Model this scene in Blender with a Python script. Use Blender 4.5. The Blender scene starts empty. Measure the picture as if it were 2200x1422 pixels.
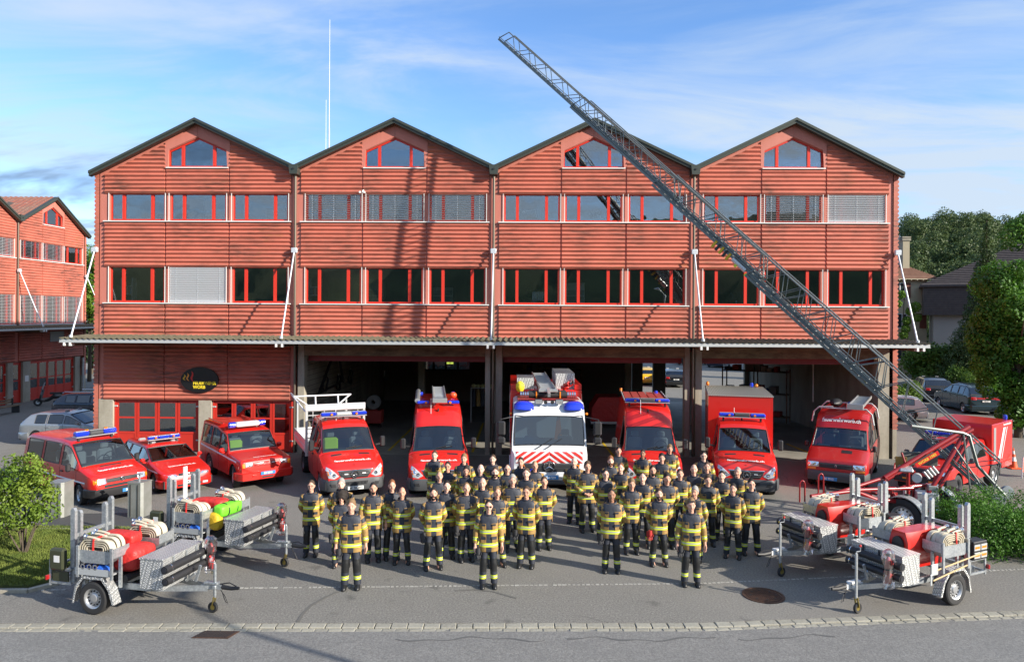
import bpy, bmesh, math, random
import numpy as np
from mathutils import Vector, Matrix
random.seed(7); RNG = np.random.default_rng(7)
R = math.radians; PI = math.pi
SC = bpy.context.scene; COL = SC.collection
# ---------------------------------------------------------------- camera, world, sun, exposure
F, CX, HY, CAMZ = 1550.0, 1100.0, 675.0, 6.0
YAW, ROLL = R(1.2), R(0.33)
CAM = Vector((0, -30.7, CAMZ))
cam_d = bpy.data.cameras.new('camera'); cam = bpy.data.objects.new('camera', cam_d); COL.objects.link(cam)
cam_d.sensor_width = 36; cam_d.sensor_fit = 'HORIZONTAL'; cam_d.lens = 36 * F / 2200
cam_d.shift_y = -(711 - HY) / 2200; cam_d.clip_end = 3000; cam_d.clip_start = 0.3
cam.matrix_world = Matrix.Translation(CAM) @ Matrix.Rotation(YAW, 4, 'Z') @ Matrix.Rotation(R(90), 4, 'X') @ Matrix.Rotation(ROLL, 4, 'Z')
SC.camera = cam
SUN_A, SUN_C = 2.0, 0.94          # light travels (-A, 1, -C)
SUN_EL = math.atan2(SUN_C, math.hypot(SUN_A, 1)); SUN_AZ = math.atan2(SUN_A, -1)   # azimuth clockwise from +Y towards +X
W = bpy.data.worlds.new('World'); SC.world = W; W.use_nodes = True
def world_nodes():
    nt = W.node_tree; N = nt.nodes; L = nt.links; N.clear()
    sky = N.new('ShaderNodeTexSky'); sky.sky_type = 'NISHITA'; sky.sun_disc = False
    sky.sun_elevation = SUN_EL; sky.sun_rotation = SUN_AZ; sky.altitude = 500; sky.air_density = 1.0; sky.dust_density = 0.6; sky.ozone_density = 3.0
    hs = N.new('ShaderNodeHueSaturation'); hs.inputs['Saturation'].default_value = 1.1; hs.inputs['Value'].default_value = 1.1
    tint = N.new('ShaderNodeMix'); tint.data_type = 'RGBA'; tint.blend_type = 'MULTIPLY'; tint.inputs[0].default_value = 1; tint.inputs[7].default_value = (.97, .965, 1.04, 1); L.new(sky.outputs[0], tint.inputs[6]); L.new(tint.outputs[2], hs.inputs['Color'])
    tc = N.new('ShaderNodeTexCoord'); sep = N.new('ShaderNodeSeparateXYZ'); L.new(tc.outputs['Generated'], sep.inputs[0])
    def math_(op, a, b=None, c=None):
        m = N.new('ShaderNodeMath'); m.operation = op
        for i, v in enumerate((a, b, c)):
            if v is None: continue
            if isinstance(v, (int, float)): m.inputs[i].default_value = v
            else: L.new(v, m.inputs[i])
        return m.outputs[0]
    # project the view direction on a cloud sheet far above
    zz = math_('MAXIMUM', math_('ADD', sep.outputs[2], 0.16), 0.04)
    px = math_('DIVIDE', sep.outputs[0], zz); py = math_('DIVIDE', sep.outputs[1], zz)
    cb = N.new('ShaderNodeCombineXYZ'); L.new(px, cb.inputs[0]); L.new(py, cb.inputs[1])
    mp = N.new('ShaderNodeMapping'); mp.inputs['Rotation'].default_value = (0, 0, R(14)); mp.inputs['Scale'].default_value = (0.55, 1.25, 1); mp.inputs['Location'].default_value = (1.7, 0.35, 0)
    L.new(cb.outputs[0], mp.inputs[0])
    def noise(vec, sc, det, rough, dist):
        n = N.new('ShaderNodeTexNoise'); n.inputs['Scale'].default_value = sc; n.inputs['Detail'].default_value = det
        n.inputs['Roughness'].default_value = rough; n.inputs['Distortion'].default_value = dist; L.new(vec, n.inputs['Vector']); return n.outputs[0]
    def ramp(v, a, b, smooth=True):
        m = N.new('ShaderNodeMapRange'); m.interpolation_type = 'SMOOTHSTEP' if smooth else 'LINEAR'
        m.inputs['From Min'].default_value = a; m.inputs['From Max'].default_value = b; L.new(v, m.inputs['Value']); return m.outputs[0]
    big = noise(mp.outputs[0], 0.62, 5, 0.55, 0.5)
    fine = noise(mp.outputs[0], 1.5, 8, 0.60, 0.9)
    cov = ramp(math_('ADD', math_('MULTIPLY', big, 0.62), math_('MULTIPLY', fine, 0.42)), 0.44, 0.62)
    veil = ramp(sep.outputs[0], -0.30, 0.42)                     # thin high veil thickens towards the west
    cov2 = math_('MAXIMUM', math_('MULTIPLY', cov, 0.85), math_('MULTIPLY', math_('ADD', math_('MULTIPLY', cov, 0.5), math_('MULTIPLY', math_('MULTIPLY', veil, ramp(fine, .30, .62)), 0.72)), 0.95))
    haze = ramp(sep.outputs[2], 0.28, 0.0)
    cov3 = math_('MINIMUM', math_('ADD', cov2, math_('MULTIPLY', haze, 0.12)), 0.93)
    mix = N.new('ShaderNodeMix'); mix.data_type = 'RGBA'; L.new(cov3, mix.inputs[0]); L.new(hs.outputs[0], mix.inputs[6])
    mix.inputs[7].default_value = (2.75, 3.25, 3.85, 1)
    # a low bank of grey cloud near the horizon
    grey = math_('MULTIPLY', ramp(noise(mp.outputs[0], 0.9, 6, 0.6, 0.3), 0.50, 0.62), math_('MULTIPLY', ramp(sep.outputs[2], 0.26, 0.14), ramp(sep.outputs[0], 0.1, -0.45)))
    mix2 = N.new('ShaderNodeMix'); mix2.data_type = 'RGBA'; L.new(math_('MULTIPLY', grey, 0.85), mix2.inputs[0]); L.new(mix.outputs[2], mix2.inputs[6])
    mix2.inputs[7].default_value = (.75, 1.1, 1.7, 1)
    bg = N.new('ShaderNodeBackground'); bg.inputs['Strength'].default_value = 0.125; L.new(mix2.outputs[2], bg.inputs[0])
    out = N.new('ShaderNodeOutputWorld'); L.new(bg.outputs[0], out.inputs[0])
world_nodes()
sd = bpy.data.lights.new('sun', 'SUN'); sd.energy = 4.6; sd.angle = R(0.55); sd.color = (1.0, 0.92, 0.80)
sun = bpy.data.objects.new('sun', sd); COL.objects.link(sun); sun.location = (60, -30, 40)
sun.rotation_euler = Vector((-SUN_A, 1, -SUN_C)).to_track_quat('-Z', 'Y').to_euler()
SC.view_settings.view_transform = 'Standard'; SC.view_settings.look = 'None'; SC.view_settings.exposure = 0.95; SC.view_settings.gamma = 1.0; SC.view_settings.use_curve_mapping = False
SC.cycles.max_bounces = 8; SC.cycles.transparent_max_bounces = 12; SC.cycles.caustics_reflective = False; SC.cycles.caustics_refractive = False
# ---------------------------------------------------------------- picture points measured on the photograph -> places in the world
RV = Vector((math.cos(YAW), math.sin(YAW), 0)); FV = Vector((-math.sin(YAW), math.cos(YAW), 0))
def ray(u, v):
    x, y = (u - CX) / F, (HY - v) / F; c, s = math.cos(ROLL), math.sin(ROLL)
    return FV + RV * (x * c - y * s) + Vector((0, 0, 1)) * (y * c + x * s)
def gp(u, v, z=0.0):
    d = ray(u, v); return CAM + d * ((z - CAMZ) / d.z)
def gy(u, v, y=0.0):
    d = ray(u, v); return CAM + d * ((y - CAM.y) / d.y)
def gd(u, v, dep):
    return CAM + ray(u, v) * dep
# ---------------------------------------------------------------- materials
MATS = {}
def M(name, col=(.5, .5, .5), rough=.5, metal=0., var=None, bump=None, coat=0., emis=None, alpha=None, objcol=False, spec=None):
    """var=(scale, amount, colour2[, detail]); bump=(scale, distance, strength)"""
    if name in MATS: return MATS[name]
    m = bpy.data.materials.new(name); m.use_nodes = True; nt = m.node_tree; N = nt.nodes; L = nt.links
    b = N['Principled BSDF']; b.inputs['Base Color'].default_value = (*col, 1); b.inputs['Roughness'].default_value = rough; b.inputs['Metallic'].default_value = metal
    if spec is not None: b.inputs['Specular IOR Level'].default_value = spec
    if coat: b.inputs['Coat Weight'].default_value = coat; b.inputs['Coat Roughness'].default_value = 0.06
    if emis: b.inputs['Emission Color'].default_value = (*emis[0], 1); b.inputs['Emission Strength'].default_value = emis[1]
    base = None
    if objcol:
        oi = N.new('ShaderNodeObjectInfo'); base = oi.outputs['Color']; L.new(base, b.inputs['Base Color'])
    tc = N.new('ShaderNodeTexCoord')
    if var:
        n = N.new('ShaderNodeTexNoise'); n.inputs['Scale'].default_value = var[0]; n.inputs['Detail'].default_value = var[3] if len(var) > 3 else 5
        L.new(tc.outputs['Object'], n.inputs['Vector'])
        r = N.new('ShaderNodeMapRange'); r.inputs['From Min'].default_value = .35; r.inputs['From Max'].default_value = .7; r.inputs['To Max'].default_value = var[1]; L.new(n.outputs[0], r.inputs['Value'])
        mx = N.new('ShaderNodeMix'); mx.data_type = 'RGBA'; L.new(r.outputs[0], mx.inputs[0]); mx.inputs[6].default_value = (*col, 1); mx.inputs[7].default_value = (*var[2], 1)
        if base: L.new(base, mx.inputs[6])
        L.new(mx.outputs[2], b.inputs['Base Color'])
    if bump:
        n = N.new('ShaderNodeTexNoise'); n.inputs['Scale'].default_value = bump[0]; n.inputs['Detail'].default_value = 4; L.new(tc.outputs['Object'], n.inputs['Vector'])
        bp = N.new('ShaderNodeBump'); bp.inputs['Distance'].default_value = bump[1]; bp.inputs['Strength'].default_value = bump[2] if len(bump) > 2 else 1; L.new(n.outputs[0], bp.inputs['Height']); L.new(bp.outputs[0], b.inputs['Normal'])
    MATS[name] = m; return m
def glass_mat(name, tint=(.75, .8, .82), refl=.10, rough=.0, wobble=0):
    if name in MATS: return MATS[name]
    m = bpy.data.materials.new(name); m.use_nodes = True; nt = m.node_tree; N = nt.nodes; L = nt.links; N.clear()
    out = N.new('ShaderNodeOutputMaterial'); tr = N.new('ShaderNodeBsdfTransparent'); tr.inputs[0].default_value = (*tint, 1)
    gl = N.new('ShaderNodeBsdfGlossy'); gl.inputs['Roughness'].default_value = rough; gl.inputs[0].default_value = (1, 1, 1, 1)
    lw = N.new('ShaderNodeFresnel'); lw.inputs[0].default_value = 1.5
    a = N.new('ShaderNodeMath'); a.operation = 'ADD'; a.use_clamp = True; L.new(lw.outputs[0], a.inputs[0]); a.inputs[1].default_value = refl
    mx = N.new('ShaderNodeMixShader'); L.new(a.outputs[0], mx.inputs[0]); L.new(tr.outputs[0], mx.inputs[1]); L.new(gl.outputs[0], mx.inputs[2]); L.new(mx.outputs[0], out.inputs[0])
    if wobble:
        g = N.new('ShaderNodeNewGeometry'); n = N.new('ShaderNodeTexNoise'); n.inputs['Scale'].default_value = 1.6; n.inputs['Detail'].default_value = 1; L.new(g.outputs['Position'], n.inputs['Vector'])
        bp = N.new('ShaderNodeBump'); bp.inputs['Distance'].default_value = wobble; L.new(n.outputs[0], bp.inputs['Height']); L.new(bp.outputs[0], gl.inputs['Normal'])
    MATS[name] = m; return m
# ---------------------------------------------------------------- mesh builder
class MB:
    def __init__(s): s.v = []; s.f = []; s.m = []
    def add(s, vs, fs, mi=0):
        o = len(s.v); s.v += [tuple(p) for p in vs]; s.f += [tuple(i + o for i in f) for f in fs]; s.m += [mi] * len(fs) if isinstance(mi, int) else list(mi); return s
    def box(s, x0, y0, z0, x1, y1, z1, mi=0):
        vs = [(x0, y0, z0), (x1, y0, z0), (x1, y1, z0), (x0, y1, z0), (x0, y0, z1), (x1, y0, z1), (x1, y1, z1), (x0, y1, z1)]
        return s.add(vs, [(0, 3, 2, 1), (4, 5, 6, 7), (0, 1, 5, 4), (1, 2, 6, 5), (2, 3, 7, 6), (3, 0, 4, 7)], mi)
    def cb(s, c, d, mi=0, ch=0.0, rot=None):
        """box by centre and size, optional chamfer and rotation matrix"""
        x, y, z = d[0] / 2, d[1] / 2, d[2] / 2; o = []
        if ch <= 0:
            o = [(-x, -y, -z), (x, -y, -z), (x, y, -z), (-x, y, -z), (-x, -y, z), (x, -y, z), (x, y, z), (-x, y, z)]; fs = [(0, 3, 2, 1), (4, 5, 6, 7), (0, 1, 5, 4), (1, 2, 6, 5), (2, 3, 7, 6), (3, 0, 4, 7)]
        else:
            ch = min(ch, x * .95, y * .95, z * .95)
            idx = {}
            for sx in (-1, 1):
                for sy in (-1, 1):
                    for sz in (-1, 1):
                        for k in range(3):
                            p = [sx * (x - ch), sy * (y - ch), sz * (z - ch)]; p[k] = (sx * x, sy * y, sz * z)[k]; idx[sx, sy, sz, k] = len(o); o.append(tuple(p))
            fs = []
            for k in range(3):
                a, b = [(1, 2), (2, 0), (0, 1)][k]
                for sg in (-1, 1):
                    q = []
                    for ta, tb in ((-1, -1), (1, -1), (1, 1), (-1, 1)):
                        t = [0, 0, 0]; t[k] = sg; t[a] = ta; t[b] = tb; q.append(idx[t[0], t[1], t[2], k])
                    fs.append(tuple(q) if sg > 0 else tuple(q[::-1]))
                # edges along axis k
                for sa in (-1, 1):
                    for sb in (-1, 1):
                        q = []
                        for sg, kk in ((-1, a), (1, a), (1, b), (-1, b)):
                            t = [0, 0, 0]; t[k] = sg; t[a] = sa; t[b] = sb; q.append(idx[t[0], t[1], t[2], kk])
                        fs.append(tuple(q) if sa * sb < 0 else tuple(q[::-1]))
            for sx in (-1, 1):
                for sy in (-1, 1):
                    for sz in (-1, 1):
                        q = (idx[sx, sy, sz, 0], idx[sx, sy, sz, 1], idx[sx, sy, sz, 2]); fs.append(q if sx * sy * sz > 0 else q[::-1])
        if rot is not None: o = [rot @ Vector(p) for p in o]
        return s.add([(p[0] + c[0], p[1] + c[1], p[2] + c[2]) for p in o], fs, mi)
    def bar(s, a, b, w, h=None, mi=0, up=(0, 0, 1)):
        """rectangular bar from a to b: w sideways, h along up"""
        h = h or w; a = Vector(a); b = Vector(b); d = (b - a); n = d.normalized(); u = Vector(up)
        if abs(n.dot(u)) > .98: u = Vector((0, 1, 0))
        sd_ = n.cross(u).normalized() * (w / 2); uu = sd_.cross(n).normalized() * (h / 2)
        vs = [a - sd_ - uu, a + sd_ - uu, a + sd_ + uu, a - sd_ + uu, b - sd_ - uu, b + sd_ - uu, b + sd_ + uu, b - sd_ + uu]
        return s.add(vs, [(0, 3, 2, 1), (4, 5, 6, 7), (0, 1, 5, 4), (1, 2, 6, 5), (2, 3, 7, 6), (3, 0, 4, 7)], mi)
    def tube(s, pts, r, n=8, mi=0, cap=True, closed=False, ry=None):
        """round tube through points; r number or list"""
        P = [Vector(p) for p in pts]; k = len(P); rs = r if isinstance(r, (list, tuple)) else [r] * k
        ref = None; rings = []
        for i, p in enumerate(P):
            if closed: t = (P[(i + 1) % k] - P[i - 1])
            else: t = P[min(i + 1, k - 1)] - P[max(i - 1, 0)]
            t = t.normalized() if t.length > 1e-9 else Vector((0, 0, 1))
            if ref is None: ref = Vector((0, 0, 1)) if abs(t.z) < .9 else Vector((0, 1, 0))
            sdv = t.cross(ref)
            if sdv.length < 1e-4: sdv = t.cross(Vector((1, .3, 0)))
            sdv.normalize(); up = sdv.cross(t).normalized(); ref = up
            rings.append([p + sdv * (rs[i] * math.cos(2 * PI * j / n)) + up * ((ry or 1) * rs[i] * math.sin(2 * PI * j / n)) for j in range(n)])
        return s.loft(rings, mi, cap=cap and not closed, loop=closed)
    def loft(s, rings, mi=0, cap=True, loop=False, closed=True):
        n = len(rings[0]); o = len(s.v); k = len(rings)
        for r_ in rings: s.v += [tuple(p) for p in r_]
        for i in range(k if loop else k - 1):
            a, b = o + i * n, o + ((i + 1) % k) * n; mm = mi[i] if isinstance(mi, (list, tuple)) else mi
            for j in range(n if closed else n - 1):
                q = (j + 1) % n; s.f.append((a + j, a + q, b + q, b + j)); s.m.append(mm)
        if cap and not loop:
            m0 = mi[0] if isinstance(mi, (list, tuple)) else mi; m1 = mi[-1] if isinstance(mi, (list, tuple)) else mi
            s.f.append(tuple(o + j for j in range(n))[::-1]); s.m.append(m0)
            s.f.append(tuple(o + (k - 1) * n + j for j in range(n))); s.m.append(m1)
        return s
    def cyl(s, c, r, h, axis='z', n=16, mi=0, r2=None):
        r2 = r if r2 is None else r2; rings = []
        for t, rr in ((-h / 2, r), (h / 2, r2)):
            ring = []
            for j in range(n):
                a = 2 * PI * j / n; p = (rr * math.cos(a), rr * math.sin(a), t)
                if axis == 'x': p = (p[2], p[0], p[1])
                elif axis == 'y': p = (p[1], p[2], p[0])
                ring.append((p[0] + c[0], p[1] + c[1], p[2] + c[2]))
            rings.append(ring)
        return s.loft(rings, mi)
    def lathe(s, prof, c=(0, 0, 0), axis='z', n=20, mi=0, a0=0, a1=2 * PI):
        """prof: (radius, height) list"""
        full = abs(a1 - a0 - 2 * PI) < 1e-6; rings = []
        for rr, t in prof:
            ring = []
            for j in range(n if full else n + 1):
                a = a0 + (a1 - a0) * j / n; p = (rr * math.cos(a), rr * math.sin(a), t)
                if axis == 'x': p = (p[2], p[0], p[1])
                elif axis == 'y': p = (p[1], p[2], p[0])
                ring.append((p[0] + c[0], p[1] + c[1], p[2] + c[2]))
            rings.append(ring)
        return s.loft(rings, mi, cap=False, closed=full)
    def ball(s, c, r, n=10, m=6, mi=0, sq=None):
        r = r if isinstance(r, (tuple, list)) else (r, r, r); o = len(s.v)
        rings = []
        for i in range(m + 1):
            th = PI * i / m; th = min(max(th, .02), PI - .02)
            rings.append([(c[0] + r[0] * math.sin(th) * math.cos(2 * PI * j / n), c[1] + r[1] * math.sin(th) * math.sin(2 * PI * j / n), c[2] - r[2] * math.cos(th)) for j in range(n)])
        return s.loft(rings, mi)
    def prism(s, poly, d0, d1, axis='y', mi=0):
        """poly of 2-D points extruded d0..d1 along an axis; ('x': (y,z)) ('y': (x,z)) ('z': (x,y))"""
        def P(p, d): return {'x': (d, p[0], p[1]), 'y': (p[0], d, p[1]), 'z': (p[0], p[1], d)}[axis]
        n = len(poly); o = [P(p, d0) for p in poly] + [P(p, d1) for p in poly]
        ar = sum(poly[i][0] * poly[(i + 1) % n][1] - poly[(i + 1) % n][0] * poly[i][1] for i in range(n))
        fs = [tuple(range(n)), tuple(range(2 * n - 1, n - 1, -1))] + [(i, i + n, (i + 1) % n + n, (i + 1) % n) for i in range(n)]
        return s.add(o, fs, mi)
    def quad(s, a, b, c, d, mi=0): return s.add([a, b, c, d], [(0, 1, 2, 3)], mi)
    def data(s, name, mats=(), smooth=None):
        me = bpy.data.meshes.new(name); me.from_pydata(s.v, [], s.f)
        mats = mats if isinstance(mats, (list, tuple)) else [mats]
        for m in mats: me.materials.append(m)
        if len(mats) > 1: me.polygons.foreach_set('material_index', s.m)
        bm = bmesh.new(); bm.from_mesh(me); bmesh.ops.recalc_face_normals(bm, faces=bm.faces); bm.to_mesh(me); bm.free()
        if smooth:
            me.shade_smooth(); me.set_sharp_from_angle(angle=R(smooth))
        me.update(); return me
    def build(s, name, mats, parent=None, smooth=None, loc=None, rot=None):
        return obj(name, s.data(name, mats, smooth), parent, loc, rot)
def obj(name, me, parent=None, loc=None, rot=None):
    o = bpy.data.objects.new(name, me); COL.objects.link(o)
    if parent is not None: o.parent = parent
    if loc is not None: o.location = loc
    if rot is not None: o.rotation_euler = rot if isinstance(rot, (tuple, list)) else (0, 0, rot)
    return o
def tag(o, label=None, cat=None, group=None, kind=None):
    if label: o['label'] = label
    if cat: o['category'] = cat
    if group: o['group'] = group
    if kind: o['kind'] = kind
    return o
def thing(name, label, cat, loc=(0, 0, 0), rz=0, group=None, scale=None):
    o = bpy.data.objects.new(name, None); COL.objects.link(o); o.location = loc; o.rotation_euler = (0, 0, rz); o.empty_display_size = .2
    if scale: o.scale = (scale,) * 3
    return tag(o, label, cat, group)
def copy_tree(o, loc=None, rz=None, label=None, parent=None):
    c = o.copy(); COL.objects.link(c); c.parent = parent
    if loc is not None: c.location = loc
    if rz is not None: c.rotation_euler = (0, 0, rz)
    if label: c['label'] = label
    for ch in o.children: copy_tree(ch, parent=c)
    return c
def text_mesh(body, size, depth=0.0, align='CENTER', res=2):
    cu = bpy.data.curves.new('text', 'FONT'); cu.body = body; cu.size = size; cu.extrude = depth; cu.align_x = align; cu.align_y = 'CENTER'; cu.resolution_u = res; cu.offset = size * 0.035
    o = bpy.data.objects.new('text_tmp', cu); COL.objects.link(o); bpy.context.view_layer.update()
    dg = bpy.context.evaluated_depsgraph_get(); me = bpy.data.meshes.new_from_object(o.evaluated_get(dg)); bpy.data.objects.remove(o); bpy.data.curves.remove(cu)
    return me
def lerp(a, b, t): return a + (b - a) * t
def tab(t, pts):
    """piecewise linear table"""
    if t <= pts[0][0]: return pts[0][1]
    for (a, va), (b, vb) in zip(pts, pts[1:]):
        if t <= b: return va + (vb - va) * (t - a) / (b - a) if b > a else vb
    return pts[-1][1]
# ---------------------------------------------------------------- special materials
def node_mat(name, fn):
    if name in MATS: return MATS[name]
    m = bpy.data.materials.new(name); m.use_nodes = True; nt = m.node_tree; N = nt.nodes; L = nt.links; b = N['Principled BSDF']
    def noise(vec, sc, det=4, rough=.55, mp=None):
        if mp:
            q = N.new('ShaderNodeMapping'); q.inputs['Scale'].default_value = mp; L.new(vec, q.inputs[0]); vec = q.outputs[0]
        n = N.new('ShaderNodeTexNoise'); n.inputs['Scale'].default_value = sc; n.inputs['Detail'].default_value = det; n.inputs['Roughness'].default_value = rough; L.new(vec, n.inputs['Vector']); return n.outputs[0]
    def rng(v, a, b_, c=0., d=1.):
        r = N.new('ShaderNodeMapRange'); r.inputs['From Min'].default_value = a; r.inputs['From Max'].default_value = b_; r.inputs['To Min'].default_value = c; r.inputs['To Max'].default_value = d; L.new(v, r.inputs['Value']); return r.outputs[0]
    def mix(f, a, c):
        x = N.new('ShaderNodeMix'); x.data_type = 'RGBA'
        if isinstance(f, (int, float)): x.inputs[0].default_value = f
        else: L.new(f, x.inputs[0])
        for i, v in ((6, a), (7, c)):
            if isinstance(v, tuple): x.inputs[i].default_value = (*v, 1)
            else: L.new(v, x.inputs[i])
        return x.outputs[2]
    def mul(a, c, op='MULTIPLY'):
        x = N.new('ShaderNodeMath'); x.operation = op
        for i, v in ((0, a), (1, c)):
            if isinstance(v, (int, float)): x.inputs[i].default_value = v
            else: L.new(v, x.inputs[i])
        return x.outputs[0]
    def bump(h, dist, strength=1.):
        x = N.new('ShaderNodeBump'); x.inputs['Distance'].default_value = dist; x.inputs['Strength'].default_value = strength; L.new(h, x.inputs['Height']); L.new(x.outputs[0], b.inputs['Normal'])
    g = N.new('ShaderNodeNewGeometry').outputs['Position']; tc = N.new('ShaderNodeTexCoord').outputs['Object']
    fn(N, L, b, g, tc, noise, rng, mix, mul, bump); MATS[name] = m; return m
def _panel(N, L, b, g, tc, noise, rng, mix, mul, bump):
    big = rng(noise(g, .55, 4), .40, .62); st = rng(noise(g, 1, 5, .7, (1.4, 1.4, 11)), .40, .62); sp = rng(noise(g, 5, 5, .7), .45, .75)
    c = mix(rng(noise(g, .9, 3, .5, (1, 1, 5)), .3, .7, 0, .55), (.53, .152, .102), (.44, .115, .075))
    c = mix(mul(mul(big, st), .88), c, (.12, .06, .045)); c = mix(mul(sp, .20), c, (.27, .10, .07))
    moss = mul(rng(noise(g, .33, 3), .58, .68), rng(noise(g, 1.3, 5, .7, (1, 1, 6)), .52, .64)); c = mix(mul(moss, .6), c, (.22, .13, .03))
    L.new(c, b.inputs['Base Color']); b.inputs['Roughness'].default_value = .62; bump(noise(g, 40, 3), .004)
def _flat(N, L, b, g, tc, noise, rng, mix, mul, bump):
    c = mix(rng(noise(g, 1, 5, .6, (3, 3, .6)), .35, .75, 0, .6), (.53, .18, .135), (.43, .13, .095))
    L.new(c, b.inputs['Base Color']); b.inputs['Roughness'].default_value = .6
def _asphalt(N, L, b, g, tc, noise, rng, mix, mul, bump):
    fine = noise(g, 26, 3, .85); mid = noise(g, 2.2, 6, .6); big = noise(g, .16, 3)
    c = mix(rng(fine, .38, .64), (.105, .10, .09), (.27, .257, .228)); c = mix(rng(mid, .4, .75, 0, .40), c, (.14, .133, .118)); c = mix(rng(big, .45, .65, 0, .40), c, (.225, .213, .19))
    v = N.new('ShaderNodeTexVoronoi'); v.feature = 'DISTANCE_TO_EDGE'; v.inputs['Scale'].default_value = .16; L.new(g, v.inputs['Vector'])
    w = N.new('ShaderNodeTexNoise'); w.inputs['Scale'].default_value = 1.1; w.inputs['Detail'].default_value = 5; L.new(g, w.inputs['Vector'])
    vm = N.new('ShaderNodeVectorMath'); vm.operation = 'ADD'; L.new(g, vm.inputs[0]); L.new(w.outputs['Color'], vm.inputs[1]); L.new(vm.outputs[0], v.inputs['Vector'])
    c = mix(mul(rng(v.outputs['Distance'], .0015, .004, .45, 0), rng(noise(g, .11, 2), .52, .56)), c, (.05, .05, .046)); sp = rng(noise(g, 1.7, 2, .4), .66, .74, 0, .5); c = mix(sp, c, (.07, .068, .062))
    L.new(c, b.inputs['Base Color']); b.inputs['Roughness'].default_value = .85; bump(fine, .006)
def _road(N, L, b, g, tc, noise, rng, mix, mul, bump):
    fine = noise(g, 24, 3, .9); mid = noise(g, 1.2, 6, .6, (1, 2.5, 1))
    c = mix(rng(fine, .36, .66), (.125, .122, .116), (.26, .255, .24)); c = mix(rng(mid, .4, .7, 0, .45), c, (.14, .138, .134))
    L.new(c, b.inputs['Base Color']); b.inputs['Roughness'].default_value = .8; bump(fine, .008)
def _conc(N, L, b, g, tc, noise, rng, mix, mul, bump):
    c = mix(rng(noise(g, 1.2, 6, .65, (1, 1, .35)), .35, .7), (.40, .37, .30), (.25, .225, .175)); c = mix(rng(noise(g, 9, 5), .5, .8, 0, .4), c, (.17, .15, .12))
    L.new(c, b.inputs['Base Color']); b.inputs['Roughness'].default_value = .85; bump(noise(g, 30, 4), .004)
def _beam(N, L, b, g, tc, noise, rng, mix, mul, bump):
    c = mix(rng(noise(g, 1, 6, .7, (1.2, 1.2, 4)), .38, .66), (.26, .19, .12), (.10, .07, .045))
    L.new(c, b.inputs['Base Color']); b.inputs['Roughness'].default_value = .85
def _galv(N, L, b, g, tc, noise, rng, mix, mul, bump):
    v = N.new('ShaderNodeTexVoronoi'); v.inputs['Scale'].default_value = 22; L.new(tc, v.inputs['Vector'])
    c = mix(rng(v.outputs['Distance'], 0, .8), (.52, .55, .57), (.34, .37, .39)); c = mix(rng(noise(tc, 3, 4), .45, .8, 0, .5), c, (.62, .63, .63))
    L.new(c, b.inputs['Base Color']); b.inputs['Metallic'].default_value = .65; b.inputs['Roughness'].default_value = .42
def _checker(N, L, b, g, tc, noise, rng, mix, mul, bump):
    # five-bar tread plate: small raised lozenges, alternating directions
    hs = []
    for s_ in (1, -1):
        q = N.new('ShaderNodeMapping'); q.inputs['Rotation'].default_value = (R(45), R(45), R(45 * s_)); L.new(tc, q.inputs[0])
        w = N.new('ShaderNodeTexWave'); w.wave_type = 'BANDS'; w.bands_direction = 'X'; w.inputs['Scale'].default_value = 10; L.new(q.outputs[0], w.inputs[0])
        w2 = N.new('ShaderNodeTexWave'); w2.wave_type = 'BANDS'; w2.bands_direction = 'Y'; w2.inputs['Scale'].default_value = 6.5; L.new(q.outputs[0], w2.inputs[0])
        hs.append(mul(rng(w.outputs[1], .55, .8), rng(w2.outputs[1], .45, .7)))
    h = mul(hs[0], hs[1], 'MAXIMUM')
    c = mix(h, (.40, .41, .41), (.92, .92, .90)); L.new(c, b.inputs['Base Color']); b.inputs['Metallic'].default_value = .6; L.new(rng(h, 0, 1, .42, .28), b.inputs['Roughness']); bump(h, .006, 1)
def _canopy(N, L, b, g, tc, noise, rng, mix, mul, bump):
    c = mix(rng(noise(g, 3, 5, .7), .4, .65), (.13, .115, .075), (.07, .065, .04)); L.new(c, b.inputs['Base Color']); b.inputs['Roughness'].default_value = .95; bump(noise(g, 20, 4), .03)
def _tiles(N, L, b, g, tc, noise, rng, mix, mul, bump):
    c = mix(rng(noise(g, .8, 5, .7), .4, .65), (.26, .09, .065), (.20, .12, .09)); c = mix(rng(noise(g, 6, 3), .55, .7, 0, .5), c, (.35, .3, .25)); L.new(c, b.inputs['Base Color']); b.inputs['Roughness'].default_value = .9
def _floor(N, L, b, g, tc, noise, rng, mix, mul, bump):
    c = mix(rng(noise(g, .9, 6), .35, .7), (.30, .285, .25), (.20, .19, .165)); L.new(c, b.inputs['Base Color']); b.inputs['Roughness'].default_value = .6
def _stone(N, L, b, g, tc, noise, rng, mix, mul, bump):
    oi = N.new('ShaderNodeObjectInfo'); c = mix(rng(oi.outputs['Random'], 0, 1), (.31, .295, .24), (.23, .218, .18)); c = mix(rng(noise(g, 14, 5), .4, .7, 0, .6), c, (.34, .33, .285))
    L.new(c, b.inputs['Base Color']); b.inputs['Roughness'].default_value = .85; bump(noise(g, 25, 4), .01)
def _grass(N, L, b, g, tc, noise, rng, mix, mul, bump):
    c = mix(rng(noise(g, 1.2, 5), .35, .7), (.085, .13, .018), (.16, .19, .03)); L.new(c, b.inputs['Base Color']); b.inputs['Roughness'].default_value = .8
PANEL = node_mat('corrugated_red', _panel); FLAT = node_mat('flat_red_board', _flat); ASPH = node_mat('yard_asphalt', _asphalt); ROADM = node_mat('road_asphalt', _road)
CONC = node_mat('concrete', _conc); BEAMM = node_mat('stained_timber', _beam); GALV = node_mat('galvanised', _galv); CHECK = node_mat('tread_plate', _checker)
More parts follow.
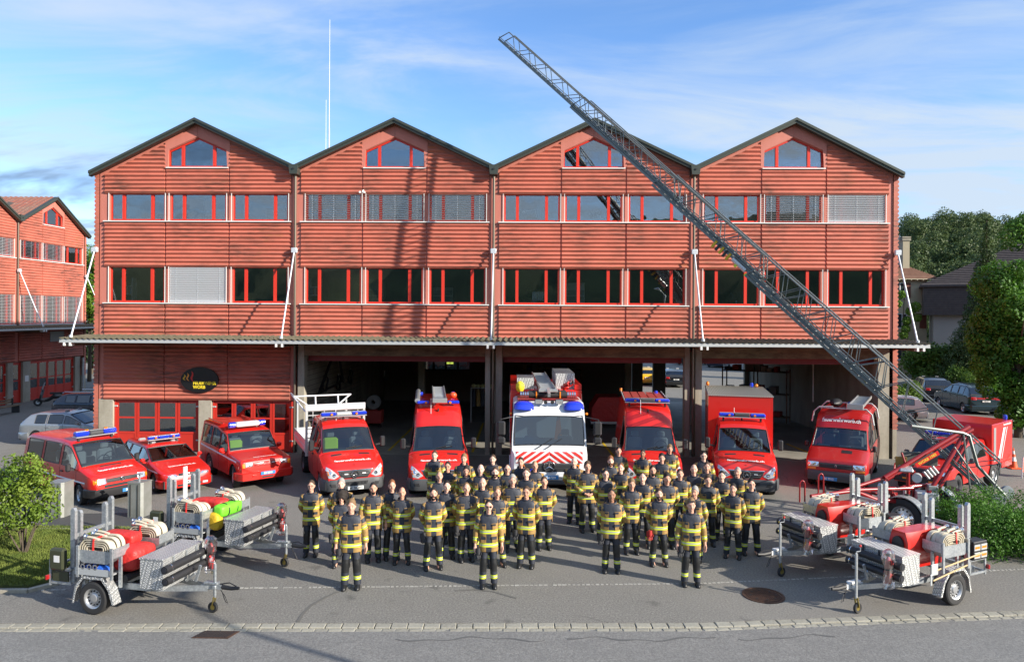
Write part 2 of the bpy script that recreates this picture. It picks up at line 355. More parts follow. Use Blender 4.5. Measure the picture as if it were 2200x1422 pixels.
CANM = node_mat('mossy_corrugated', _canopy); TILE = node_mat('roof_tiles', _tiles); FLOORM = node_mat('hall_floor', _floor); STONE = node_mat('kerb_stone', _stone); GRASSM = node_mat('grass', _grass)
TRIM = M('roof_trim', (.055, .065, .055), .45, .3); FRAME = M('window_red', (.60, .035, .018), .4); DOORR = M('door_red', (.50, .03, .018), .45); WHITE = M('white_sill', (.72, .72, .70), .45)
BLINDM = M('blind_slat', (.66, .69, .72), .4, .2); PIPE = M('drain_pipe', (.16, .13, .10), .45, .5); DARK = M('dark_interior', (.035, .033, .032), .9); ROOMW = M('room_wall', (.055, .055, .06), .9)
WGLASS = glass_mat('window_glass', (.82, .88, .90), .13, 0, .003); STEEL = M('painted_steel', (.56, .58, .58), .4, .4); BLACK = M('black_plastic', (.02, .02, .022), .5); RUBBER = M('rubber', (.025, .025, .026), .75)
YELM = M('yellow_paint', (.62, .42, .02), .6); WPAINT = M('white_paint', (.75, .75, .73), .6)
# ---------------------------------------------------------------- ground
G = MB(); G.box(-500, -7, -1.2, 700, 900, -.02); 
def ground():
    # the street falls out of the yard's kerb line; one yard sheet, one street sheet
    k0, k1 = gp(0, 1338), gp(1500, 1337); k2 = gp(2200, 1310)
    yard = [(-600, 900), (700, 900), (700, k2.y + (700 - k2.x) * .04), (k2.x, k2.y), (k1.x, k1.y), (k0.x, k0.y), (-600, k0.y)]
    m = MB(); m.prism(yard, -.5, 0, 'z'); tag(m.build('yard_ground', ASPH), kind='structure')
    s = MB(); s.prism([(-600, -700), (700, -700), (700, 200), (-600, 200)], -1.2, -.52, 'z'); tag(s.build('far_ground', GRASSM), kind='structure')
    road = [(-300, k0.y - .28), (k0.x, k0.y - .28), (k1.x, k1.y - .28), (k2.x, k2.y - .28), (300, k2.y + 8), (300, -46), (-300, -46)]
    m = MB(); m.prism(road, -.6, -.015, 'z'); tag(m.build('road', ROADM), kind='structure')
    return k0, k1, k2
K0, K1, K2 = ground()
def stone_mesh(name, lx, ly, lz, ch=.02):
    m = MB(); m.cb((0, 0, 0), (lx, ly, lz), 0, ch); me = m.data(name, STONE)
    for v in me.vertices: v.co += Vector((random.uniform(-1, 1), random.uniform(-1, 1), random.uniform(-1, 1))) * .004
    return me
def kerb():
    root = thing('kerb', None, None, (0, 0, 0)); root['kind'] = 'structure'
    ms = [stone_mesh('kerb_stone', .304, .20, .22, .012) for _ in range(6)]; sm = [stone_mesh('gutter_stone', .246, .12, .2, .01) for _ in range(5)]
    pts = [Vector((K0.x - 1.2, K0.y, 0)), K0, K1, K2, Vector((K2.x + 1.6, K2.y + .22, 0))]
    for (off, step, meshes, z) in ((-.11, .312, ms, -.104), (-.285, .252, sm, -.109)):
        for a, b in zip(pts, pts[1:]):
            d = (b - a); L_ = d.length; d.normalize(); nn = max(1, int(L_ / step)); st = L_ / nn
            for i in range(nn):
                p = a + d * (st * (i + .5)) + Vector((-d.y, d.x, 0)) * off
                o = obj('stone', random.choice(meshes), root, (p.x, p.y, z + random.uniform(-.006, .004)), math.atan2(d.y, d.x) + random.uniform(-.03, .03))
                o.scale = (st / step * random.uniform(.97, 1.0), random.uniform(.94, 1.03), 1)
kerb()
def cobble_line():
    # a single flush row of tiny white setts across the yard, nearly pixel-sized
    m = MB(); a, b, c = gp(0, 1268), gp(1500, 1253), gp(2200, 1222)
    for p, q in ((a, b), (b, c)):
        d = q - p; n = int(d.length / .105); d = d / n; u = d.normalized(); w = Vector((-u.y, u.x, 0))
        for i in range(n):
            if random.random() < .06: continue
            o = p + d * (i + .5) + w * random.uniform(-.006, .006); l, ww = random.uniform(.024, .05), random.uniform(.018, .034)
            m.prism([tuple((o + u * l * sx + w * ww * sy)[:2]) for sx, sy in ((-1, -1), (1, -1), (1, 1), (-1, 1))], -.03, .006, 'z')
    tag(m.build('cobble_row', M('pale_sett', (.42, .41, .37), .8, var=(7, 1, (.22, .21, .19)))), kind='stuff')
cobble_line()
def lawn():
    pts = [gp(*p) for p in ((-60, 1262), (60, 1262), (118, 1247), (150, 1215), (330, 1165), (395, 1138), (60, 1133), (-60, 1136))]
    m = MB(); m.prism([(p.x, p.y) for p in pts], -.1, .045, 'z'); tag(m.build('lawn', M('lawn_soil', (.05, .06, .012), .9, var=(3, 1, (.08, .09, .02)))), kind='structure')
    # kerb round the lawn
    k = [gp(-60, 1268, .05), gp(60, 1267, .05), gp(122, 1251, .05), gp(155, 1217, .05)]
    m = MB(); 
    for a, b in zip(k, k[1:]): m.bar(a - Vector((0, 0, .06)), b - Vector((0, 0, .06)), .1, .16)
    k = [gp(-60, 1134, .05), gp(395, 1136, .05)]
    m.bar(k[0] - Vector((0, 0, .06)), k[1] - Vector((0, 0, .06)), .09, .14); tag(m.build('lawn_kerb', CONC), kind='structure')
    xs = np.array([p.x for p in pts]); ys = np.array([p.y for p in pts]); n = 60000
    P = np.stack([RNG.uniform(xs.min(), xs.max(), n), RNG.uniform(ys.min(), ys.max(), n)], 1); ins = np.zeros(n, bool); j = len(pts) - 1
    for i in range(len(pts)):
        c = ((ys[i] > P[:, 1]) != (ys[j] > P[:, 1])) & (P[:, 0] < (xs[j] - xs[i]) * (P[:, 1] - ys[i]) / (ys[j] - ys[i] + 1e-9) + xs[i]); ins ^= c; j = i
    P = P[ins]; n = len(P); a = RNG.uniform(0, 2 * PI, n); h = RNG.uniform(.03, .085, n); w = .009; ln = RNG.normal(0, .03, (n, 2))
    v = np.zeros((n, 3, 3)); v[:, 0, 0] = P[:, 0] - w * np.cos(a); v[:, 0, 1] = P[:, 1] - w * np.sin(a); v[:, 1, 0] = P[:, 0] + w * np.cos(a); v[:, 1, 1] = P[:, 1] + w * np.sin(a)
    v[:, 2, :2] = P + ln; v[:, :, 2] = .04; v[:, 2, 2] += h
    me = np_mesh('grass_blades', v.reshape(-1, 3), np.arange(n * 3).reshape(-1, 3), GRASSM); tag(obj('grass', me), kind='stuff')
def np_mesh(name, V, Fc, mat):
    me = bpy.data.meshes.new(name); k = Fc.shape[1]; me.vertices.add(len(V)); me.vertices.foreach_set('co', V.astype(np.float32).ravel())
    me.loops.add(Fc.size); me.loops.foreach_set('vertex_index', Fc.astype(np.int32).ravel()); me.polygons.add(len(Fc))
    me.polygons.foreach_set('loop_start', np.arange(0, Fc.size, k, dtype=np.int32)); me.polygons.foreach_set('loop_total', np.full(len(Fc), k, np.int32))
    me.materials.append(mat); me.update(calc_edges=True); return me
lawn()
# ---------------------------------------------------------------- corrugated hall building
PITCH = .177
def corr_panel(x0, x1, z0, z1, clip=None):
    """solid panel of horizontal waves standing off the wall (wall plane y=0, outside is -y); clip(z)->(xa,xb)"""
    n = max(1, round((z1 - z0) / PITCH)); k = 6; rows = []
    for i in range(n * k + 1):
        z = z0 + (z1 - z0) * i / (n * k); ph = 2 * PI * i / k; y = -.064 + .031 * math.cos(ph); xa, xb = (x0, x1) if clip is None else clip(z)
        xa, xb = max(x0, xa), min(x1, xb)
        if xb - xa < .02: break
        rows.append([(xa, -.004, z), (xa, y, z), (xb, y, z), (xb, -.004, z)])
    m = MB(); m.loft(rows, 0, cap=True, closed=False); return m
def make_window(root, x0, x1, z0, z1, yf=.10, pent=None, blind=0, tilt=.6):
    """three-light red window; blind = share of the height covered"""
    fr = .075; m = MB(); w = x1 - x0; a, b = x0 + w * .19, x0 + w * .70 if False else x0 + w * .735
    a = x0 + w * .235; b = x1 - w * .235; t = .05
    if not pent:
        top = lambda x: z1
    else:
        zs, zp = pent; top = lambda x: zs + (zp - zs) * (1 - abs(x - (x0 + x1) / 2) / (w / 2))
    ym = yf - .03
    m.box(x0, ym, z0, x1, yf + .05, z0 + fr)
    for xx in (x0, x1 - .05): m.prism([(xx, z0 + fr), (xx + .05, z0 + fr), (xx + .05, top(xx + .05)), (xx, top(xx))], ym, yf + .05)
    if pent:
        xm = (x0 + x1) / 2
        for xa, xb in ((x0 + .05, xm), (xm, x1 - .05)): m.prism([(xa, top(xa) - .07), (xb, top(xb) - .07), (xb, top(xb)), (xa, top(xa))], ym, yf + .05)
    else: m.box(x0 + .05, ym, z1 - .045, x1 - .05, yf + .05, z1)
    for xx in (a, b): m.prism([(xx - .062, z0 + fr), (xx + .062, z0 + fr), (xx + .062, top(xx + .062) - .045), (xx - .062, top(xx - .062) - .045)], ym - .012, yf + .05)
    fo = m.build('window', FRAME, root)
    for xa, xb in ((x0 + .05, a - .062), (a + .062, b - .062), (b + .062, x1 - .05)):
        p = MB(); poly = [(xa, z0 + fr), (xb, z0 + fr), (xb, top(xb) - .05)] + ([((x0 + x1) / 2, top((x0 + x1) / 2) - .07)] if pent and xa < (x0 + x1) / 2 < xb else []) + [(xa, top(xa) - .05)]
        ty = random.uniform(-.004, .004)
        p.prism(poly, yf + .004, yf + .016); o = p.build('pane', WGLASS, fo)
        for v in o.data.vertices: v.co.y += (v.co.x - (xa + xb) / 2) * ty
    if blind:
        bz0 = z1 - (z1 - z0) * blind; m = MB(); n = int((z1 - bz0) / .095)
        for i in range(n):
            z = z1 - .05 - i * .095; c, s_ = math.cos(tilt) * .052, math.sin(tilt) * .052
            m.add([(x0 - .02, -.01 + c, z - s_), (x1 + .02, -.01 + c, z - s_), (x1 + .02, -.01, z + .012), (x0 - .02, -.01, z + .012), (x0 - .02, -.01 - c, z + s_), (x1 + .02, -.01 - c, z + s_)], [(0, 1, 2, 3), (3, 2, 5, 4)])
        for xx in (x0 + .25, (x0 + x1) / 2, x1 - .25): m.box(xx - .006, -.012, bz0, xx + .006, -.006, z1)
        m.box(x0 - .02, -.04, bz0 - .03, x1 + .02, .02, bz0)
        tag(m.build('blind', BLINDM, root))
def hall(root, xb, sides=(True, True), blinds={}, low=lambda i: None, depth=19.5, stays=True, eave_l=12.0, eave_r=12.0, H=(4.80, 6.42, 7.96, 9.93, 11.10, 12.12, 14.12)):
    """xb: bay edges. flat wall at y=0 with openings, corrugated panels, windows, gables"""
    ZC, W0, W1, V0, V1, ZE, ZP = H
    nb = len(xb) - 1
    for i in range(nb):
        xl, xr = xb[i], xb[i + 1]; wd = xr - xl; xm = (xl + xr) / 2; el = eave_l if i == 0 else ZE; er = eave_r if i == nb - 1 else ZE
        s = wd / 8.48; px = [xl + .20 * s, xl + 2.87 * s, xl + 5.62 * s, xr - .18 * s]
        wx = [(xl + .45 * s, xl + 2.80 * s), (xl + 3.06 * s, xl + 5.45 * s), (xl + 5.76 * s, xl + 8.12 * s)]
        roof = lambda x: ZP - (ZP - (el if x < xm else er)) * abs(x - xm) / (wd / 2)
        # backing wall: flat boards with window holes
        m = MB(); T = .26
        m.box(xl, 0, ZC - .1, xr, T, W0 - .02); m.box(xl, 0, W1 + .01, xr, T, V0 - .02)
        for z0, z1 in ((W0 - .02, W1 + .01), (V0 - .02, V1 + .01)):
            e = [xl] + [q for w in wx for q in w] + [xr]
            for k in range(0, 8, 2): m.box(e[k], 0 if k in (0, 6) else .05, z0, e[k + 1], T, z1)
        gx0, gx1, gz, gs, gp_ = xm - 1.28 * s, xm + 1.28 * s, ZE + .10, ZE + .81, ZE + 1.38
        zz = V1 + .01
        m.prism([(xl, zz), (gx0, zz), (gx0, roof(gx0)), (xl, roof(xl))], 0, T); m.prism([(gx1, zz), (xr, zz), (xr, roof(xr)), (gx1, roof(gx1))], 0, T)
        m.box(gx0, 0, zz, gx1, T, gz - .01)
        m.prism([(gx0, gs), (xm, gp_), (xm, ZP), (gx0, roof(gx0))], 0, T); m.prism([(xm, gp_), (gx1, gs), (gx1, roof(gx1)), (xm, ZP)], 0, T)
        m.build('wall', FLAT, root)
        for k in range(3):
            for z0, z1 in ((ZC + .12, W0 - .06), (W1 - .02, V0 - .07)): corr_panel(px[k] + .035, px[k + 1] - .035, z0, z1).build('corrugated_panel', PANEL, root, 40)
        fl = lambda z: (xm - (ZP - .20 - z) / (ZP - el) * wd / 2, 1e9); fr_ = lambda z: (-1e9, xm + (ZP - .20 - z) / (ZP - er) * wd / 2)
        corr_panel(px[0] + .03, px[1] - .03, V1 - .01, ZP - .2, fl).build('corrugated_panel', PANEL, root, 40); corr_panel(px[2] + .03, px[3] - .03, V1 - .01, ZP - .2, fr_).build('corrugated_panel', PANEL, root, 40)
        corr_panel(px[1] + .03, px[2] - .03, V1 - .01, gz - .06).build('corrugated_panel', PANEL, root, 40)
        # smooth surround of the gable window
        o = MB()
        for sg in (-1, 1):
            X = lambda d: xm + sg * d
            q = [(X(0), gp_ + .05), (X(1.28 * s), gs + .05), (X(1.40 * s), gs - .1), (X(1.40 * s), roof(X(1.40 * s)) - .12), (X(0), ZP - .13)]
            o.prism([(X(.004), gp_ + .03), (X(1.24 * s), gs + .04), (X(1.28 * s), gz), (X(1.40 * s), gz), (X(1.40 * s), roof(X(1.40 * s)) - .13), (X(.004), ZP - .13)], -.05, -.003)
        o.build('gable_board', FLAT, root)
        for k, (a, b) in enumerate(wx):
            bl = blinds.get((i, 0, k), 0); make_window(root, a, b, W0, W1, blind=1 if bl else 0, tilt=1.15 if bl is True else (bl or .5))
            bl = blinds.get((i, 1, k), 0); make_window(root, a, b, V0, V1, blind=1 if bl else 0, tilt=bl if bl else .5)
            for xx in (a - .05, b + .05):
                for z0, z1 in ((W0, W1), (V0, V1)): g = MB(); g.box(xx - .012, -.045, z0, xx + .012, -.02, z1 + .02); g.build('blind_rail', WHITE, root)
        make_window(root, gx0, gx1, gz, gs, pent=(gs, gp_))
        m = MB(); m.box(px[0], -.13, W0 - .055, px[3], .06, W0 - .012); m.build('sill', WHITE, root); m = MB(); m.box(px[0], -.13, V0 - .055, px[3], .06, V0 - .012); m.build('sill', WHITE, root)
        m = MB(); m.box(gx0 - .06, -.12, gz - .05, gx1 + .06, .06, gz - .006); m.build('sill', WHITE, root)
        # barge trim and roof
        tp = [(xl - (.30 if i == 0 and sides[0] else 0), 0), (xm, 0), (xr + (.30 if i == nb - 1 and sides[1] else 0), 0)]
        rx = lambda x: ZP + .13 - (ZP - (el if x < xm else er)) * abs(x - xm) / (wd / 2)
        m = MB()
        for xa, xc in ((tp[0][0], xm), (xm, tp[2][0])): m.prism([(xa, rx(xa) - .20), (xc, rx(xc) - .20), (xc, rx(xc)), (xa, rx(xa))], -.34, -.10); m.prism([(xa, rx(xa) - .09), (xc, rx(xc) - .09), (xc, rx(xc) + .02), (xa, rx(xa) + .02)], -.39, -.342)
        m.build('roof_edge', TRIM, root)
        m = MB()
        for xa, xc in ((tp[0][0], xm), (xm, tp[2][0])): m.prism([(xa, rx(xa) - .06), (xc, rx(xc) - .06), (xc, rx(xc) - .01), (xa, rx(xa) - .01)], -.098, depth)
        # sheet waves running down the slope
        for yy in np.arange(.1, depth, .36):
            for xa, xc in ((tp[0][0], xm), (xm, tp[2][0])): m.bar((xa, yy, rx(xa) + .005), (xc, yy, rx(xc) + .005), .13, .05)
        m.build('roof', TILE, root)
        # rooms behind the glass
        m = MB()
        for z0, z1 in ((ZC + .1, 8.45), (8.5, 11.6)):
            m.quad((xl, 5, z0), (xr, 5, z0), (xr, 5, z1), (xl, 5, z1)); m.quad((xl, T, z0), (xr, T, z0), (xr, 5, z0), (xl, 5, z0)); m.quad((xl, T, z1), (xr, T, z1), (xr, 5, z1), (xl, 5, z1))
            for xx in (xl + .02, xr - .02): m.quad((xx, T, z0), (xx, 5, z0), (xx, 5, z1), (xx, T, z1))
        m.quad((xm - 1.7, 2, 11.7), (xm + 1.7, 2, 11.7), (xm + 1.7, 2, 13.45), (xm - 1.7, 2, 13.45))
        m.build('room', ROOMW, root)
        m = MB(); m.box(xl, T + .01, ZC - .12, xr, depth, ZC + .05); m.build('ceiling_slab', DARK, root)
    for i in range(nb + 1):
        x = xb[i]
        if 0 < i < nb:
            m = MB(); m.tube([(x, -.11, 12.0), (x, -.11, 4.98)], .055, 10); m.build('drainpipe', PIPE, root, 40)
            m = MB(); m.prism([(x - .16, 11.88), (x + .16, 11.88), (x + .20, 12.28), (x - .20, 12.28)], -.42, .0); m.build('rain_hopper', TRIM, root)
            m = MB(); m.cyl((x, -.43, 12.1), .04, .05, 'y'); m.build('overflow', BLACK, root)
    # side walls of stacked waves
    for i, sg, on in ((0, -1, sides[0]), (nb, 1, sides[1])):
        if not on: continue
        x = xb[i]; z0, z1 = (.95 if sg < 0 else 1.25), 12.0; n = round((z1 - z0) / PITCH); k = 6; rows = []
        for j in range(n * k + 1):
            z = z0 + (z1 - z0) * j / (n * k); xx = x + sg * (.16 + .062 * abs(math.cos(PI * j / k)) ** .8); rows.append([(x - sg * .0, -.05, z), (xx, -.05, z), (xx, depth, z), (x, depth, z)])
        m = MB(); m.loft(rows, 0, cap=True, closed=False)
        m.build('side_cladding', PANEL, root, 40)
        m = MB(); m.box(min(x, x + sg * .17), -.06, .004, max(x, x + sg * .17), .25, z0 - .003); m.build('plinth', CONC, root)
def canopy(root, x0, x1, feet, yd=-2.0, zt=4.93):
    m = MB(); rows = []; n = int((x1 - x0) / .059); 
    for j in range(n + 1):
        x = x0 + (x1 - x0) * j / n; z = zt + .02 + .032 * math.cos(2 * PI * (x - x0) / .236); rows.append([(x, yd - .04, z - .02), (x, -.03, z + .07), (x, -.03, z + .055), (x, yd - .04, z - .035)])
    m.loft(rows, 0); m.build('canopy_roof', CANM, root, 50)
    m = MB(); m.box(x0, yd, zt - .15, x1, yd + .05, zt - .035); m.box(x0, yd - .03, zt - .17, x1, yd + .09, zt - .152)
    for x in (x0, x1 - .05): m.box(x, yd + .05, zt - .15, x + .05, -.03, zt - .035)
    m.build('canopy_fascia', STEEL, root)
    m = MB(); m.box(x0 + .05, yd + .06, zt - .075, x1 - .05, -.02, zt - .055); m.build('canopy_soffit', M('soffit', (.09, .08, .065), .9), root)
    for xa, xf, ya in feet:
        m = MB(); m.bar((xa, -.02, zt - .22), (xf, yd + .1, zt - .22), .12, .2); m.build('canopy_beam', BEAMM, root)
        m = MB()
        for dx in (-.12, .12): m.box(xf + dx - .04, yd - .035, zt - .30, xf + dx + .04, yd - .01, zt - .17); m.box(xf + dx - .01, yd - .01, zt - .30, xf + dx + .01, yd + .25, zt - .17)
        m.build('beam_bracket', WPAINT, root)
        a, b = Vector((xa, -.22, 8.62)), Vector((xf, -1.78, zt + .05)); m = MB(); m.tube([a, b], .034, 10); m.cb((xa, -.2, 8.66), (.25, .16, .22), 0, .02); m.cyl((xf, -1.78, zt + .08), .07, .1); m.build('canopy_stay', M('stay_paint', (.62, .66, .70), .35, .3), root, 40)
XB = [-18.42, -9.92, -1.44, 7.02, 15.38]
ST = thing('fire_station', 'red corrugated fire station with four gables behind the assembled firefighters', 'building', (0, 0, 0))
BL = {(0, 0, 1): True, (1, 1, 0): .12, (1, 1, 1): .12, (1, 1, 2): .12, (3, 1, 1): .1, (3, 1, 2): .95}
hall(ST, XB, blinds=BL)
canopy(ST, -18.85, 15.85, [(XB[0] - .1, XB[0] - .1, 0), (XB[1], XB[1], 0), (XB[2], XB[2], 0), (XB[3], XB[3], 0), (XB[4] + .1, XB[4] + .1, 0)])
def door_group(root, x0, x1, z1=2.22, n=4, y=.12, mid=1.02):
    f = MB(); f.box(x0, y - .03, 0, x0 + .07, y + .1, z1); f.box(x1 - .07, y - .03, 0, x1, y + .1, z1); f.box(x0 + .07, y - .03, z1 - .06, x1 - .07, y + .1, z1); f.build('door_frame', DOORR, root)
    w = (x1 - x0 - .14) / n
    for i in range(n):
        a = x0 + .07 + i * w + .012; b = a + w - .024; m = MB(); t = .085
        m.box(a, y, .03, a + t, y + .05, z1 - .07); m.box(b - t, y, .03, b, y + .05, z1 - .07); m.box(a + t, y, z1 - .16, b - t, y + .05, z1 - .07)
        m.box(a + t, y, mid + .40, b - t, y + .05, mid + .47); m.box(a + t, y, mid - .26, b - t, y + .05, mid - .17); m.box(a + t, y + .015, .03, b - t, y + .04, mid - .26); m.box(a + t, y, .03, b - t, y + .015, .14)
        d = m.build('door', DOORR, root)
        for za, zb in ((mid + .47, z1 - .16), (mid - .17, mid + .40)):
            p = MB(); p.box(a + t, y + .02, za, b - t, y + .03, zb); p.build('pane', WGLASS, d)
        if i in (0, n - 1):
            xx = a - .02 if i == 0 else b + .02
            for zz in (.5, 1.95): h = MB(); h.cb((xx, y - .03, zz), (.16, .06, .06), 0, .01); h.build('hinge', STEEL, d)
def ground_floor():
    r = ST; x0 = XB[0]
    # bay of the fire brigade's office: panels above folding doors
    m = MB(); m.box(x0, 0, 2.26, XB[1], .26, 4.70); m.build('wall', FLAT, r)
    px = [x0 + .20, x0 + 2.87, x0 + 5.62, XB[1] - .18]
    for k in range(3): corr_panel(px[k] + .03, px[k + 1] - .03, 2.24, 4.68).build('corrugated_panel', PANEL, r, 40)
    for a, b in ((x0, x0 + .62), (gy(427, 900).x, gy(454, 900).x)):
        m = MB(); m.box(a, -.02, 0, b, .35, 2.258); m.build('pier', CONC, r)
    door_group(r, x0 + .63, gy(426, 900).x, 2.25); door_group(r, gy(455, 900).x, XB[1] - .12, 2.25)
    m = MB(); m.box(x0 + .2, 6, 0, XB[1] - .2, 6.1, 4.6); m.build('room', ROOMW, r)
    m = MB(); m.box(x0, 0.3, 0, x0 + .1, 19, 4.6); m.build('side_wall', CONC, r)
    # big open gates
    for i in (1, 2, 3):
        a, b = XB[i] + .12, XB[i + 1] - .12
        m = MB(); m.box(a + .28, .02, 4.18, b - .22, .34, 4.66); m.build('lintel', BEAMM, r)
        m = MB(); m.box(a, 0.0, 0, a + .27, .40, 4.66); m.build('pillar', CONC, r); m = MB(); m.box(b - .21 - (.25 if i == 3 else 0), 0.0, 0, b, .40, 4.66); m.build('pillar', CONC, r)
        m = MB(); m.box(a + .3, .5, 3.98, b - .25, .56, 4.16); m.box(a + .3, .46, 3.93, b - .25, .6, 3.99); m.build('roller_door_edge', M('deep_red', (.22, .012, .012), .5), r)
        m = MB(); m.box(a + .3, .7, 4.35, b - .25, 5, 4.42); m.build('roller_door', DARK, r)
    for i in (1, 2, 3):
        m = MB(); m.tube([(XB[i], -.06, 4.7), (XB[i], -.06, .05)], .05, 8); m.build('drainpipe', PIPE, r, 40)
    fl = MB(); fl.box(XB[1], -.1, -.1, XB[4], 19.4, .012); tag(fl.build('hall_floor', FLOORM, r))
    for u in (2, 3):   # cable drag chains in the open gates
        pass
    m = MB(); m.box(XB[1] - .06, .4, 0, XB[1] + .06, 19, 4.66); m.build('side_wall', CONC, r)
    m = MB(); m.box(XB[4] - .15, .4, 0, XB[4], 19, 4.66); m.build('side_wall', CONC, r)
    # planks on the left inner wall
    m = MB()
    for z in np.arange(.3, 4.5, .24): m.box(XB[1] + .062, .6, z, XB[1] + .075, 12, z + .012)
    m.build('board_joint', DARK, r)
    # rear wall with three doorways to the car park
    y = 19.0; op = [(gy(905, 800, y).x, gy(1010, 800, y).x, 2.1, 3.2), (gy(1343, 800, y).x, gy(1358, 800, y).x, 0, 3.3), (gy(1381, 800, y).x, gy(1403, 800, y).x, 0, 3.3), (gy(1430, 800, y).x, gy(1600, 800, y).x, 0, 4.1)]
    m = MB(); x = XB[1]
    for a, b, z0, z1 in op:
        m.box(x, y, 0, a, y + .3, 4.66); m.box(a, y, z1, b, y + .3, 4.66)
        if z0: m.box(a, y, 0, b, y + .3, z0)
        x = b
    m.box(x, y, 0, XB[4], y + .3, 4.66); m.build('rear_wall', M('rear_brown', (.24, .21, .16), .9), r)
    for (u, yy) in ((905, 9), (1065, 9), (1350, 11), (1490, 9)):
        x = gy(u, 820, yy).x; m = MB(); m.box(x - .18, yy, 0, x + .18, yy + .36, 4.66); m.build('column', CONC, r)
    for yy in (4.5, 9, 13.5):
        m = MB(); m.box(XB[1] + .1, yy - .12, 4.2, XB[4] - .2, yy + .12, 4.65); m.build('ceiling_beam', BEAMM, r)
    # yellow parking lines on the hall floor
    for (u0, v0, u1, v1) in ((838, 965, 872, 932), (1016, 968, 1033, 922), (1285, 938, 1312, 972), (1496, 965, 1512, 975), (1695, 955, 1737, 972)):
        a, b = gp(u0, v0, .016), gp(u1, v1, .016); d = (b - a).normalized(); m = MB(); m.bar(a - d * .3 + Vector((0, 0, -.001)), b + d * 2.2 + Vector((0, 0, -.001)), .11, .006); m.build('floor_marking', YELM, r)
ground_floor()
def sign():
    c = gy(429, 816, -.14); t = thing('wall_sign', 'black oval sign reading FEUERWEHR WORB with flame emblem on red wall', 'sign', (c.x, -.12, c.z))
    m = MB(); a, b = .82, .55; ring = lambda y, k: [(a * k * math.cos(2 * PI * j / 40), y, b * k * math.sin(2 * PI * j / 40)) for j in range(40)]
    m.loft([ring(.03, .99), ring(-.02, 1), ring(-.05, .985)]); m.build('panel', M('sign_black', (.008, .008, .009), .35), t, 40)
    for txt, z, col in (('FEUERWEHR', -.14, 0), ('WORB', -.31, 0)):
        me = text_mesh(txt, .185, .004, 'LEFT'); me.materials.append(M('sign_yellow', (.80, .62, .03), .5)); o = obj('lettering', me, t, (-.27, -.056, z), (R(90), 0, 0)); o.scale = (.94, 1, 1)
    for dx, h, col in ((-.66, .26, (.75, .42, .03)), (-.52, .36, (.72, .28, .04)), (-.34, .50, (.62, .03, .02))):
        pts = []; n = 12
        for sd_ in (0, 1):
            for j in range(n + 1):
                q = j / n if sd_ == 0 else 1 - j / n; w = .055 * math.sin(PI * q) ** .7 * (1 + h); cx_ = dx + .045 * math.sin(2.2 * PI * q + 2.6) + .10 * (1 - q) ** 2 * h * 2; pts.append((cx_ + (w / 2 if sd_ else -w / 2), .06 + h * (q - .35)))
        pts = [p for k, p in enumerate(pts) if k == 0 or (Vector(p) - Vector(pts[k - 1])).length > 1e-4]; m = MB(); m.prism(pts, -.058, -.054); m.build('flame', M('flame_%g' % dx, col, .5), t)
sign()
# ---------------------------------------------------------------- neighbouring hall on the left, seen along its front
NB0 = gd(36, 473, 47); NBE = gd(187, 511, 54.5)
NB = thing('neighbour_hall', 'neighbouring red corrugated hall with folding doors, behind the silver hatchback', 'building', (NB0.x, NB0.y, 0), R(90) + (math.atan2(NBE.y - NB0.y, NBE.x - NB0.x) - R(90)))
nbl = (NBE - NB0).xy.length - .35
HN = (4.75, 5.15, 7.1, 9.5, 10.7, 11.9, 13.9)
def neighbour():
    r = NB; xb = [-nbl, 0, nbl]
    bl = {(i, 0, k): .62 for i in (0, 1) for k in range(3)}; bl.update({(0, 1, 0): .6, (0, 1, 1): .6, (0, 1, 2): .6, (1, 1, 0): .3, (1, 1, 1): .5})
    hall(r, xb, sides=(False, True), blinds=bl, depth=14, eave_l=11.9, eave_r=11.75, H=HN)
    canopy(r, -nbl - .3, nbl + 1.0, [(-nbl, -nbl, 0), (0, 0, 0), (nbl, nbl, 0)], yd=-1.9, zt=4.98)
    m = MB(); m.box(-nbl, 0, 2.7, nbl, .26, 4.64); m.build('wall', FLAT, r)
    for i in (-1, 0):
        x = i * nbl; s = nbl / 8.48; px = [x + .2 * s, x + 2.87 * s, x + 5.62 * s, x + nbl - .18 * s]
        for k in range(3): corr_panel(px[k] + .03, px[k + 1] - .03, 2.7, 4.6).build('corrugated_panel', PANEL, r, 40)
    def X(u):   # picture column -> local x on the front plane
        d = ray(u, 700); A = NB0.xy; e = (NBE - NB0).xy.normalized(); mtx = Matrix(((d.x, -e.x), (d.y, -e.y))); sol = mtx.inverted() @ (A - CAM.xy); return sol[1]
    for a, b in ((X(16), X(28)), (X(49), X(65)), (X(161), X(172))):
        m = MB(); m.box(a, -.03, 0, b, .3, 2.68); m.build('pier', CONC, r)
    door_group(r, X(-22), X(15.5), 2.66, 3); door_group(r, X(29), X(48), 2.66, 1); door_group(r, X(65.5), X(160.5), 2.66, 5)
    m = MB(); m.tube([(X(173), -.2, 2.6), (X(173), -.2, .1)], .09, 10); m.build('drainpipe', GALV, r, 40)
    m = MB(); m.box(-nbl, 5, 0, nbl, 5.1, 4.6); m.build('room', ROOMW, r)
    m = MB(); m.box(X(105), -.10, 3.9, X(135), -.08, 4.6); m.build('sign_board', M('grey_board', (.30, .30, .28), .6), r)
    m = MB(); a = X(53); m.box(a, -.05, 1.35, a + .35, -.035, 1.75); m.build('notice', WPAINT, r)
neighbour()
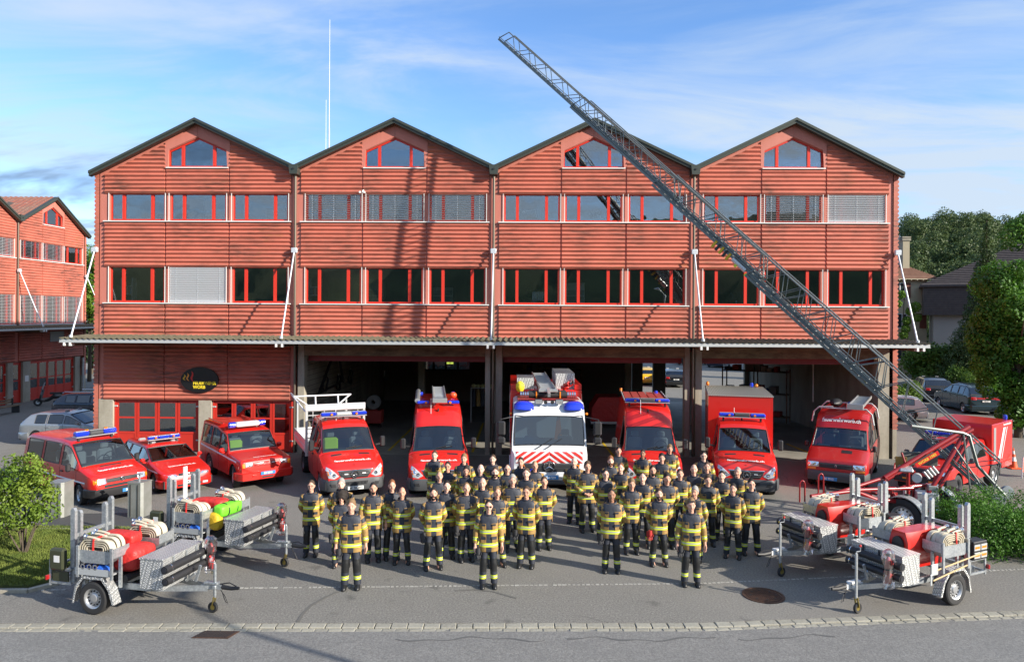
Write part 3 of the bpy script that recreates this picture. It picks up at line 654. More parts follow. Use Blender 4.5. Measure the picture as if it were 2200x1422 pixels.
def bench_scooter():
    def N(u, v, z=0):
        return gp(u, v, z)
    # scooter parked in front of the neighbour's doors
    p = gd(108, 862, 46); p.z = 0; t = thing('scooter', 'black motor scooter with windscreen parked before the red folding doors', 'scooter', p, R(200))
    B_ = M('scooter_black', (.015, .015, .017), .3, coat=.5); m = MB()
    m.loft([[(x, y * w, z + h * y2) for y, y2 in ((-1, 0), (-.6, 1), (.6, 1), (1, 0), (.6, -1), (-.6, -1))] for x, z, w, h in ((-.75, .62, .08, .06), (-.55, .62, .16, .14), (-.2, .60, .17, .15), (.05, .40, .12, .1), (.3, .32, .14, .07), (.5, .36, .12, .08))]); m.build('body', B_, t, 40)
    m = MB(); m.loft([[(x + (z - .3) * -.2, y, z) for y in (-w, w)] + [(x + .1 + (z - .3) * -.2, y, z) for y in (w, -w)] for x, z, w in ((.5, .3, .12), (.52, .6, .2), (.5, .85, .17), (.48, 1.0, .1))]); m.build('leg_shield', B_, t, 40)
    m = MB(); m.cb((-.35, 0, .80), (.75, .28, .12), 0, .05); m.build('seat', RUBBER, t)
    for x in (-.6, .68):
        m = MB(); m.lathe([(.12, -.05), (.24, -.06), (.25, 0), (.24, .06), (.12, .05)], (x, 0, .25), 'y', 18); w = m.build('wheel', RUBBER, t, 40); m = MB(); m.lathe([(.02, -.03), (.13, -.04), (.13, .04), (.02, .03)], (x, 0, .25), 'y', 14); m.build('rim', GALV, w)
    m = MB(); m.tube([(.68, .07, .25), (.5, .07, .7), (.42, 0, 1.02)], .025); m.tube([(.40, -.35, 1.0), (.42, 0, 1.03), (.40, .35, 1.0)], .02); m.build('handlebar', BLACK, t)
    m = MB(); m.add([(.46, -.2, 1.02), (.46, .2, 1.02), (.30, .16, 1.5), (.30, -.16, 1.5)], [(0, 1, 2, 3)]); m.add([(.47, -.2, 1.02), (.47, .2, 1.02), (.31, .16, 1.5), (.31, -.16, 1.5)], [(0, 1, 2, 3)]); m.build('windscreen', M('screen_pale', (.5, .52, .54), .2), t)
    for y in (-.38, .38):
        m = MB(); m.ball((.4, y, 1.12), (.03, .07, .05), 8, 5); m.build('mirror', BLACK, t, 60)
    p = gd(12, 868, 42); t = thing('bench', 'dark wooden bench with a backrest against the neighbouring hall', 'bench', (p.x, p.y, 0), NB.rotation_euler.z)
    for i in range(3): m = MB(); m.box(-1, -.2 + i * .14, .42, 1, -.09 + i * .14, .46); m.build('slat', BEAMM, t)
    for i in range(2): m = MB(); m.box(-1, .24, .58 + i * .14, 1, .27, .68 + i * .14); m.build('back_slat', BEAMM, t)
    for x in (-.85, .85): m = MB(); m.box(x - .04, -.2, 0, x + .04, .24, .42); m.box(x - .04, .2, .42, x + .04, .24, .86); m.build('leg', BLACK, t)
bench_scooter()
# ---------------------------------------------------------------- foliage
def leafmat(name, c1, c2, tr=.35):
    def fn(N, L, b, g, tc, noise, rng, mix, mul, bump):
        c = mix(rng(noise(g, 1.1, 4), .35, .68), c1, c2); L.new(c, b.inputs['Base Color']); b.inputs['Roughness'].default_value = .55; b.inputs['Specular IOR Level'].default_value = .35
        t = N.new('ShaderNodeBsdfTranslucent'); L.new(c, t.inputs[0]); mx = N.new('ShaderNodeMixShader'); mx.inputs[0].default_value = tr; L.new(b.outputs[0], mx.inputs[1]); L.new(t.outputs[0], mx.inputs[2]); L.new(mx.outputs[0], N['Material Output'].inputs[0])
    return node_mat(name, fn)
LF_LIGHT = leafmat('leaf_light', (.11, .20, .02), (.22, .30, .04)); LF_HEDGE = leafmat('leaf_hedge', (.05, .12, .014), (.14, .23, .03)); LF_TREE = leafmat('leaf_tree', (.045, .13, .014), (.10, .235, .026)); LF_DARK = leafmat('leaf_dark', (.018, .040, .012), (.035, .062, .016), .2)
LF_FOREST = leafmat('leaf_forest', (.045, .085, .03), (.12, .16, .05), .3); BARK = M('bark', (.09, .07, .05), .9, bump=(8, .03)); LF_MID = leafmat('leaf_mid', (.085, .18, .018), (.18, .30, .035))
def leaves(C_, n, size, droop=.35, asp=.55, curl=.25):
    """C_: (k,4) lobes x,y,z,r or (k,6) with rx,ry,rz ; returns quads (two-triangle diamonds)"""
    C_ = np.asarray(C_, float); k = len(C_); rr = C_[:, 3:6] if C_.shape[1] >= 6 else np.repeat(C_[:, 3:4], 3, 1)
    wgt = (rr.prod(1)) ** (2 / 3); idx = RNG.choice(k, n, p=wgt / wgt.sum()); d = RNG.normal(size=(n, 3)); d /= np.linalg.norm(d, axis=1)[:, None]
    rad = RNG.uniform(.45, 1.06, n) ** .45; rad *= 1 + .10 * np.sin(d[:, 0] * 7 + idx) * np.sin(d[:, 2] * 6 + idx * 2); P = C_[idx, :3] + d * rad[:, None] * rr[idx]
    nrm = d * .8 + RNG.normal(size=(n, 3)) * .65; nrm[:, 2] += .25; nrm /= np.linalg.norm(nrm, axis=1)[:, None]
    a = RNG.normal(size=(n, 3)); a[:, 2] -= droop; u = a - (a * nrm).sum(1)[:, None] * nrm; u /= np.linalg.norm(u, axis=1)[:, None]; w = np.cross(nrm, u); s = size * RNG.uniform(.6, 1.25, n)[:, None]
    v = np.zeros((n, 4, 3)); v[:, 0] = P - u * s * .5; v[:, 1] = P + w * s * asp * .5 + nrm * s * curl * .3; v[:, 2] = P + u * s * .5; v[:, 3] = P - w * s * asp * .5 + nrm * s * curl * .3
    return v.reshape(-1, 3)
def foliage_obj(name, lobes, n, size, mat, parent=None, **kw):
    v = leaves(lobes, n, size, **kw); o = obj(name, np_mesh(name, v, np.arange(len(v)).reshape(-1, 4), mat), parent); return o
def box_lobes(a, b, c, w, h, n, r, jit=.25, z0=0):
    """lobes filling a hedge running a->b (xy), width w, height h"""
    a = Vector(a[:2]); b = Vector(b[:2]); d = b - a; L_ = d.length; d.normalize(); q = Vector((-d.y, d.x)); out = []
    for _ in range(n):
        t = random.uniform(0, L_); s = random.uniform(-w / 2, w / 2); z = z0 + random.uniform(r * .6, h - r * random.uniform(.6, .95)); p = a + d * t + q * s; out.append((p.x, p.y, z, r * random.uniform(.7, 1.25)))
    return out
def tree(name, label, cat, base, h, crown, n, size, mat, trunk_r=.18, group=None, limbs=6, **kw):
    t = thing(name, label, cat, base, 0, group); m = MB(); th = h * .55
    m.tube([(0, 0, -.1), (.05, .02, th * .4), (-.04, .05, th * .75), (0, 0, th)], [trunk_r, trunk_r * .8, trunk_r * .65, trunk_r * .4], 9)
    for i in range(limbs):
        a = i * 2.4; z = th * (.35 + .6 * i / limbs); r_ = crown[i % len(crown)]; m.tube([(0, 0, z), (math.cos(a) * h * .08, math.sin(a) * h * .08, z + h * .08), (math.cos(a) * h * .2, math.sin(a) * h * .2, z + h * .2)], [trunk_r * .4, trunk_r * .28, trunk_r * .1], 6)
    m.build('trunk', BARK, t, 60); foliage_obj('crown', crown, n, size, mat, t, **kw); return t
def vegetation():
    # left shrub on the lawn
    b = gp(52, 1190); t = thing('shrub', 'bright green leafy shrub on the lawn beside the steel bin', 'shrub', (b.x, b.y, 0))
    lobes = [(-.3, .1, 1.7, .55), (.25, 0, 1.55, .45), (-.1, .2, 2.05, .42), (-.75, .1, 1.35, .5), (.1, -.2, 1.1, .42), (.55, .05, 1.1, .33), (-.5, -.25, .95, .42), (-1.1, .2, 1.7, .5), (.35, .1, 1.95, .28), (.05, .1, 2.3, .2), (.62, .1, 1.5, .2), (-.9, 0, .7, .35), (-1.3, -.1, 1.0, .4)] + [(random.uniform(-1.2, .75), random.uniform(-.3, .3), random.uniform(.8, 2.35), random.uniform(.10, .2)) for _ in range(26)]
    m = MB()
    for i in range(11):
        a = i * 2.39; l = lobes[i % len(lobes)]; m.tube([(math.cos(a) * .05, math.sin(a) * .05, 0), (math.cos(a) * .1 + l[0] * .3, math.sin(a) * .1 + l[1] * .3, .55), (l[0] * .8, l[1], l[2] * .8), (l[0] + .1 * math.cos(a), l[1], l[2] + .25)], [.02, .016, .011, .004], 6)
    m.build('stem', BARK, t); foliage_obj('foliage', lobes, 7000, .095, LF_LIGHT, t)
    # big hedge at the right edge
    a, c = gp(2020, 1200), gp(2330, 1222); t = thing('hedge', 'low bright green hedge beside the rightmost hose trailer', 'hedge', (0, 0, 0))
    lb = box_lobes((a.x + .7, a.y + .9), (c.x + 2, c.y + 1.2), 0, 2.0, 1.38, 95, .46); foliage_obj('foliage', lb, 42000, .075, LF_TREE, t, asp=.45)
    m = MB()
    for i in range(40):
        l = lb[i]; m.tube([(l[0], l[1], 0), (l[0] + .1, l[1], l[2])], .012, 5)
    m.build('stem', BARK, t)
    # car park hedge, far dark hedge, round bush
    a, c = gd(2044, 815, 62), gd(2235, 890, 41); t = thing('hedge', 'long clipped hedge behind the parked blue minivan', 'hedge'); lb = box_lobes((a.x, a.y + 1), (c.x + 3, c.y + .5), 0, 2.2, 1.9, 150, .62); foliage_obj('foliage', lb, 42000, .16, LF_HEDGE, t); m = MB(); [m.tube([(l[0], l[1], 0), (l[0], l[1], l[2])], .03, 5) for l in lb[:30]]; m.build('stem', BARK, t)
    a, c = gd(1962, 786, 63), gd(2135, 792, 62); t = thing('hedge', 'tall dark hedge in front of the grey house', 'hedge'); lb = box_lobes((a.x, a.y), (c.x, c.y), 0, 2.0, 3.6, 90, .95); foliage_obj('foliage', lb, 26000, .26, LF_HEDGE, t); m = MB(); [m.tube([(l[0], l[1], 0), (l[0], l[1], l[2])], .04, 5) for l in lb[:30]]; m.build('stem', BARK, t)
    a = gd(1946, 825, 46); t = thing('bush', 'rounded bush between fire station and dark blue estate car', 'bush', (a.x, a.y, 0)); lb = [(random.uniform(-1.3, .9), random.uniform(-.7, .7), random.uniform(.5, 1.6), .6) for _ in range(16)]; foliage_obj('foliage', lb, 9000, .14, LF_HEDGE, t); m = MB(); [m.tube([(l[0], l[1], 0), (l[0], l[1], l[2])], .03, 5) for l in lb[:8]]; m.build('stem', BARK, t)
    # weeds at the right pillar foot
    a = gp(1903, 985); t = thing('weed', 'pale weed growing at the foot of the last pillar', 'plant', (a.x, a.y + .2, 0)); foliage_obj('foliage', [(0, 0, .25, .2), (.05, 0, .5, .14), (-.12, .05, .2, .15)], 700, .05, LF_LIGHT, t)
    # broad light tree on the right edge
    a = gd(2188, 900, 36); cr = [(random.uniform(-2.0, 4.5), random.uniform(-2, 2.4), random.uniform(3.2, 8.2), random.uniform(.7, 1.25)) for _ in range(34)]; cr = [c for c in cr if c[0] > -1.6 + abs(c[2] - 5.4) * .55] + [(-1.3, 0, 6.0, .8), (-1.7, .3, 4.8, .7), (-1.4, 0, 3.6, .9), (-.9, .2, 7.6, .7), (0, 0, 8.3, .6), (-.3, .1, 2.6, .8), (.8, 0, 1.9, .8), (-.2, 0, 1.2, .8), (.2, 0, 1.9, .9), (-1.2, .2, 2.6, .7), (1.4, 0, 1.2, .9), (1.0, 0, 2.8, .9), (-.8, 0, 4.5, 1.0)]
    tree('broadleaf_tree', 'light green broadleaf tree towering over the car park hedge', 'tree', (a.x, a.y, 0), 9, cr, 52000, .20, LF_TREE, .2, limbs=9)
    a = gd(2196, 900, 40); cr = [(random.uniform(-.9, 3), random.uniform(-1, 1), random.uniform(9, 11.6), random.uniform(.5, .9)) for _ in range(12)] + [(.5, 0, 8.6, 1.0)]
    tree('broadleaf_tree', 'taller thin crown showing above the light green tree', 'tree', (a.x + .8, a.y, 0), 12, cr, 7000, .20, LF_TREE, .2)
    # tall narrow spruce
    a = gd(2118, 800, 60); t = thing('spruce_tree', 'tall dark spruce with pointed top beside the grey house', 'tree', (a.x, a.y, 0)); m = MB(); m.tube([(0, 0, 0), (0, 0, 14)], [.25, .03], 8); m.build('trunk', BARK, t)
    cr = []
    for i in range(130):
        z = 1.0 + 12.8 * (i / 130) ** .9; rr = (14.4 - z) * .20 + (0.95 * max(0, (6.0 - z)) * .30); ang = i * 2.4; cr.append((math.cos(ang) * rr * .62, math.sin(ang) * rr * .62, z - rr * .15, max(.2, rr * .5), max(.2, rr * .5), .22 + rr * .12))
    foliage_obj('crown', cr, 46000, .24, leafmat('leaf_spruce', (.03, .065, .018), (.08, .12, .025), .2), t, droop=1.2, asp=.3)
    # trees between the two red halls
    a = gd(192, 760, 62); tree('birch_tree', 'sunlit green tree in the gap between the two red halls', 'tree', (a.x, a.y, 0), 11.5, [(random.uniform(-1.8, 2.5), random.uniform(-1.5, 1.5), random.uniform(4, 11), random.uniform(.7, 1.2)) for _ in range(26)], 12000, .26, LF_MID, .18)
    a = gd(196, 760, 70); tree('dark_tree', 'dark green tree low in the gap between the halls', 'tree', (a.x, a.y, 0), 7, [(random.uniform(-2.5, 3), random.uniform(-1.5, 1.5), random.uniform(1, 6.5), random.uniform(.9, 1.4)) for _ in range(20)], 9000, .3, LF_DARK, .2)
    # creeper on the cream house and grass verge
    a = gd(1946, 700, 70); t = thing('creeper', 'green creeper climbing the wall of the cream house', 'climbing plant', (a.x, a.y, 0)); foliage_obj('foliage', [(random.uniform(-1, .5), 0, z, .4) for z in (4.2, 4.8, 5.6, 6.5, 7.2, 8.1, 3.4)] + [(.9, 0, 6.9, .5), (1.1, 0, 5.9, .4)], 3500, .2, LF_MID, t)
    m = MB(); m.tube([(-.3, .3, 0), (-.2, .25, 4), (0, .3, 8)], .04, 5); m.build('stem', BARK, t)
vegetation()
def forest():
    # wooded hill behind the houses
    nx, ny = 60, 14; V = []; hx = lambda x, y: 2 + 27 * min(1, max(0, (y - 120) / 90)) ** 1.15 + 2.0 * math.sin(x * .045 + 1) + 1.2 * math.sin(x * .11)
    for j in range(ny):
        for i in range(nx):
            x = -60 + i * 8; y = 105 + j * 14; V.append((x, y, hx(x, y) if y < 260 else hx(x, 260)))
    Fc = [(j * nx + i, j * nx + i + 1, (j + 1) * nx + i + 1, (j + 1) * nx + i) for j in range(ny - 1) for i in range(nx - 1)]
    tag(MB().add(V, Fc).build('hill', M('hill_soil', (.02, .03, .012), 1), smooth=60), kind='structure')
    lobes = []
    for j in range(15):
        y = 118 + j * 7.5
        x = (y + 30.7) * .50
        while x < (y + 30.7) * .84:
            x += random.uniform(4.5, 7.5); h = random.uniform(3.5, 7); z = hx(x, y) + h; r = random.uniform(2.6, 4.2)
            lobes.append((x, y + random.uniform(-2, 2), z, r, r, r * 1.25))
            for _ in range(2): lobes.append((x + random.uniform(-2.4, 2.4), y + random.uniform(-3, 0), z + random.uniform(-3, 2.2), r * .55, r * .55, r * .5))
    o = foliage_obj('forest', lobes, 260000, .62, LF_FOREST, None, droop=.2, asp=.7); tag(o, kind='stuff')
    # low wooded ridge across the valley, behind the photographer; the windows mirror it
    V = []; nx, ny = 90, 8
    for j in range(ny):
        for i in range(nx):
            x = -420 + i * 9.5 + random.uniform(-2, 2); t = j / (ny - 1); V.append((x, -120 - 70 * t, 26 * math.sin(min(1, t * 1.3) * PI / 2) * (1 + .22 * math.sin(x * .021) + .10 * math.sin(x * .13 + j)) + random.uniform(-1.2, 3.4) - .6))
    Fc = [(j * nx + i, j * nx + i + 1, (j + 1) * nx + i + 1, (j + 1) * nx + i) for j in range(ny - 1) for i in range(nx - 1)]
    tag(MB().add(V, Fc).build('hill', M('ridge_green', (.035, .045, .022), 1, var=(.05, 1, (.10, .12, .05))), smooth=30), kind='structure')
forest()
# ---------------------------------------------------------------- houses on the right
STUCCO = M('cream_stucco', (.56, .50, .34), .9, var=(.5, .6, (.48, .43, .30)), bump=(12, .01)); STUCCO2 = M('grey_stucco', (.30, .29, .27), .9, var=(.4, .6, (.24, .235, .22)), bump=(12, .01)); SLATE = M('dark_shingle', (.055, .045, .045), .75, var=(3, .8, (.085, .07, .065))); SHUT = M('shutter', (.20, .065, .045), .7)
def house_window(r, x, y, z, w, h, shut=0, glass=True):
    f = MB(); f.box(x, y - .03, z, x + .07, y + .04, z + h); f.box(x + w - .07, y - .03, z, x + w, y + .04, z + h); f.box(x + .07, y - .03, z, x + w - .07, y + .04, z + .07); f.box(x + .07, y - .03, z + h - .07, x + w - .07, y + .04, z + h); f.box(x + w / 2 - .04, y - .03, z + .07, x + w / 2 + .04, y + .04, z + h - .07)
    fo = f.build('window', WHITE, r); p = MB(); p.box(x + .07, y - .005, z + .07, x + w / 2 - .04, y + .004, z + h - .07); p.box(x + w / 2 + .04, y - .005, z + .07, x + w - .07, y + .004, z + h - .07); p.build('pane', M('house_glass', (.03, .04, .045), .05, spec=.8), fo)
    s = MB(); s.box(x - .08, y - .12, z - .1, x + w + .08, y + .02, z - .01); s.build('sill', WHITE, r)
    for sg in ((-1,) if shut == 1 else (1,) if shut == 2 else (-1, 1) if shut == 3 else ()):
        xa = x - w * .52 if sg < 0 else x + w + .02; s = MB(); s.box(xa, y - .07, z, xa + w * .5, y - .025, z + h)
        for q in range(int(h / .16)): s.box(xa + .06, y - .082, z + .06 + q * .16, xa + w * .5 - .06, y - .071, z + .14 + q * .16)
        s.build('shutter', SHUT, r)
def hip_roof(m, x0, x1, y0, y1, z0, z1, inset, t=.2):
    a = [(x0, y0, z0), (x1, y0, z0), (x1, y1, z0), (x0, y1, z0)]; ym = (y0 + y1) / 2; rr = [(x0 + inset, ym, z1), (x1 - inset, ym, z1)]
    m.add(a + rr + [(p[0], p[1], p[2] - t) for p in a], [(0, 1, 5, 4), (2, 3, 4, 5), (1, 2, 5), (3, 0, 4), (0, 6, 7, 1), (1, 7, 8, 2), (2, 8, 9, 3), (3, 9, 6, 0), (6, 9, 8, 7)])
    # tile courses
    n = 22
    for i in range(1, n):
        t_ = i / n; za = z0 + (z1 - z0) * t_ + .02; m.bar((x0 + inset * t_, y0 + (ym - y0) * t_, za), (x1 - inset * t_, y0 + (ym - y0) * t_, za), .12, .05)
def houses():
    a = gd(1991, 740, 74); t = thing('cream_house', 'cream house with brown tiled roof and shutters behind the station corner', 'house', (a.x, a.y, 0), R(1)); w = 14
    m = MB(); m.box(-w, 0, -1, 0, 9, 9.75); m.build('wall', STUCCO, t)
    m = MB(); hip_roof(m, -w - .7, .55, -.7, 9.7, 10.05, 12.6, 3.4); m.build('roof', M('brown_tiles', (.15, .075, .05), .85, var=(2.5, .8, (.21, .11, .075))), t)
    m = MB(); m.box(-w - .7, -.72, 9.78, .55, 0, 9.84)
    for i in range(24): m.box(-w + i * .6, -.66, 9.68, -w + i * .6 + .1, -.02, 9.78)
    m.build('eaves', M('eaves', (.50, .44, .32), .8), t)
    m = MB(); m.box(-1.85, 1.2, 10.6, -1.15, 2.2, 13.9); m.build('chimney', M('chimney', (.32, .28, .20), .9), t); m = MB(); [m.box(-1.95, 1.1, 13.9 + i * .16, -1.05, 2.3, 13.99 + i * .16) for i in range(3)]; m.build('chimney_cap', CONC, t)
    house_window(t, -3.3, -.005, 7.9, 1.05, 1.55, 3)
    for z in (4.8, 1.6): house_window(t, -1.95 - 1.1, -.005, z, 1.0, 1.5, 0); s = MB(); s.box(-.78, -.07, z, -.1, -.02, z + 1.5); s.build('shutter', SHUT, t)
    a = gd(1982, 740, 70); t = thing('grey_house', 'grey rendered house with dark shingled mansard roof behind the hedge', 'house', (a.x, a.y, 0), R(-27)); w = 17
    m = MB(); m.box(.9, 0, -1, w, 11, 7.0); m.build('wall', STUCCO2, t)
    m = MB(); m.box(.05, -.7, 6.15, 4.2, 12, 8.9); m.box(6.6, -.7, 6.15, w, 12, 8.9); m.box(4.2, .9, 6.15, 6.6, 12, 8.9); m.box(4.2, -.7, 8.35, 6.6, .9, 8.9); m.build('shingle_wall', SLATE, t)
    m = MB(); m.box(4.2, .3, 5.0, 6.6, .88, 8.34); m.build('gable_wall', STUCCO2, t)
    m = MB(); hip_roof(m, -.25, w + 4, -1.0, 13, 9.05, 13.2, 8.5); m.build('roof', SLATE, t)
    m = MB()
    for i in range(16):
        m.box(.04, -.712, 6.2 + i * .17, 4.2, -.701, 6.225 + i * .17)
    m.build('shingle_course', M('shingle_line', (.03, .025, .025), .9), t)
    house_window(t, 4.5, .29, 7.1, 1.1, 1.1); house_window(t, 4.6, -.005, 3.35, 1.0, 1.35); house_window(t, 4.6, -.005, .3, 1.0, 1.35); house_window(t, 12, -.005, 3.35, 1.0, 1.35)
houses()
def street_bits():
    # no entry sign
    p = gp(2056, 800); d = (p - CAM).length; p = gd(2056, 798, 70); t = thing('no_entry_sign', 'round red no-entry sign on a post by the far hedge', 'road sign', (p.x, p.y, 0)); zc = 6 + (ray(2056, 779).z) * 70
    m = MB(); m.cyl((0, 0, zc), .36, .04, 'y', 24); m.build('disc', M('sign_red', (.55, .02, .02), .4), t); m = MB(); m.box(-.24, -.03, zc - .07, .24, -.021, zc + .07); m.build('bar', WPAINT, t); m = MB(); m.tube([(0, .05, 0), (0, .05, zc + .3)], .03, 8); m.build('post', GALV, t)
    # traffic cones and barrier
    p = gp(2177, 1006); t = thing('traffic_cone', 'orange and white traffic cone behind the red pickup', 'cone', (p.x, p.y, 0)); OR = M('cone_orange', (.75, .10, .02), .5)
    m = MB(); m.cb((0, 0, .025), (.42, .42, .05), 0, .02); m.build('base', OR, t)
    for i, (z0, z1) in enumerate(((.05, .30), (.301, .46), (.461, .58), (.581, .70), (.701, .84))):
        f = lambda z: .155 - .145 * (z / .84); m = MB(); m.lathe([(f(z0), z0), (f(z1), z1)], n=18); m.build('band', WPAINT if i % 2 else OR, t, 60)
    p = gp(2196, 1027); t = thing('barrier', 'folding orange and white roadwork sign cut by the right picture edge', 'barrier', (p.x + .1, p.y, 0)); m = MB(); 
    for x, q in ((-.12, 0), (.85, 0)): m.bar((x, 0, 0), (x + .18 if x < 0 else x - .18, .2, .75), .04, .03)
    m.build('leg', WPAINT, t); m = MB(); m.add([(-.05, .05, .22), (.80, .05, .22), (.70, .22, .72), (.06, .22, .72), (-.05, .07, .22), (.80, .07, .22), (.70, .24, .72), (.06, .24, .72)], [(0, 1, 2, 3), (4, 5, 6, 7), (0, 1, 5, 4), (2, 3, 7, 6)]); m.build('panel', OR, t); m = MB(); m.add([(.07, .06, .30), (.68, .06, .30), (.66, .105, .46), (.09, .105, .46)], [(0, 1, 2, 3)]); m.build('stripe', WPAINT, t)
    # manhole cover, drain grate
    p = gp(1640, 1279); t = thing('manhole_cover', 'rust brown round manhole cover on the asphalt near the right trailers', 'manhole', (p.x, p.y, .004)); RU = M('rust_iron', (.11, .06, .04), .6, .4, var=(12, .8, (.05, .03, .025)))
    m = MB(); m.cyl((0, 0, 0), .44, .012, n=40); m.build('cover', RU, t); m = MB(); m.lathe([(.44, .0), (.44, .012), (.40, .014), (.40, 0)], n=40); m.build('ring', RU, t)
    m = MB()
    for i in range(-9, 10):
        x = i * .042; h = math.sqrt(.37 ** 2 - x * x) if abs(x) < .37 else 0
        if h > .02: m.box(x - .011, -h, .006, x + .011, h, .016)
    tag(m.build('rib', RU, t), kind='stuff')
    m = MB(); [m.cyl((.27 * math.cos(a * PI / 4), .27 * math.sin(a * PI / 4), .014), .028, .01, n=8) for a in range(8)]; tag(m.build('hole', BLACK, t), kind='stuff')
    p = gp(463, 1361); t = thing('drain_cover', 'rectangular rusty drain cover in the road beside the kerb', 'drain', (p.x, p.y, -.013)); m = MB(); m.prism([(-.38, -.16), (.30, -.16), (.40, .14), (-.26, .14)], 0, .012, 'z'); m.build('frame', RU, t)
    m = MB(); [m.prism([(-.33 + i * .055, -.13), (-.305 + i * .055, -.13), (-.215 + i * .055, .115), (-.24 + i * .055, .115)], .012, .018, 'z') for i in range(11)]; tag(m.build('slot', BLACK, t), kind='stuff')
    # steel underfloor-container chutes
    SS = M('brushed_steel', (.50, .51, .49), .42, .7, var=(2, .5, (.2, .22, .15)))
    for u, lab in ((118, 'tall stainless waste chute beside the shrub'), (289, 'tall stainless waste chute with lever, between minibus and hose trailer')):
        p = gp(u, 1112); t = thing('waste_chute', lab, 'waste bin', (p.x, p.y + .25, 0), R(-6), 'stainless waste chutes by the lawn'); m = MB()
        m.prism([(-.25, -.16), (-.20, -.24), (.20, -.24), (.25, -.16), (.25, .22), (-.25, .22)], 0, .98, 'z'); m.build('body', SS, t); m = MB(); m.prism([(-.26, -.17), (-.205, -.25), (.205, -.25), (.26, -.17), (.26, .23), (-.26, .23)], .981, 1.02, 'z'); m.build('lid', SS, t)
        m = MB(); m.box(-.12, -.256, .02, -.105, -.242, .96); m.box(.105, -.256, .02, .12, -.242, .96); m.build('seam', BLACK, t)
        if u > 200: m = MB(); m.tube([(0, 0, 1.0), (0, 0, 1.2)], .03, 8); m.cb((0, 0, 1.22), (.16, .12, .04), 0, .01); m.build('lever', GALV, t)
    # white radio masts behind the second gable
    for u, v0, v1, w in ((707, 43, 322, .030), (700, 215, 322, .026)):
        p = gd(u, v1, 36); z1 = 6 + ray(u, v0).z * 36; t = thing('radio_mast', 'tall thin white radio mast rising behind the second gable' if v0 < 100 else 'shorter white radio mast close beside the tall one', 'mast', (p.x, p.y, 10.8)); m = MB(); m.tube([(0, 0, 0), (0, 0, (z1 - 10.8) * .45)], w, 8); m.build('pole', WPAINT, t); m = MB(); m.tube([(0, 0, (z1 - 10.8) * .45), (0, 0, z1 - 10.8)], [w * .6, w * .35], 6); m.build('antenna', WPAINT, t)
    # twin floodlight on the second bay
    p = gy(779, 412, -.25); t = thing('wall_floodlight', 'small white twin floodlight mounted under the second gable', 'lamp', p); m = MB(); m.tube([(0, .2, .1), (0, 0, .05), (0, 0, -.05)], .02, 6); m.build('bracket', WPAINT, t)
    for sx in (-1, 1): m = MB(); m.cyl((sx * .09, -.03, -.03), .05, .14, 'y', 10, r2=.035); m.build('lamp_head', WPAINT, t)
    # dark patch painting the shade behind the lawn, and tyre curve
    P = [gp(*q) for q in ((112, 1104), (352, 1100), (392, 1131), (70, 1130))]; m = MB(); m.prism([(p.x, p.y) for p in P], -.01, .004, 'z'); tag(m.build('painted_shade_patch', M('painted_shade', (.05, .05, .05), .8, var=(30, .6, (.09, .09, .088)))), kind='structure')
    P = [gp(*q, .006) for q in ((640, 1335), (650, 1318), (668, 1300), (695, 1284), (726, 1270))]; m = MB()
    for a, b in zip(P, P[1:]): m.bar(a, b, .07, .002)
    P = [gp(*q, .006) for q in ((978, 1268), (1020, 1266), (1060, 1270), (1095, 1280), (1110, 1284))]
    for a, b in zip(P, P[1:]): m.bar(a, b, .06, .002)
    tag(m.build('tyre_mark', M('tyre_mark', (.125, .12, .108), .9)), kind='structure')
    P = [gp(850 + i * 16, 1372 + 3.5 * math.sin(i * .42) + 2.0 * math.sin(i * 1.1) - (0 if i < 40 else (i - 40) * .30), -.012) for i in range(60)]; m = MB()
    for i, (a, b) in enumerate(zip(P, P[1:])):
        if i % 23 < 20: m.bar(a, b, .035 + .02 * math.sin(i * .9), .003)
    tag(m.build('tar_seam', M('tar', (.10, .10, .098), .8)), kind='structure')
    # the street lamp whose shadow falls across the road at the left
    a = gp(455, 1333); t = thing('street_lamp', 'tall grey street lamp beside the road, casting the thin slanting shadow', 'street lamp', (a.x + 16.6, a.y - 8.3, -.01)); m = MB(); m.tube([(0, 0, 0), (0, 0, 7.6), (-.2, .3, 7.9), (-.6, .9, 8.0)], [.09, .06, .05, .05], 10); m.build('post', GALV, t, 50); m = MB(); m.cb((-.8, 1.2, 8.0), (.3, .7, .12), 0, .04); m.build('lamp_head', STEEL, t)
street_bits()
# ---------------------------------------------------------------- vehicles
RED = M('signal_red', (.60, .016, .010), .32, coat=.6, var=(1.3, .25, (.50, .02, .012))); VWHITE = M('vehicle_white', (.70, .71, .72), .3, coat=.5); SILVER = M('silver_paint', (.36, .38, .40), .3, .6, coat=.5); NAVY = M('navy_paint', (.02, .03, .055), .25, .3, coat=.8)
PETROL = M('petrol_paint', (.02, .045, .06), .25, .4, coat=.8); BLACKP = M('black_paint', (.012, .013, .016), .2, coat=.8); CREAMW = M('old_white_paint', (.72, .71, .67), .35, coat=.4); YELP = M('yellow_car_paint', (.70, .42, .02), .3, coat=.6)
GREYPL = M('grey_bumper', (.055, .058, .062), .55); CHROME = M('chrome', (.75, .75, .76), .12, 1.); LENS = M('head_lens', (.62, .66, .70), .08, .35, coat=1.); REFL = M('reflector', (.85, .86, .88), .15, .9); AMBER = M('amber_lens', (.80, .22, .01), .2, coat=.8); TAILR = M('tail_lens', (.35, .008, .008), .2, coat=.8)
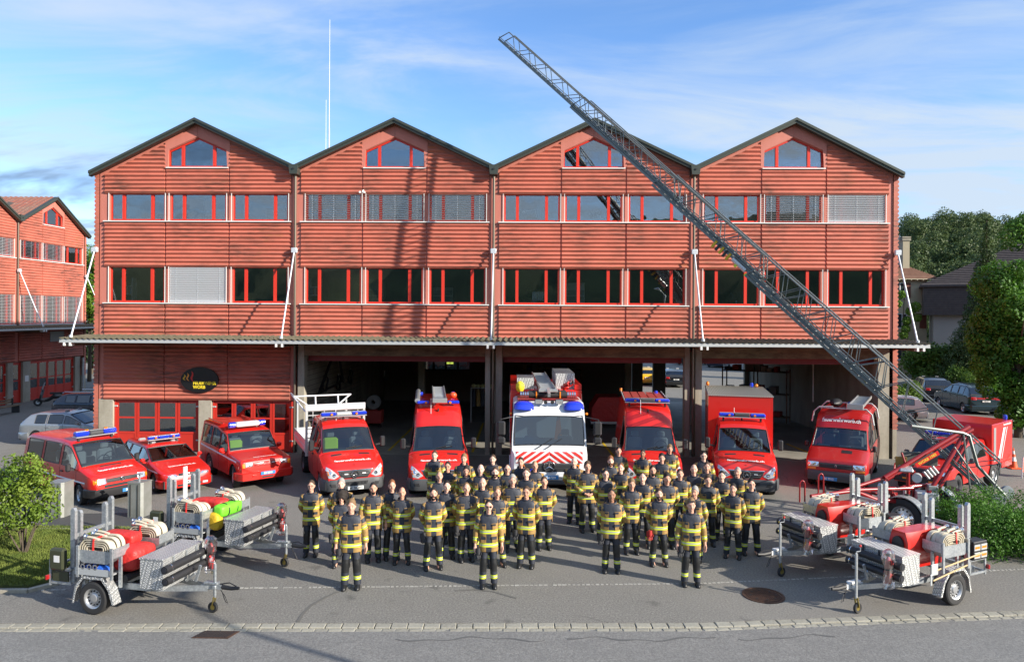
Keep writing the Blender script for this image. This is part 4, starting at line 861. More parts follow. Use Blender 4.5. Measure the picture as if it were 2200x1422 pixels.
BLUEL = M('blue_lens', (.01, .035, .55), .15, coat=1.); CGLASS = glass_mat('car_glass', (.42, .50, .52), .09); CGLASS2 = glass_mat('tinted_glass', (.12, .15, .17), .09); SEATM = M('seat_cloth', (.26, .265, .28), .85); DASH = M('dash', (.045, .047, .05), .7); RIMM = M('steel_rim', (.50, .51, .52), .35, .7); ALU = M('bare_aluminium', (.66, .67, .67), .3, .75)
PLATEB = M('plate_blue', (.03, .20, .48), .5); PLATEW = M('plate_white', (.70, .70, .68), .5); STRIPEW = M('stripe_white', (.72, .74, .76), .35); DSEAM = M('panel_gap', (.03, .008, .008), .8); VEST = M('neon_vest', (.55, .80, .03), .6); CREAMH = M('hose_cream', (.58, .52, .40), .8, var=(14, .5, (.42, .37, .28)))
class Car:
    def __init__(s, root, L, W, top, belt, mat, zb=.28, cowl=1., rf=1.8, sidew=(), arches=((.8, .36), (3.7, .36)), wz=.33, roofw=.82, crown=.10, nose=(.35, .16), tail=(.25, .08), rearw=None, zmid=.6, tumble=None, interior=True, glass=None, hoodw=.94, body='body', seats=2, tint=False, sec_top=None):
        s.__dict__.update(locals()); s.root = root; s.mat = mat; g = glass or CGLASS; s.g = g
        ts = {0., L, cowl, rf, cowl + .03, rf - .03}
        for t, _ in top: ts.add(t)
        for t in np.arange(.03, nose[0] + .1, .06): ts.add(float(t))
        for t in np.arange(L - tail[0], L, .08): ts.add(float(t))
        for tc, r in arches:
            for k in range(-8, 9): ts.add(tc + r * math.sin(k / 8 * PI / 2))
            ts.add(tc - r - .002); ts.add(tc + r + .002)
        for a, b in sidew: ts |= {a, b}
        if rearw: ts |= set(rearw)
        for t in np.arange(0, L, .3): ts.add(float(t))
        ts = sorted(t for t in ts if 0 <= t <= L); out = [ts[0]]
        for t in ts[1:]:
            if t - out[-1] > .0015: out.append(t)
        s.ts = out; s.sec = [s.section(t) for t in out]
        m = MB(); gl = {}
        y = lambda t: t - L / 2
        for sg in (1, -1):
            rows = [[(sg * p[0], y(t), p[1]) for p in sc] for t, sc in zip(s.ts, s.sec)]; n = len(rows[0])
            base = len(m.v); m.v += [p for r_ in rows for p in r_]
            for i in range(len(rows) - 1):
                tm = (s.ts[i] + s.ts[i + 1]) / 2
                for j in range(n - 1):
                    q = (base + i * n + j, base + i * n + j + 1, base + (i + 1) * n + j + 1, base + (i + 1) * n + j); key = None
                    if cowl + .03 <= tm <= rf - .03 and j >= 7: key = 'windscreen'
                    elif j == 4 and any(a <= tm <= b for a, b in sidew): key = ('side_window', sg, [k for k, (a, b) in enumerate(sidew) if a <= tm <= b][0])
                    elif rearw and rearw[0] <= tm <= rearw[1] and j >= 7: key = 'rear_window'
                    if key: gl.setdefault(key, []).append([m.v[k] for k in q])
                    else: m.f.append(q); m.m.append(0)
            # caps
            for i, rev in ((0, 0), (len(rows) - 1, 1)):
                o = base + i * n; m.v.append((0, rows[i][0][1], rows[i][0][2])); ci = len(m.v) - 1
                for j in range(n - 1): m.f.append((o + j, o + j + 1, ci)); m.m.append(0)
        # underside and wheel housings
        s.body = m.build(body, mat, root, 38); u = MB()
        # dark underbody
        segs = [0.05]; 
        for tc, r in sorted(arches): segs += [tc - r, tc + r]
        segs.append(L - .05)
        for a, b in zip(segs[::2], segs[1::2]): 
            if b > a: u.box(-W * .93, y(a), zb + .01, W * .93, y(b), zb + .25)
        for tc, r in arches: u.box(-W * .62, y(tc - r), zb + .01, W * .62, y(tc + r), zb + .35); 
        for tc, r in arches:
            for sg in (-1, 1):
                rows = [[(sg * W * xx, y(tc + (r + .0) * math.cos(a)), wz + (r + .0) * math.sin(a)) for xx in (.965, .62)] for a in [PI * k / 12 - .05 for k in range(13)]]; u.loft(rows, 0, cap=False, closed=False)
        u.build('underbody', BLACK, root)
        for key, fs in gl.items():
            name = key if isinstance(key, str) else key[0]; p = MB(); d = {}
            for q in fs:
                idx = []
                for v in q:
                    k = tuple(round(c, 4) for c in v)
                    if k not in d: d[k] = len(p.v); p.v.append(v)
                    idx.append(d[k])
                if len(set(idx)) > 2: p.f.append(tuple(dict.fromkeys(idx))); p.m.append(0)
            p.build(name, CGLASS2 if (tint and name != 'windscreen') else g, root, 60)
        s.frames()
        if interior: s.inside()
    def topz(s, t): return tab(t, s.top)
    def w(s, t):
        k = 1.0
        n, a = s.nose
        if t < n: k *= 1 - a * (1 - t / n) ** 2.2
        n, a = s.tail
        if t > s.L - n: k *= 1 - a * ((t - (s.L - n)) / n) ** 2.2
        return s.W * k
    def section(s, t):
        w = s.w(t); zt = s.topz(t); zb = s.zb
        for tc, r in s.arches:
            if abs(t - tc) < r: zb = max(zb, s.wz + math.sqrt(max(0, r * r - (t - tc) ** 2)))
        gh = max(0., min(1., (zt - (s.belt + .06)) / max(.01, s.gtop() - s.belt)))       # 0 on the bonnet, 1 under the roof
        cr = s.crown * (.5 + .5 * gh); wr = w * lerp(s.hoodw, s.roofw, gh); zr = zt - cr
        b = min(s.belt, zr - .035); zb = min(zb, b - .1); zm = min(max(s.zmid, zb + .03), b - .06)
        P3 = (w * .985, b); P6 = (wr, zr); L_ = lambda q: (lerp(P3[0], P6[0], q), lerp(P3[1], P6[1], q))
        return [(w * .965, zb), (w, zm), (w, max(b - .12, zm + .01)), P3, L_(.07), L_(.90), P6, (wr * .93, zr + cr * .58), (wr * .62, zr + cr * .88), (0, zt)]
    def gtop(s): return max(z for t, z in s.top) - s.crown if s.sec_top is None else s.sec_top
    def side_x(s, t, z):
        sc = s.section(t)
        for a, b in zip(sc[:7], sc[1:7]):
            if a[1] <= z <= b[1] + 1e-6: return lerp(a[0], b[0], (z - a[1]) / max(1e-6, b[1] - a[1]))
        return sc[0][0] if z < sc[0][1] else sc[6][0]
    def top_z(s, x, t):
        sc = s.section(t); x = abs(x)
        for a, b in zip(sc[3:], sc[4:]):
            if b[0] <= x <= a[0] + 1e-6: return lerp(b[1], a[1], (x - b[0]) / max(1e-6, a[0] - b[0]))
        return sc[3][1]
    def nose_t(s, x, z):
        t = 0.
        while t < 2.5:
            sc = s.section(t)
            if z <= s.top_z(x, t) and (abs(x) <= s.side_x(t, min(z, sc[3][1])) ): return t
            t += .01
        return t
    def front(s, pts, mat, name, d=.012, parent=None, smooth=None, flip=False):
        return s._patch(pts, lambda x, z, e: (x, s.nose_t(x, z) - s.L / 2 - e, z), mat, name, d, parent)
    def rear(s, pts, mat, name, d=.012, parent=None):
        def f(x, z, e):
            t = s.L
            while t > s.L - 2 and not (z <= s.top_z(x, t) and abs(x) <= s.w(t)): t -= .01
            return (x, t - s.L / 2 + e, z)
        return s._patch(pts, f, mat, name, d, parent)
    def side(s, pts, sg, mat, name, d=.008, parent=None):
        return s._patch(pts, lambda t, z, e: (sg * (s.side_x(t, z) + e), t - s.L / 2, z), mat, name, d, parent)
    def onto(s, pts, mat, name, d=.008, parent=None):
        return s._patch(pts, lambda x, t, e: (x, t - s.L / 2, s.top_z(x, t) + e), mat, name, d, parent)
    def _patch(s, pts, f, mat, name, d, parent):
        # resample the outline, two inner rings, then a skirt down into the body
        o = []
        for a, b in zip(pts, pts[1:] + pts[:1]):
            k = max(1, int(math.hypot(b[0] - a[0], b[1] - a[1]) / .12)); o += [(lerp(a[0], b[0], i / k), lerp(a[1], b[1], i / k)) for i in range(k)]
        cx_ = sum(p[0] for p in o) / len(o); cy_ = sum(p[1] for p in o) / len(o); m = MB()
        rings = [[f(lerp(cx_, p[0], k), lerp(cy_, p[1], k), e) for p in o] for k, e in ((1, -.015), (1, d * .7), (.93, d), (.5, d), (.03, d))]
        m.loft(rings, 0, cap=False); n = len(o); m.f.append(tuple(4 * n + j for j in range(n))); m.m.append(0)
        return m.build(name, mat, parent or s.root, 50)
    def strip_side(s, t0, z0, t1, z1, sg, w, mat, name, parent=None, d=.006): return s.side([(t0, z0 - w / 2), (t1, z1 - w / 2), (t1, z1 + w / 2), (t0, z0 + w / 2)], sg, mat, name, d, parent)
    def seam(s, t, z0, z1, sg): return s.side([(t - .008, z0), (t + .008, z0), (t + .008, z1), (t - .008, z1)], sg, DSEAM, 'door_gap', .003)
    def frames(s):
        # black rubber around the windscreen
        m = MB(); y = lambda t: t - s.L / 2; k = 10; tt = [lerp(s.cowl + .02, s.rf - .02, i / k) for i in range(k + 1)]; A = [];
        for t in tt: p = s.section(t)[7]; A.append(Vector((p[0] + .012, y(t), p[1] + .006)))
        bt = [Vector((x, y(s.cowl + .03), s.top_z(x, s.cowl + .03) + .012)) for x in np.linspace(A[0].x, -A[0].x, 9)]; tp = [Vector((x, y(s.rf - .03), s.top_z(x, s.rf - .03) + .006)) for x in np.linspace(-A[-1].x, A[-1].x, 9)]
        left = [Vector((-p.x, p.y, p.z)) for p in A]; loop = A[::-1][:-1] + bt + left[1:] + tp[1:-1]
        m.tube(loop, .018, 5, closed=True); m.build('windscreen_seal', BLACK, s.root)
        if s.sidew:
            for sg in (-1, 1):
                for a, b in s.sidew:
                    q = MB(); P = []; n = 6
                    for i in range(n + 1): t = lerp(a, b, i / n); p = s.section(t)[4]; P.append(Vector((sg * (p[0] + .004), y(t), p[1])))
                    for i in range(n, -1, -1): t = lerp(a, b, i / n); p = s.section(t)[5]; P.append(Vector((sg * (p[0] + .004), y(t), p[1])))
                    Q = [P[0]]
                    for p in P[1:]:
                        if (p - Q[-1]).length > .02: Q.append(p)
                    q.tube(Q, .011, 4, closed=True); q.build('window_seal', BLACK, s.root)
    def inside(s):
        y = lambda t: t - s.L / 2; b = s.belt; m = MB(); m.box(-s.W * .9, y(s.cowl + .05), s.zb + .26, s.W * .9, y(min(s.L - .1, s.rf + 2.6)), s.zb + .3); m.box(-s.W * .9, y(min(s.L - .15, s.rf + 2.6)), s.zb + .3, s.W * .9, y(min(s.L - .1, s.rf + 2.65)), b + .1); m.build('cabin_floor', DASH, s.root)
        zt = s.top_z(0, s.cowl + .05); m = MB(); m.cb((0, y(s.cowl + .34), zt - .14), (s.W * 1.7, .5, .24), 0, .06); m.build('dashboard', DASH, s.root)
        m = MB(); c = Vector((s.W * .42, y(s.cowl + .72), zt + .02)); m.tube([c + Vector((.19 * math.cos(a), .06 * math.sin(a) * -1, .19 * math.sin(a))) for a in [2 * PI * i / 16 for i in range(16)]], .018, 6, closed=True); m.bar(c - Vector((.17, 0, 0)), c + Vector((.17, 0, 0)), .03, .04); m.build('steering_wheel', BLACK, s.root)
        for r_ in range(s.seats):
            for sx in (-.45, .45):
                t = s.rf + .05 + r_ * .95; q = MB(); zc = b - .32; hh = min(.66, s.gtop() - b + .18)
                q.cb((sx * s.W, y(t), zc), (.50, .5, .16), 0, .05); q.cb((sx * s.W, y(t + .28), zc + .08 + hh * .45), (.48, .14, hh), 0, .06); q.cb((sx * s.W, y(t + .30), zc + .16 + hh), (.26, .1, .2), 0, .04); q.build('seat', SEATM, s.root)
    def wheels(s, r=.33, w=.22, spec=((0.8, 1), (3.7, 1)), rim='steel', inset=.02, steer=0):
        for tc, dbl in spec:
            for sg in (-1, 1):
                x = sg * (s.w(tc) - w / 2 - inset); rz = steer if tc < 2 else 0
                wheel(s.root, (x, tc - s.L / 2, r), r, w * dbl, sg, rim, rz)
    def mirror(s, t, z, arm=.10, sz=(.16, .09, .26), mat=None):
        for sg in (-1, 1):
            x = s.side_x(t, min(z, s.belt)) + arm + sz[0] / 2; m = MB(); m.bar((sg * (x - sz[0] / 2 - arm - .03), t - s.L / 2, z - .06), (sg * x, t - s.L / 2, z - .02), .05, .05); m.cb((sg * x, t - s.L / 2, z + .04), sz, 0, .04); o = m.build('mirror', mat or BLACK, s.root)
            g = MB(); g.cb((sg * x, t - s.L / 2 + sz[1] / 2 + .002, z + .04), (sz[0] * .8, .006, sz[2] * .8)); g.build('mirror_glass', CHROME, o)
    def text(s, body, size, x, t, mat=None, where='hood', z=None, sx=1.):
        me = text_mesh(body, size); me.materials.append(mat or WPAINT)
        for v in me.vertices:
            a, b = v.co.x * sx, v.co.y
            if where == 'hood': tt = t + b * .92; v.co = (x + a, tt - s.L / 2, s.top_z(x + a, tt) + .009)
            else: v.co = (x + a, s.nose_t(x + a, z + b) - s.L / 2 - .012, z + b)
        return obj('lettering', me, s.root)
    def plate(s, x, z, mat, txt, w=.5, h=.11, d=.05, rear=False):
        t = 0 if not rear else s.L; yy = (s.nose_t(x, z) - d if not rear else s.L + d) - s.L / 2; m = MB(); m.cb((x, yy, z), (w, .015, h), 0, .004); o = m.build('number_plate', mat, s.root)
        me = text_mesh(txt, h * .8); me.materials.append(WPAINT if mat is PLATEB else BLACK); obj('plate_text', me, o, (x, yy + (-.010 if not rear else .010), z), (R(90), 0, 0 if not rear else PI))
    def band(s, z0, z1, off, tend, mat, name, W=None, ch=.03, rear=False):
        """bumper wrapped round the nose (or tail)"""
        P = []; zc = (z0 + z1) / 2; n = 9; ws = s.w(tend)
        for i in range(5): P.append((-s.w(lerp(tend, .25, i / 5)), lerp(tend, .25, i / 5)))
        xs = [-s.w(.25) * math.cos(a) for a in np.linspace(.28, PI - .28, 13)]
        if not rear:
            for x in xs: P.append((x, s.nose_t(x, min(zc, s.topz(0) - .03)) - 0))
            P += [(-x, t) for x, t in P[:5]][::-1]; Q = [Vector((x, t - s.L / 2, 0)) for x, t in P]
        else:
            Q = [Vector((-s.w(s.L - tend), s.L / 2 - tend, 0)), Vector((-s.w(s.L - .2), s.L / 2 - .2, 0)), Vector((-s.w(s.L) * .96, s.L / 2 - .01, 0)), Vector((0, s.L / 2 + .02, 0)), Vector((s.w(s.L) * .96, s.L / 2 - .01, 0)), Vector((s.w(s.L - .2), s.L / 2 - .2, 0)), Vector((s.w(s.L - tend), s.L / 2 - tend, 0))]
        rings = []
        for i, p in enumerate(Q):
            tg = (Q[min(i + 1, len(Q) - 1)] - Q[max(i - 1, 0)]).normalized(); nn = Vector((tg.y, -tg.x, 0)) * (1 if not rear else -1)
            if rear: nn = Vector((tg.y, -tg.x, 0)) * -1
            rings.append([p + nn * e + Vector((0, 0, z)) for e, z in ((-.06, z0), (off * .6, z0), (off, z0 + ch), (off, z1 - ch), (off * .4, z1), (-.06, z1))])
        m = MB(); m.loft(rings); return m.build(name, mat, s.root, 40)
def wheel(root, c, r, w, sg, rim='steel', rz=0, mat=None, name='wheel'):
    m = MB(); h = w / 2; m.lathe([(r * .60, -h * .8), (r * .66, -h * .98), (r * .90, -h), (r * .985, -h * .82), (r, -h * .5), (r, h * .5), (r * .985, h * .82), (r * .90, h), (r * .66, h * .98), (r * .60, h * .8)], (0, 0, 0), 'x', 28)
    # tread blocks
    o = m.build(name, RUBBER, root, 40, c, (0, 0, rz)); g = MB(); hx = sg * h * .75
    g.lathe([(r * .61, -sg * h * .7), (r * .62, sg * h * .9), (r * .57, sg * h * .82), (r * .50, sg * h * .35), (r * .30, sg * h * .45), (r * .22, sg * h * .7), (r * .14, sg * h * .72), (0.002, sg * h * .72)], (0, 0, 0), 'x', 24); g.build('rim', RIMM if rim != 'dark' else GREYPL, o, 40)
    k = MB(); n = {'steel': 12, 'alloy': 5, 'dark': 6, 'truck': 8}[rim]
    for i in range(n):
        a = 2 * PI * i / n
        if rim == 'alloy':
            aa = a; 
            for da in (-.33, .33):
                pass
            k.cb((sg * h * .42, r * .40 * math.cos(aa), r * .40 * math.sin(aa)), (.02, r * .30, r * .24), 0, .01, Matrix.Rotation(aa, 3, 'X'))
        else: k.cyl((sg * h * .40, r * .42 * math.cos(a), r * .42 * math.sin(a)), r * .052, .035, 'x', 8)
    tag(k.build('rim_holes', BLACK, o), kind='stuff'); return o
def lightbar(root, y, z, w, mat_mid=None, d=.22, h=.12, amber=True, feet=True, rot=0, mid=True):
    m = MB(); m.cb((0, y, z + .02), (w, d, .035), 0, .01); b = m.build('light_bar', ALU, root)
    for sg in (-1, 1):
        q = MB(); q.cb((sg * w * .335, y, z + .04 + h / 2), (w * .33, d * .95, h), 0, .04); q.build('blue_lamp', BLUEL, b)
        if amber: q = MB(); q.cyl((sg * w * .27, y - d / 2 - .01, z + .04 + h / 2), .038, .03, 'y', 12); q.build('amber_lamp', AMBER, b)
        if feet: q = MB(); q.box(sg * w * .4 - .03, y - .04, z - .12, sg * w * .4 + .03, y + .04, z); q.build('bar_foot', BLACK, b)
    q = MB(); q.cb((0, y, z + .04 + h / 2), (w * .335, d * .92, h * .9), 0, .03); q.build('bar_middle', mat_mid or GREYPL, b); q = MB(); q.cb((0, y + .02, z + .045 + h), (w * .96, d * .5, .012)); q.build('bar_top', ALU, b); return b
def roof_ladder(root, p0, p1, w, rungs, mat=None, up=(0, 0, 1), h=.09, plate=True, name='ladder'):
    """aluminium ladder lying on a roof; a thing on its own is made by the caller"""
    p0, p1 = Vector(p0), Vector(p1); d = (p1 - p0).normalized(); s_ = d.cross(Vector(up)).normalized() * (w / 2)
    for sg in (-1, 1): m = MB(); m.bar(p0 + s_ * sg, p1 + s_ * sg, .03, h); m.build('ladder_rail', mat or ALU, root)
    L_ = (p1 - p0).length
    for i in range(rungs): m = MB(); c = p0 + d * (L_ * (i + .5) / rungs); m.bar(c - s_, c + s_, .045, .03); m.build('rung', mat or ALU, root)
def beacon(root, x, y, z, mat=None, r=.07, h=.16): m = MB(); m.cyl((x, y, z + .02), r * .9, .04); m.lathe([(r, .04), (r, .1), (r * .8, h), (.003, h + .01)], (x, y, z), n=14); return m.build('beacon', mat or BLUEL, root, 40)
VS = 1.03
def place(root, px, local, rz, vs=None):
    """put the vehicle so that its local contact point is under the picture point"""
    root.rotation_euler = (0, 0, rz); vs = vs or VS; root.scale = (vs,) * 3; g = gp(*px); q = Matrix.Rotation(rz, 3, 'Z') @ (Vector((local[0], local[1], 0)) * vs); root.location = (g.x - q.x, g.y - q.y, 0)
STAR = lambda car, z, r, d=.03: star(car.root, (0, car.nose_t(0, z) - car.L / 2 - d, z), r)
def star(root, c, r):
    m = MB(); m.tube([(c[0] + r * math.cos(a), c[1], c[2] + r * math.sin(a)) for a in [2 * PI * i / 24 for i in range(24)]], r * .09, 6, closed=True)
    for k in range(3):
        a = PI / 2 + k * 2 * PI / 3; e = (c[0] + r * math.cos(a), c[1], c[2] + r * math.sin(a)); s_ = Vector((-math.sin(a), 0, math.cos(a))) * r * .13; C_ = Vector(c); m.add([C_ + s_ + Vector((0, -.0, 0)), C_ - s_, Vector(e), C_ + Vector((0, -.02, 0))], [(0, 3, 2), (1, 2, 3), (0, 1, 3)])
    m.build('star_emblem', CHROME, root)
# --- the VW-like red minibus
def minibus():
    t = thing('minibus', 'red low-roof minibus with blue light bar, leftmost fire vehicle', 'van'); L = 4.7
    c = Car(t, L, .92, [(0, .72), (.05, .90), (.16, .98), (.70, 1.13), (.80, 1.15), (1.50, 1.80), (1.7, 1.88), (2.2, 1.93), (4.3, 1.91), (4.58, 1.80), (4.7, 1.05)], 1.08, RED, .30, .80, 1.55, ((1.05, 1.95), (2.1, 3.15), (3.3, 4.3)), ((.85, .37), (3.77, .37)), .32, .84, .09, (.4, .14), (.3, .07), zmid=.62)
    c.wheels(.32, .2, ((.85, 1), (3.77, 1)), steer=-.2); c.band(.30, .56, .05, .46, BLACK, 'bumper'); c.band(.40, .66, .03, .4, BLACK, 'rear_bumper', rear=True)
    for sg in (-1, 1):
        f = lambda a, b: [(sg * x, z) for x, z in ((a, .70), (b, .70), (b, .86), (a, .87))]
        c.front(f(.50, .74), REFL, 'headlight'); c.front(f(.745, .85), AMBER, 'indicator', .014)
        c.strip_side(.45, .72, 4.5, .78, sg, .05, STRIPEW, 'white_stripe'); c.seam(.98, .45, 1.05, sg); c.seam(2.02, .38, 1.8, sg); c.seam(3.22, .38, 1.8, sg)
        c.side([(1.8, .93), (1.95, .93), (1.95, .97), (1.8, .97)], sg, BLACK, 'door_handle', .03)
    g = c.front([(-.49, .72), (.49, .72), (.49, .84), (-.49, .84)], BLACK, 'grille', .014)
    for i in range(3): c.front([(-.48, .74 + i * .035), (.48, .74 + i * .035), (.48, .75 + i * .035), (-.48, .75 + i * .035)], GREYPL, 'grille_bar', .03, g)
    m = MB(); y0 = c.nose_t(0, .78) - L / 2 - .04; m.tube([(.065 * math.cos(a), y0, .78 + .065 * math.sin(a)) for a in [2 * PI * i / 18 for i in range(18)]], .007, 5, closed=True); m.bar((-.04, y0, .82), (-.015, y0, .74), .012); m.bar((.04, y0, .82), (.015, y0, .74), .012); m.bar((-.015, y0, .745), (0, y0, .79), .01); m.bar((.015, y0, .745), (0, y0, .79), .01); m.build('badge', CHROME, t)
    c.front([(-.55, .58), (.55, .58), (.55, .66), (-.55, .66)], BLACK, 'lower_grille', .012)
    c.onto([(-.32, .66), (.32, .66), (.34, .72), (-.34, .72)], BLACK, 'hood_vent', .006); c.text('feuerwehrworb.ch', .145, 0, .40); c.plate(.22, .42, PLATEB, 'BE 4421', d=.07); c.mirror(1.12, 1.12)
    lightbar(t, -1.05 + .35, 1.96, 1.30, amber=False, h=.15, d=.26); 
    for x in (-.28, .33): m = MB(); m.cyl((x, -.7, 2.17), .06, .05); m.build('amber_lamp', AMBER, t)
    place(t, (173, 1084), (-.84, .85 - L / 2), R(58), 1.0); return t
def estate():
    t = thing('estate_car', 'small red fire estate car between the minibus and the off-roader', 'car'); L = 4.6
    c = Car(t, L, .85, [(0, .60), (.05, .68), (.2, .74), (1.1, .93), (1.18, .95), (1.95, 1.33), (2.2, 1.40), (3.9, 1.42), (4.4, 1.05), (4.6, .85)], .90, RED, .22, 1.18, 1.95, ((1.45, 2.35), (2.45, 3.25), (3.35, 3.95)), ((.88, .34), (3.5, .34)), .31, .76, .07, (.5, .2), (.3, .1), rearw=(3.95, 4.35), zmid=.5)
    c.wheels(.31, .19, ((.88, 1), (3.5, 1)), 'alloy', steer=-.15); c.band(.22, .48, .05, .5, RED, 'bumper')
    for sg in (-1, 1):
        c.front([(sg * x, z) for x, z in ((.36, .58), (.74, .58), (.76, .68), (.38, .685))], REFL, 'headlight'); c.front([(sg * x, z) for x, z in ((.42, .28), (.60, .28), (.60, .35), (.42, .35))], LENS, 'fog_lamp', .065); c.strip_side(.5, .70, 4.4, .74, sg, .04, STRIPEW, 'white_stripe'); c.seam(1.35, .3, .88, sg); c.seam(2.4, .3, 1.3, sg)
    c.front([(-.34, .60), (.34, .60), (.34, .68), (-.34, .68)], BLACK, 'grille'); m = MB(); m.ball((0, c.nose_t(0, .64) - L / 2 - .025, .64), (.06, .01, .03), 12, 6); m.build('badge', CHROME, t)
    c.front([(-.4, .27), (.4, .27), (.42, .34), (-.42, .34)], BLACK, 'lower_grille', .058); c.text('feuerwehrworb.ch', .12, 0, .62); c.plate(.05, .40, PLATEW, 'BE 51217', d=.075); c.mirror(1.5, .95, .04, (.16, .1, .12), RED)
    c.onto([(-.36, 2.25), (.36, 2.25), (.36, 2.75), (-.36, 2.75)], BLACK, 'sunroof', .012); lightbar(t, -.05, 1.50, 1.1, amber=False, h=.10, mat_mid=BLUEL, d=.18)
    for x in (-.3, .3): m = MB(); m.cyl((x, -.15, 1.6), .04, .05); m.build('amber_lamp', AMBER, t)
    q = MB(); q.cb((-.35, c.cowl + .45 - L / 2, .93), (.3, .1, .05), 0, .02); q.build('glove', YELM, t); place(t, (331, 1057), (-.80, .88 - L / 2), R(47), 1.0)
def offroader():
    t = thing('off_road_car', 'red off-road fire car with white roof light box left of the flatbed truck', 'car'); L = 4.5
    c = Car(t, L, .90, [(0, .84), (.03, .97), (.10, 1.02), (1.15, 1.13), (1.22, 1.14), (1.68, 1.72), (1.85, 1.78), (2.5, 1.86), (2.8, 1.92), (4.38, 1.92), (4.5, 1.1)], 1.10, RED, .36, 1.22, 1.72, ((1.42, 2.2), (2.3, 3.1), (3.25, 4.2)), ((.80, .42), (3.35, .42)), .38, .84, .06, (.25, .06), (.2, .04), zmid=.66, hoodw=.96)
    c.wheels(.38, .23, ((.80, 1), (3.35, 1)), steer=-.25); c.band(.34, .62, .10, .38, RED, 'bumper')
    for sg in (-1, 1):
        c.front([(sg * x, z) for x, z in ((.48, .80), (.72, .80), (.72, .94), (.48, .94))], REFL, 'headlight', .014); c.front([(sg * x, z) for x, z in ((.73, .78), (.83, .78), (.83, .92), (.73, .92))], AMBER, 'indicator', .014)
        c.strip_side(.42, .93, 4.3, 1.03, sg, .055, STRIPEW, 'white_stripe'); c.seam(1.3, .45, 1.08, sg); c.seam(2.25, .45, 1.75, sg); c.seam(3.18, .45, 1.75, sg); c.front([(sg * x, z) for x, z in ((.40, .46), (.52, .46), (.52, .54), (.40, .54))], RED, 'bumper_step', .125)
    g = c.front([(-.45, .80), (.45, .80), (.45, .93), (-.45, .93)], RED, 'grille', .012)
    for i in range(4): c.front([(-.43, .815 + i * .03), (.43, .815 + i * .03), (.43, .828 + i * .03), (-.43, .828 + i * .03)], BLACK if i % 2 == 0 else DSEAM, 'grille_slot', .02, g)
    for x in (-.22, .22): c.front([(x - .05, .87), (x + .05, .87), (x + .05, .89), (x - .05, .89)], WPAINT, 'grille_lamp', .03)
    c.front([(-.2, .40), (.2, .40), (.22, .46), (-.22, .46)], BLACK, 'lower_grille', .108); c.text('feuerwehrworb.ch', .105, .05, .32); c.plate(0, .56, PLATEB, 'BE 2010', d=.125); c.mirror(1.5, 1.15, .05, (.18, .1, .15), RED)
    m = MB(); m.cb((0, -.32, 1.98), (.85, .30, .17), 0, .04); m.build('roof_light_box', VWHITE, t)
    for sg in (-1, 1): m = MB(); m.cyl((sg * .54, -.32, 1.97), .11, .2, 'x', 14); m.build('blue_lamp', BLUEL, t, 40)
    for sg in (-1, 1): m = MB(); m.box(sg * .62 - .02, .3, 1.95, sg * .62 + .02, 2.0, 1.98); m.build('roof_rail', RED, t)
    q = MB(); q.cb((-.42, 1.95 - L / 2, 1.15), (.5, .2, .55), 0, .06); q.build('neon_vest', VEST, t); place(t, (501, 1047), (-.86, .80 - L / 2), R(41), 1.0)
SPR_N = [(0, .62), (.03, .90), (.08, 1.0), (.30, 1.12), (.92, 1.32), (1.0, 1.34)]
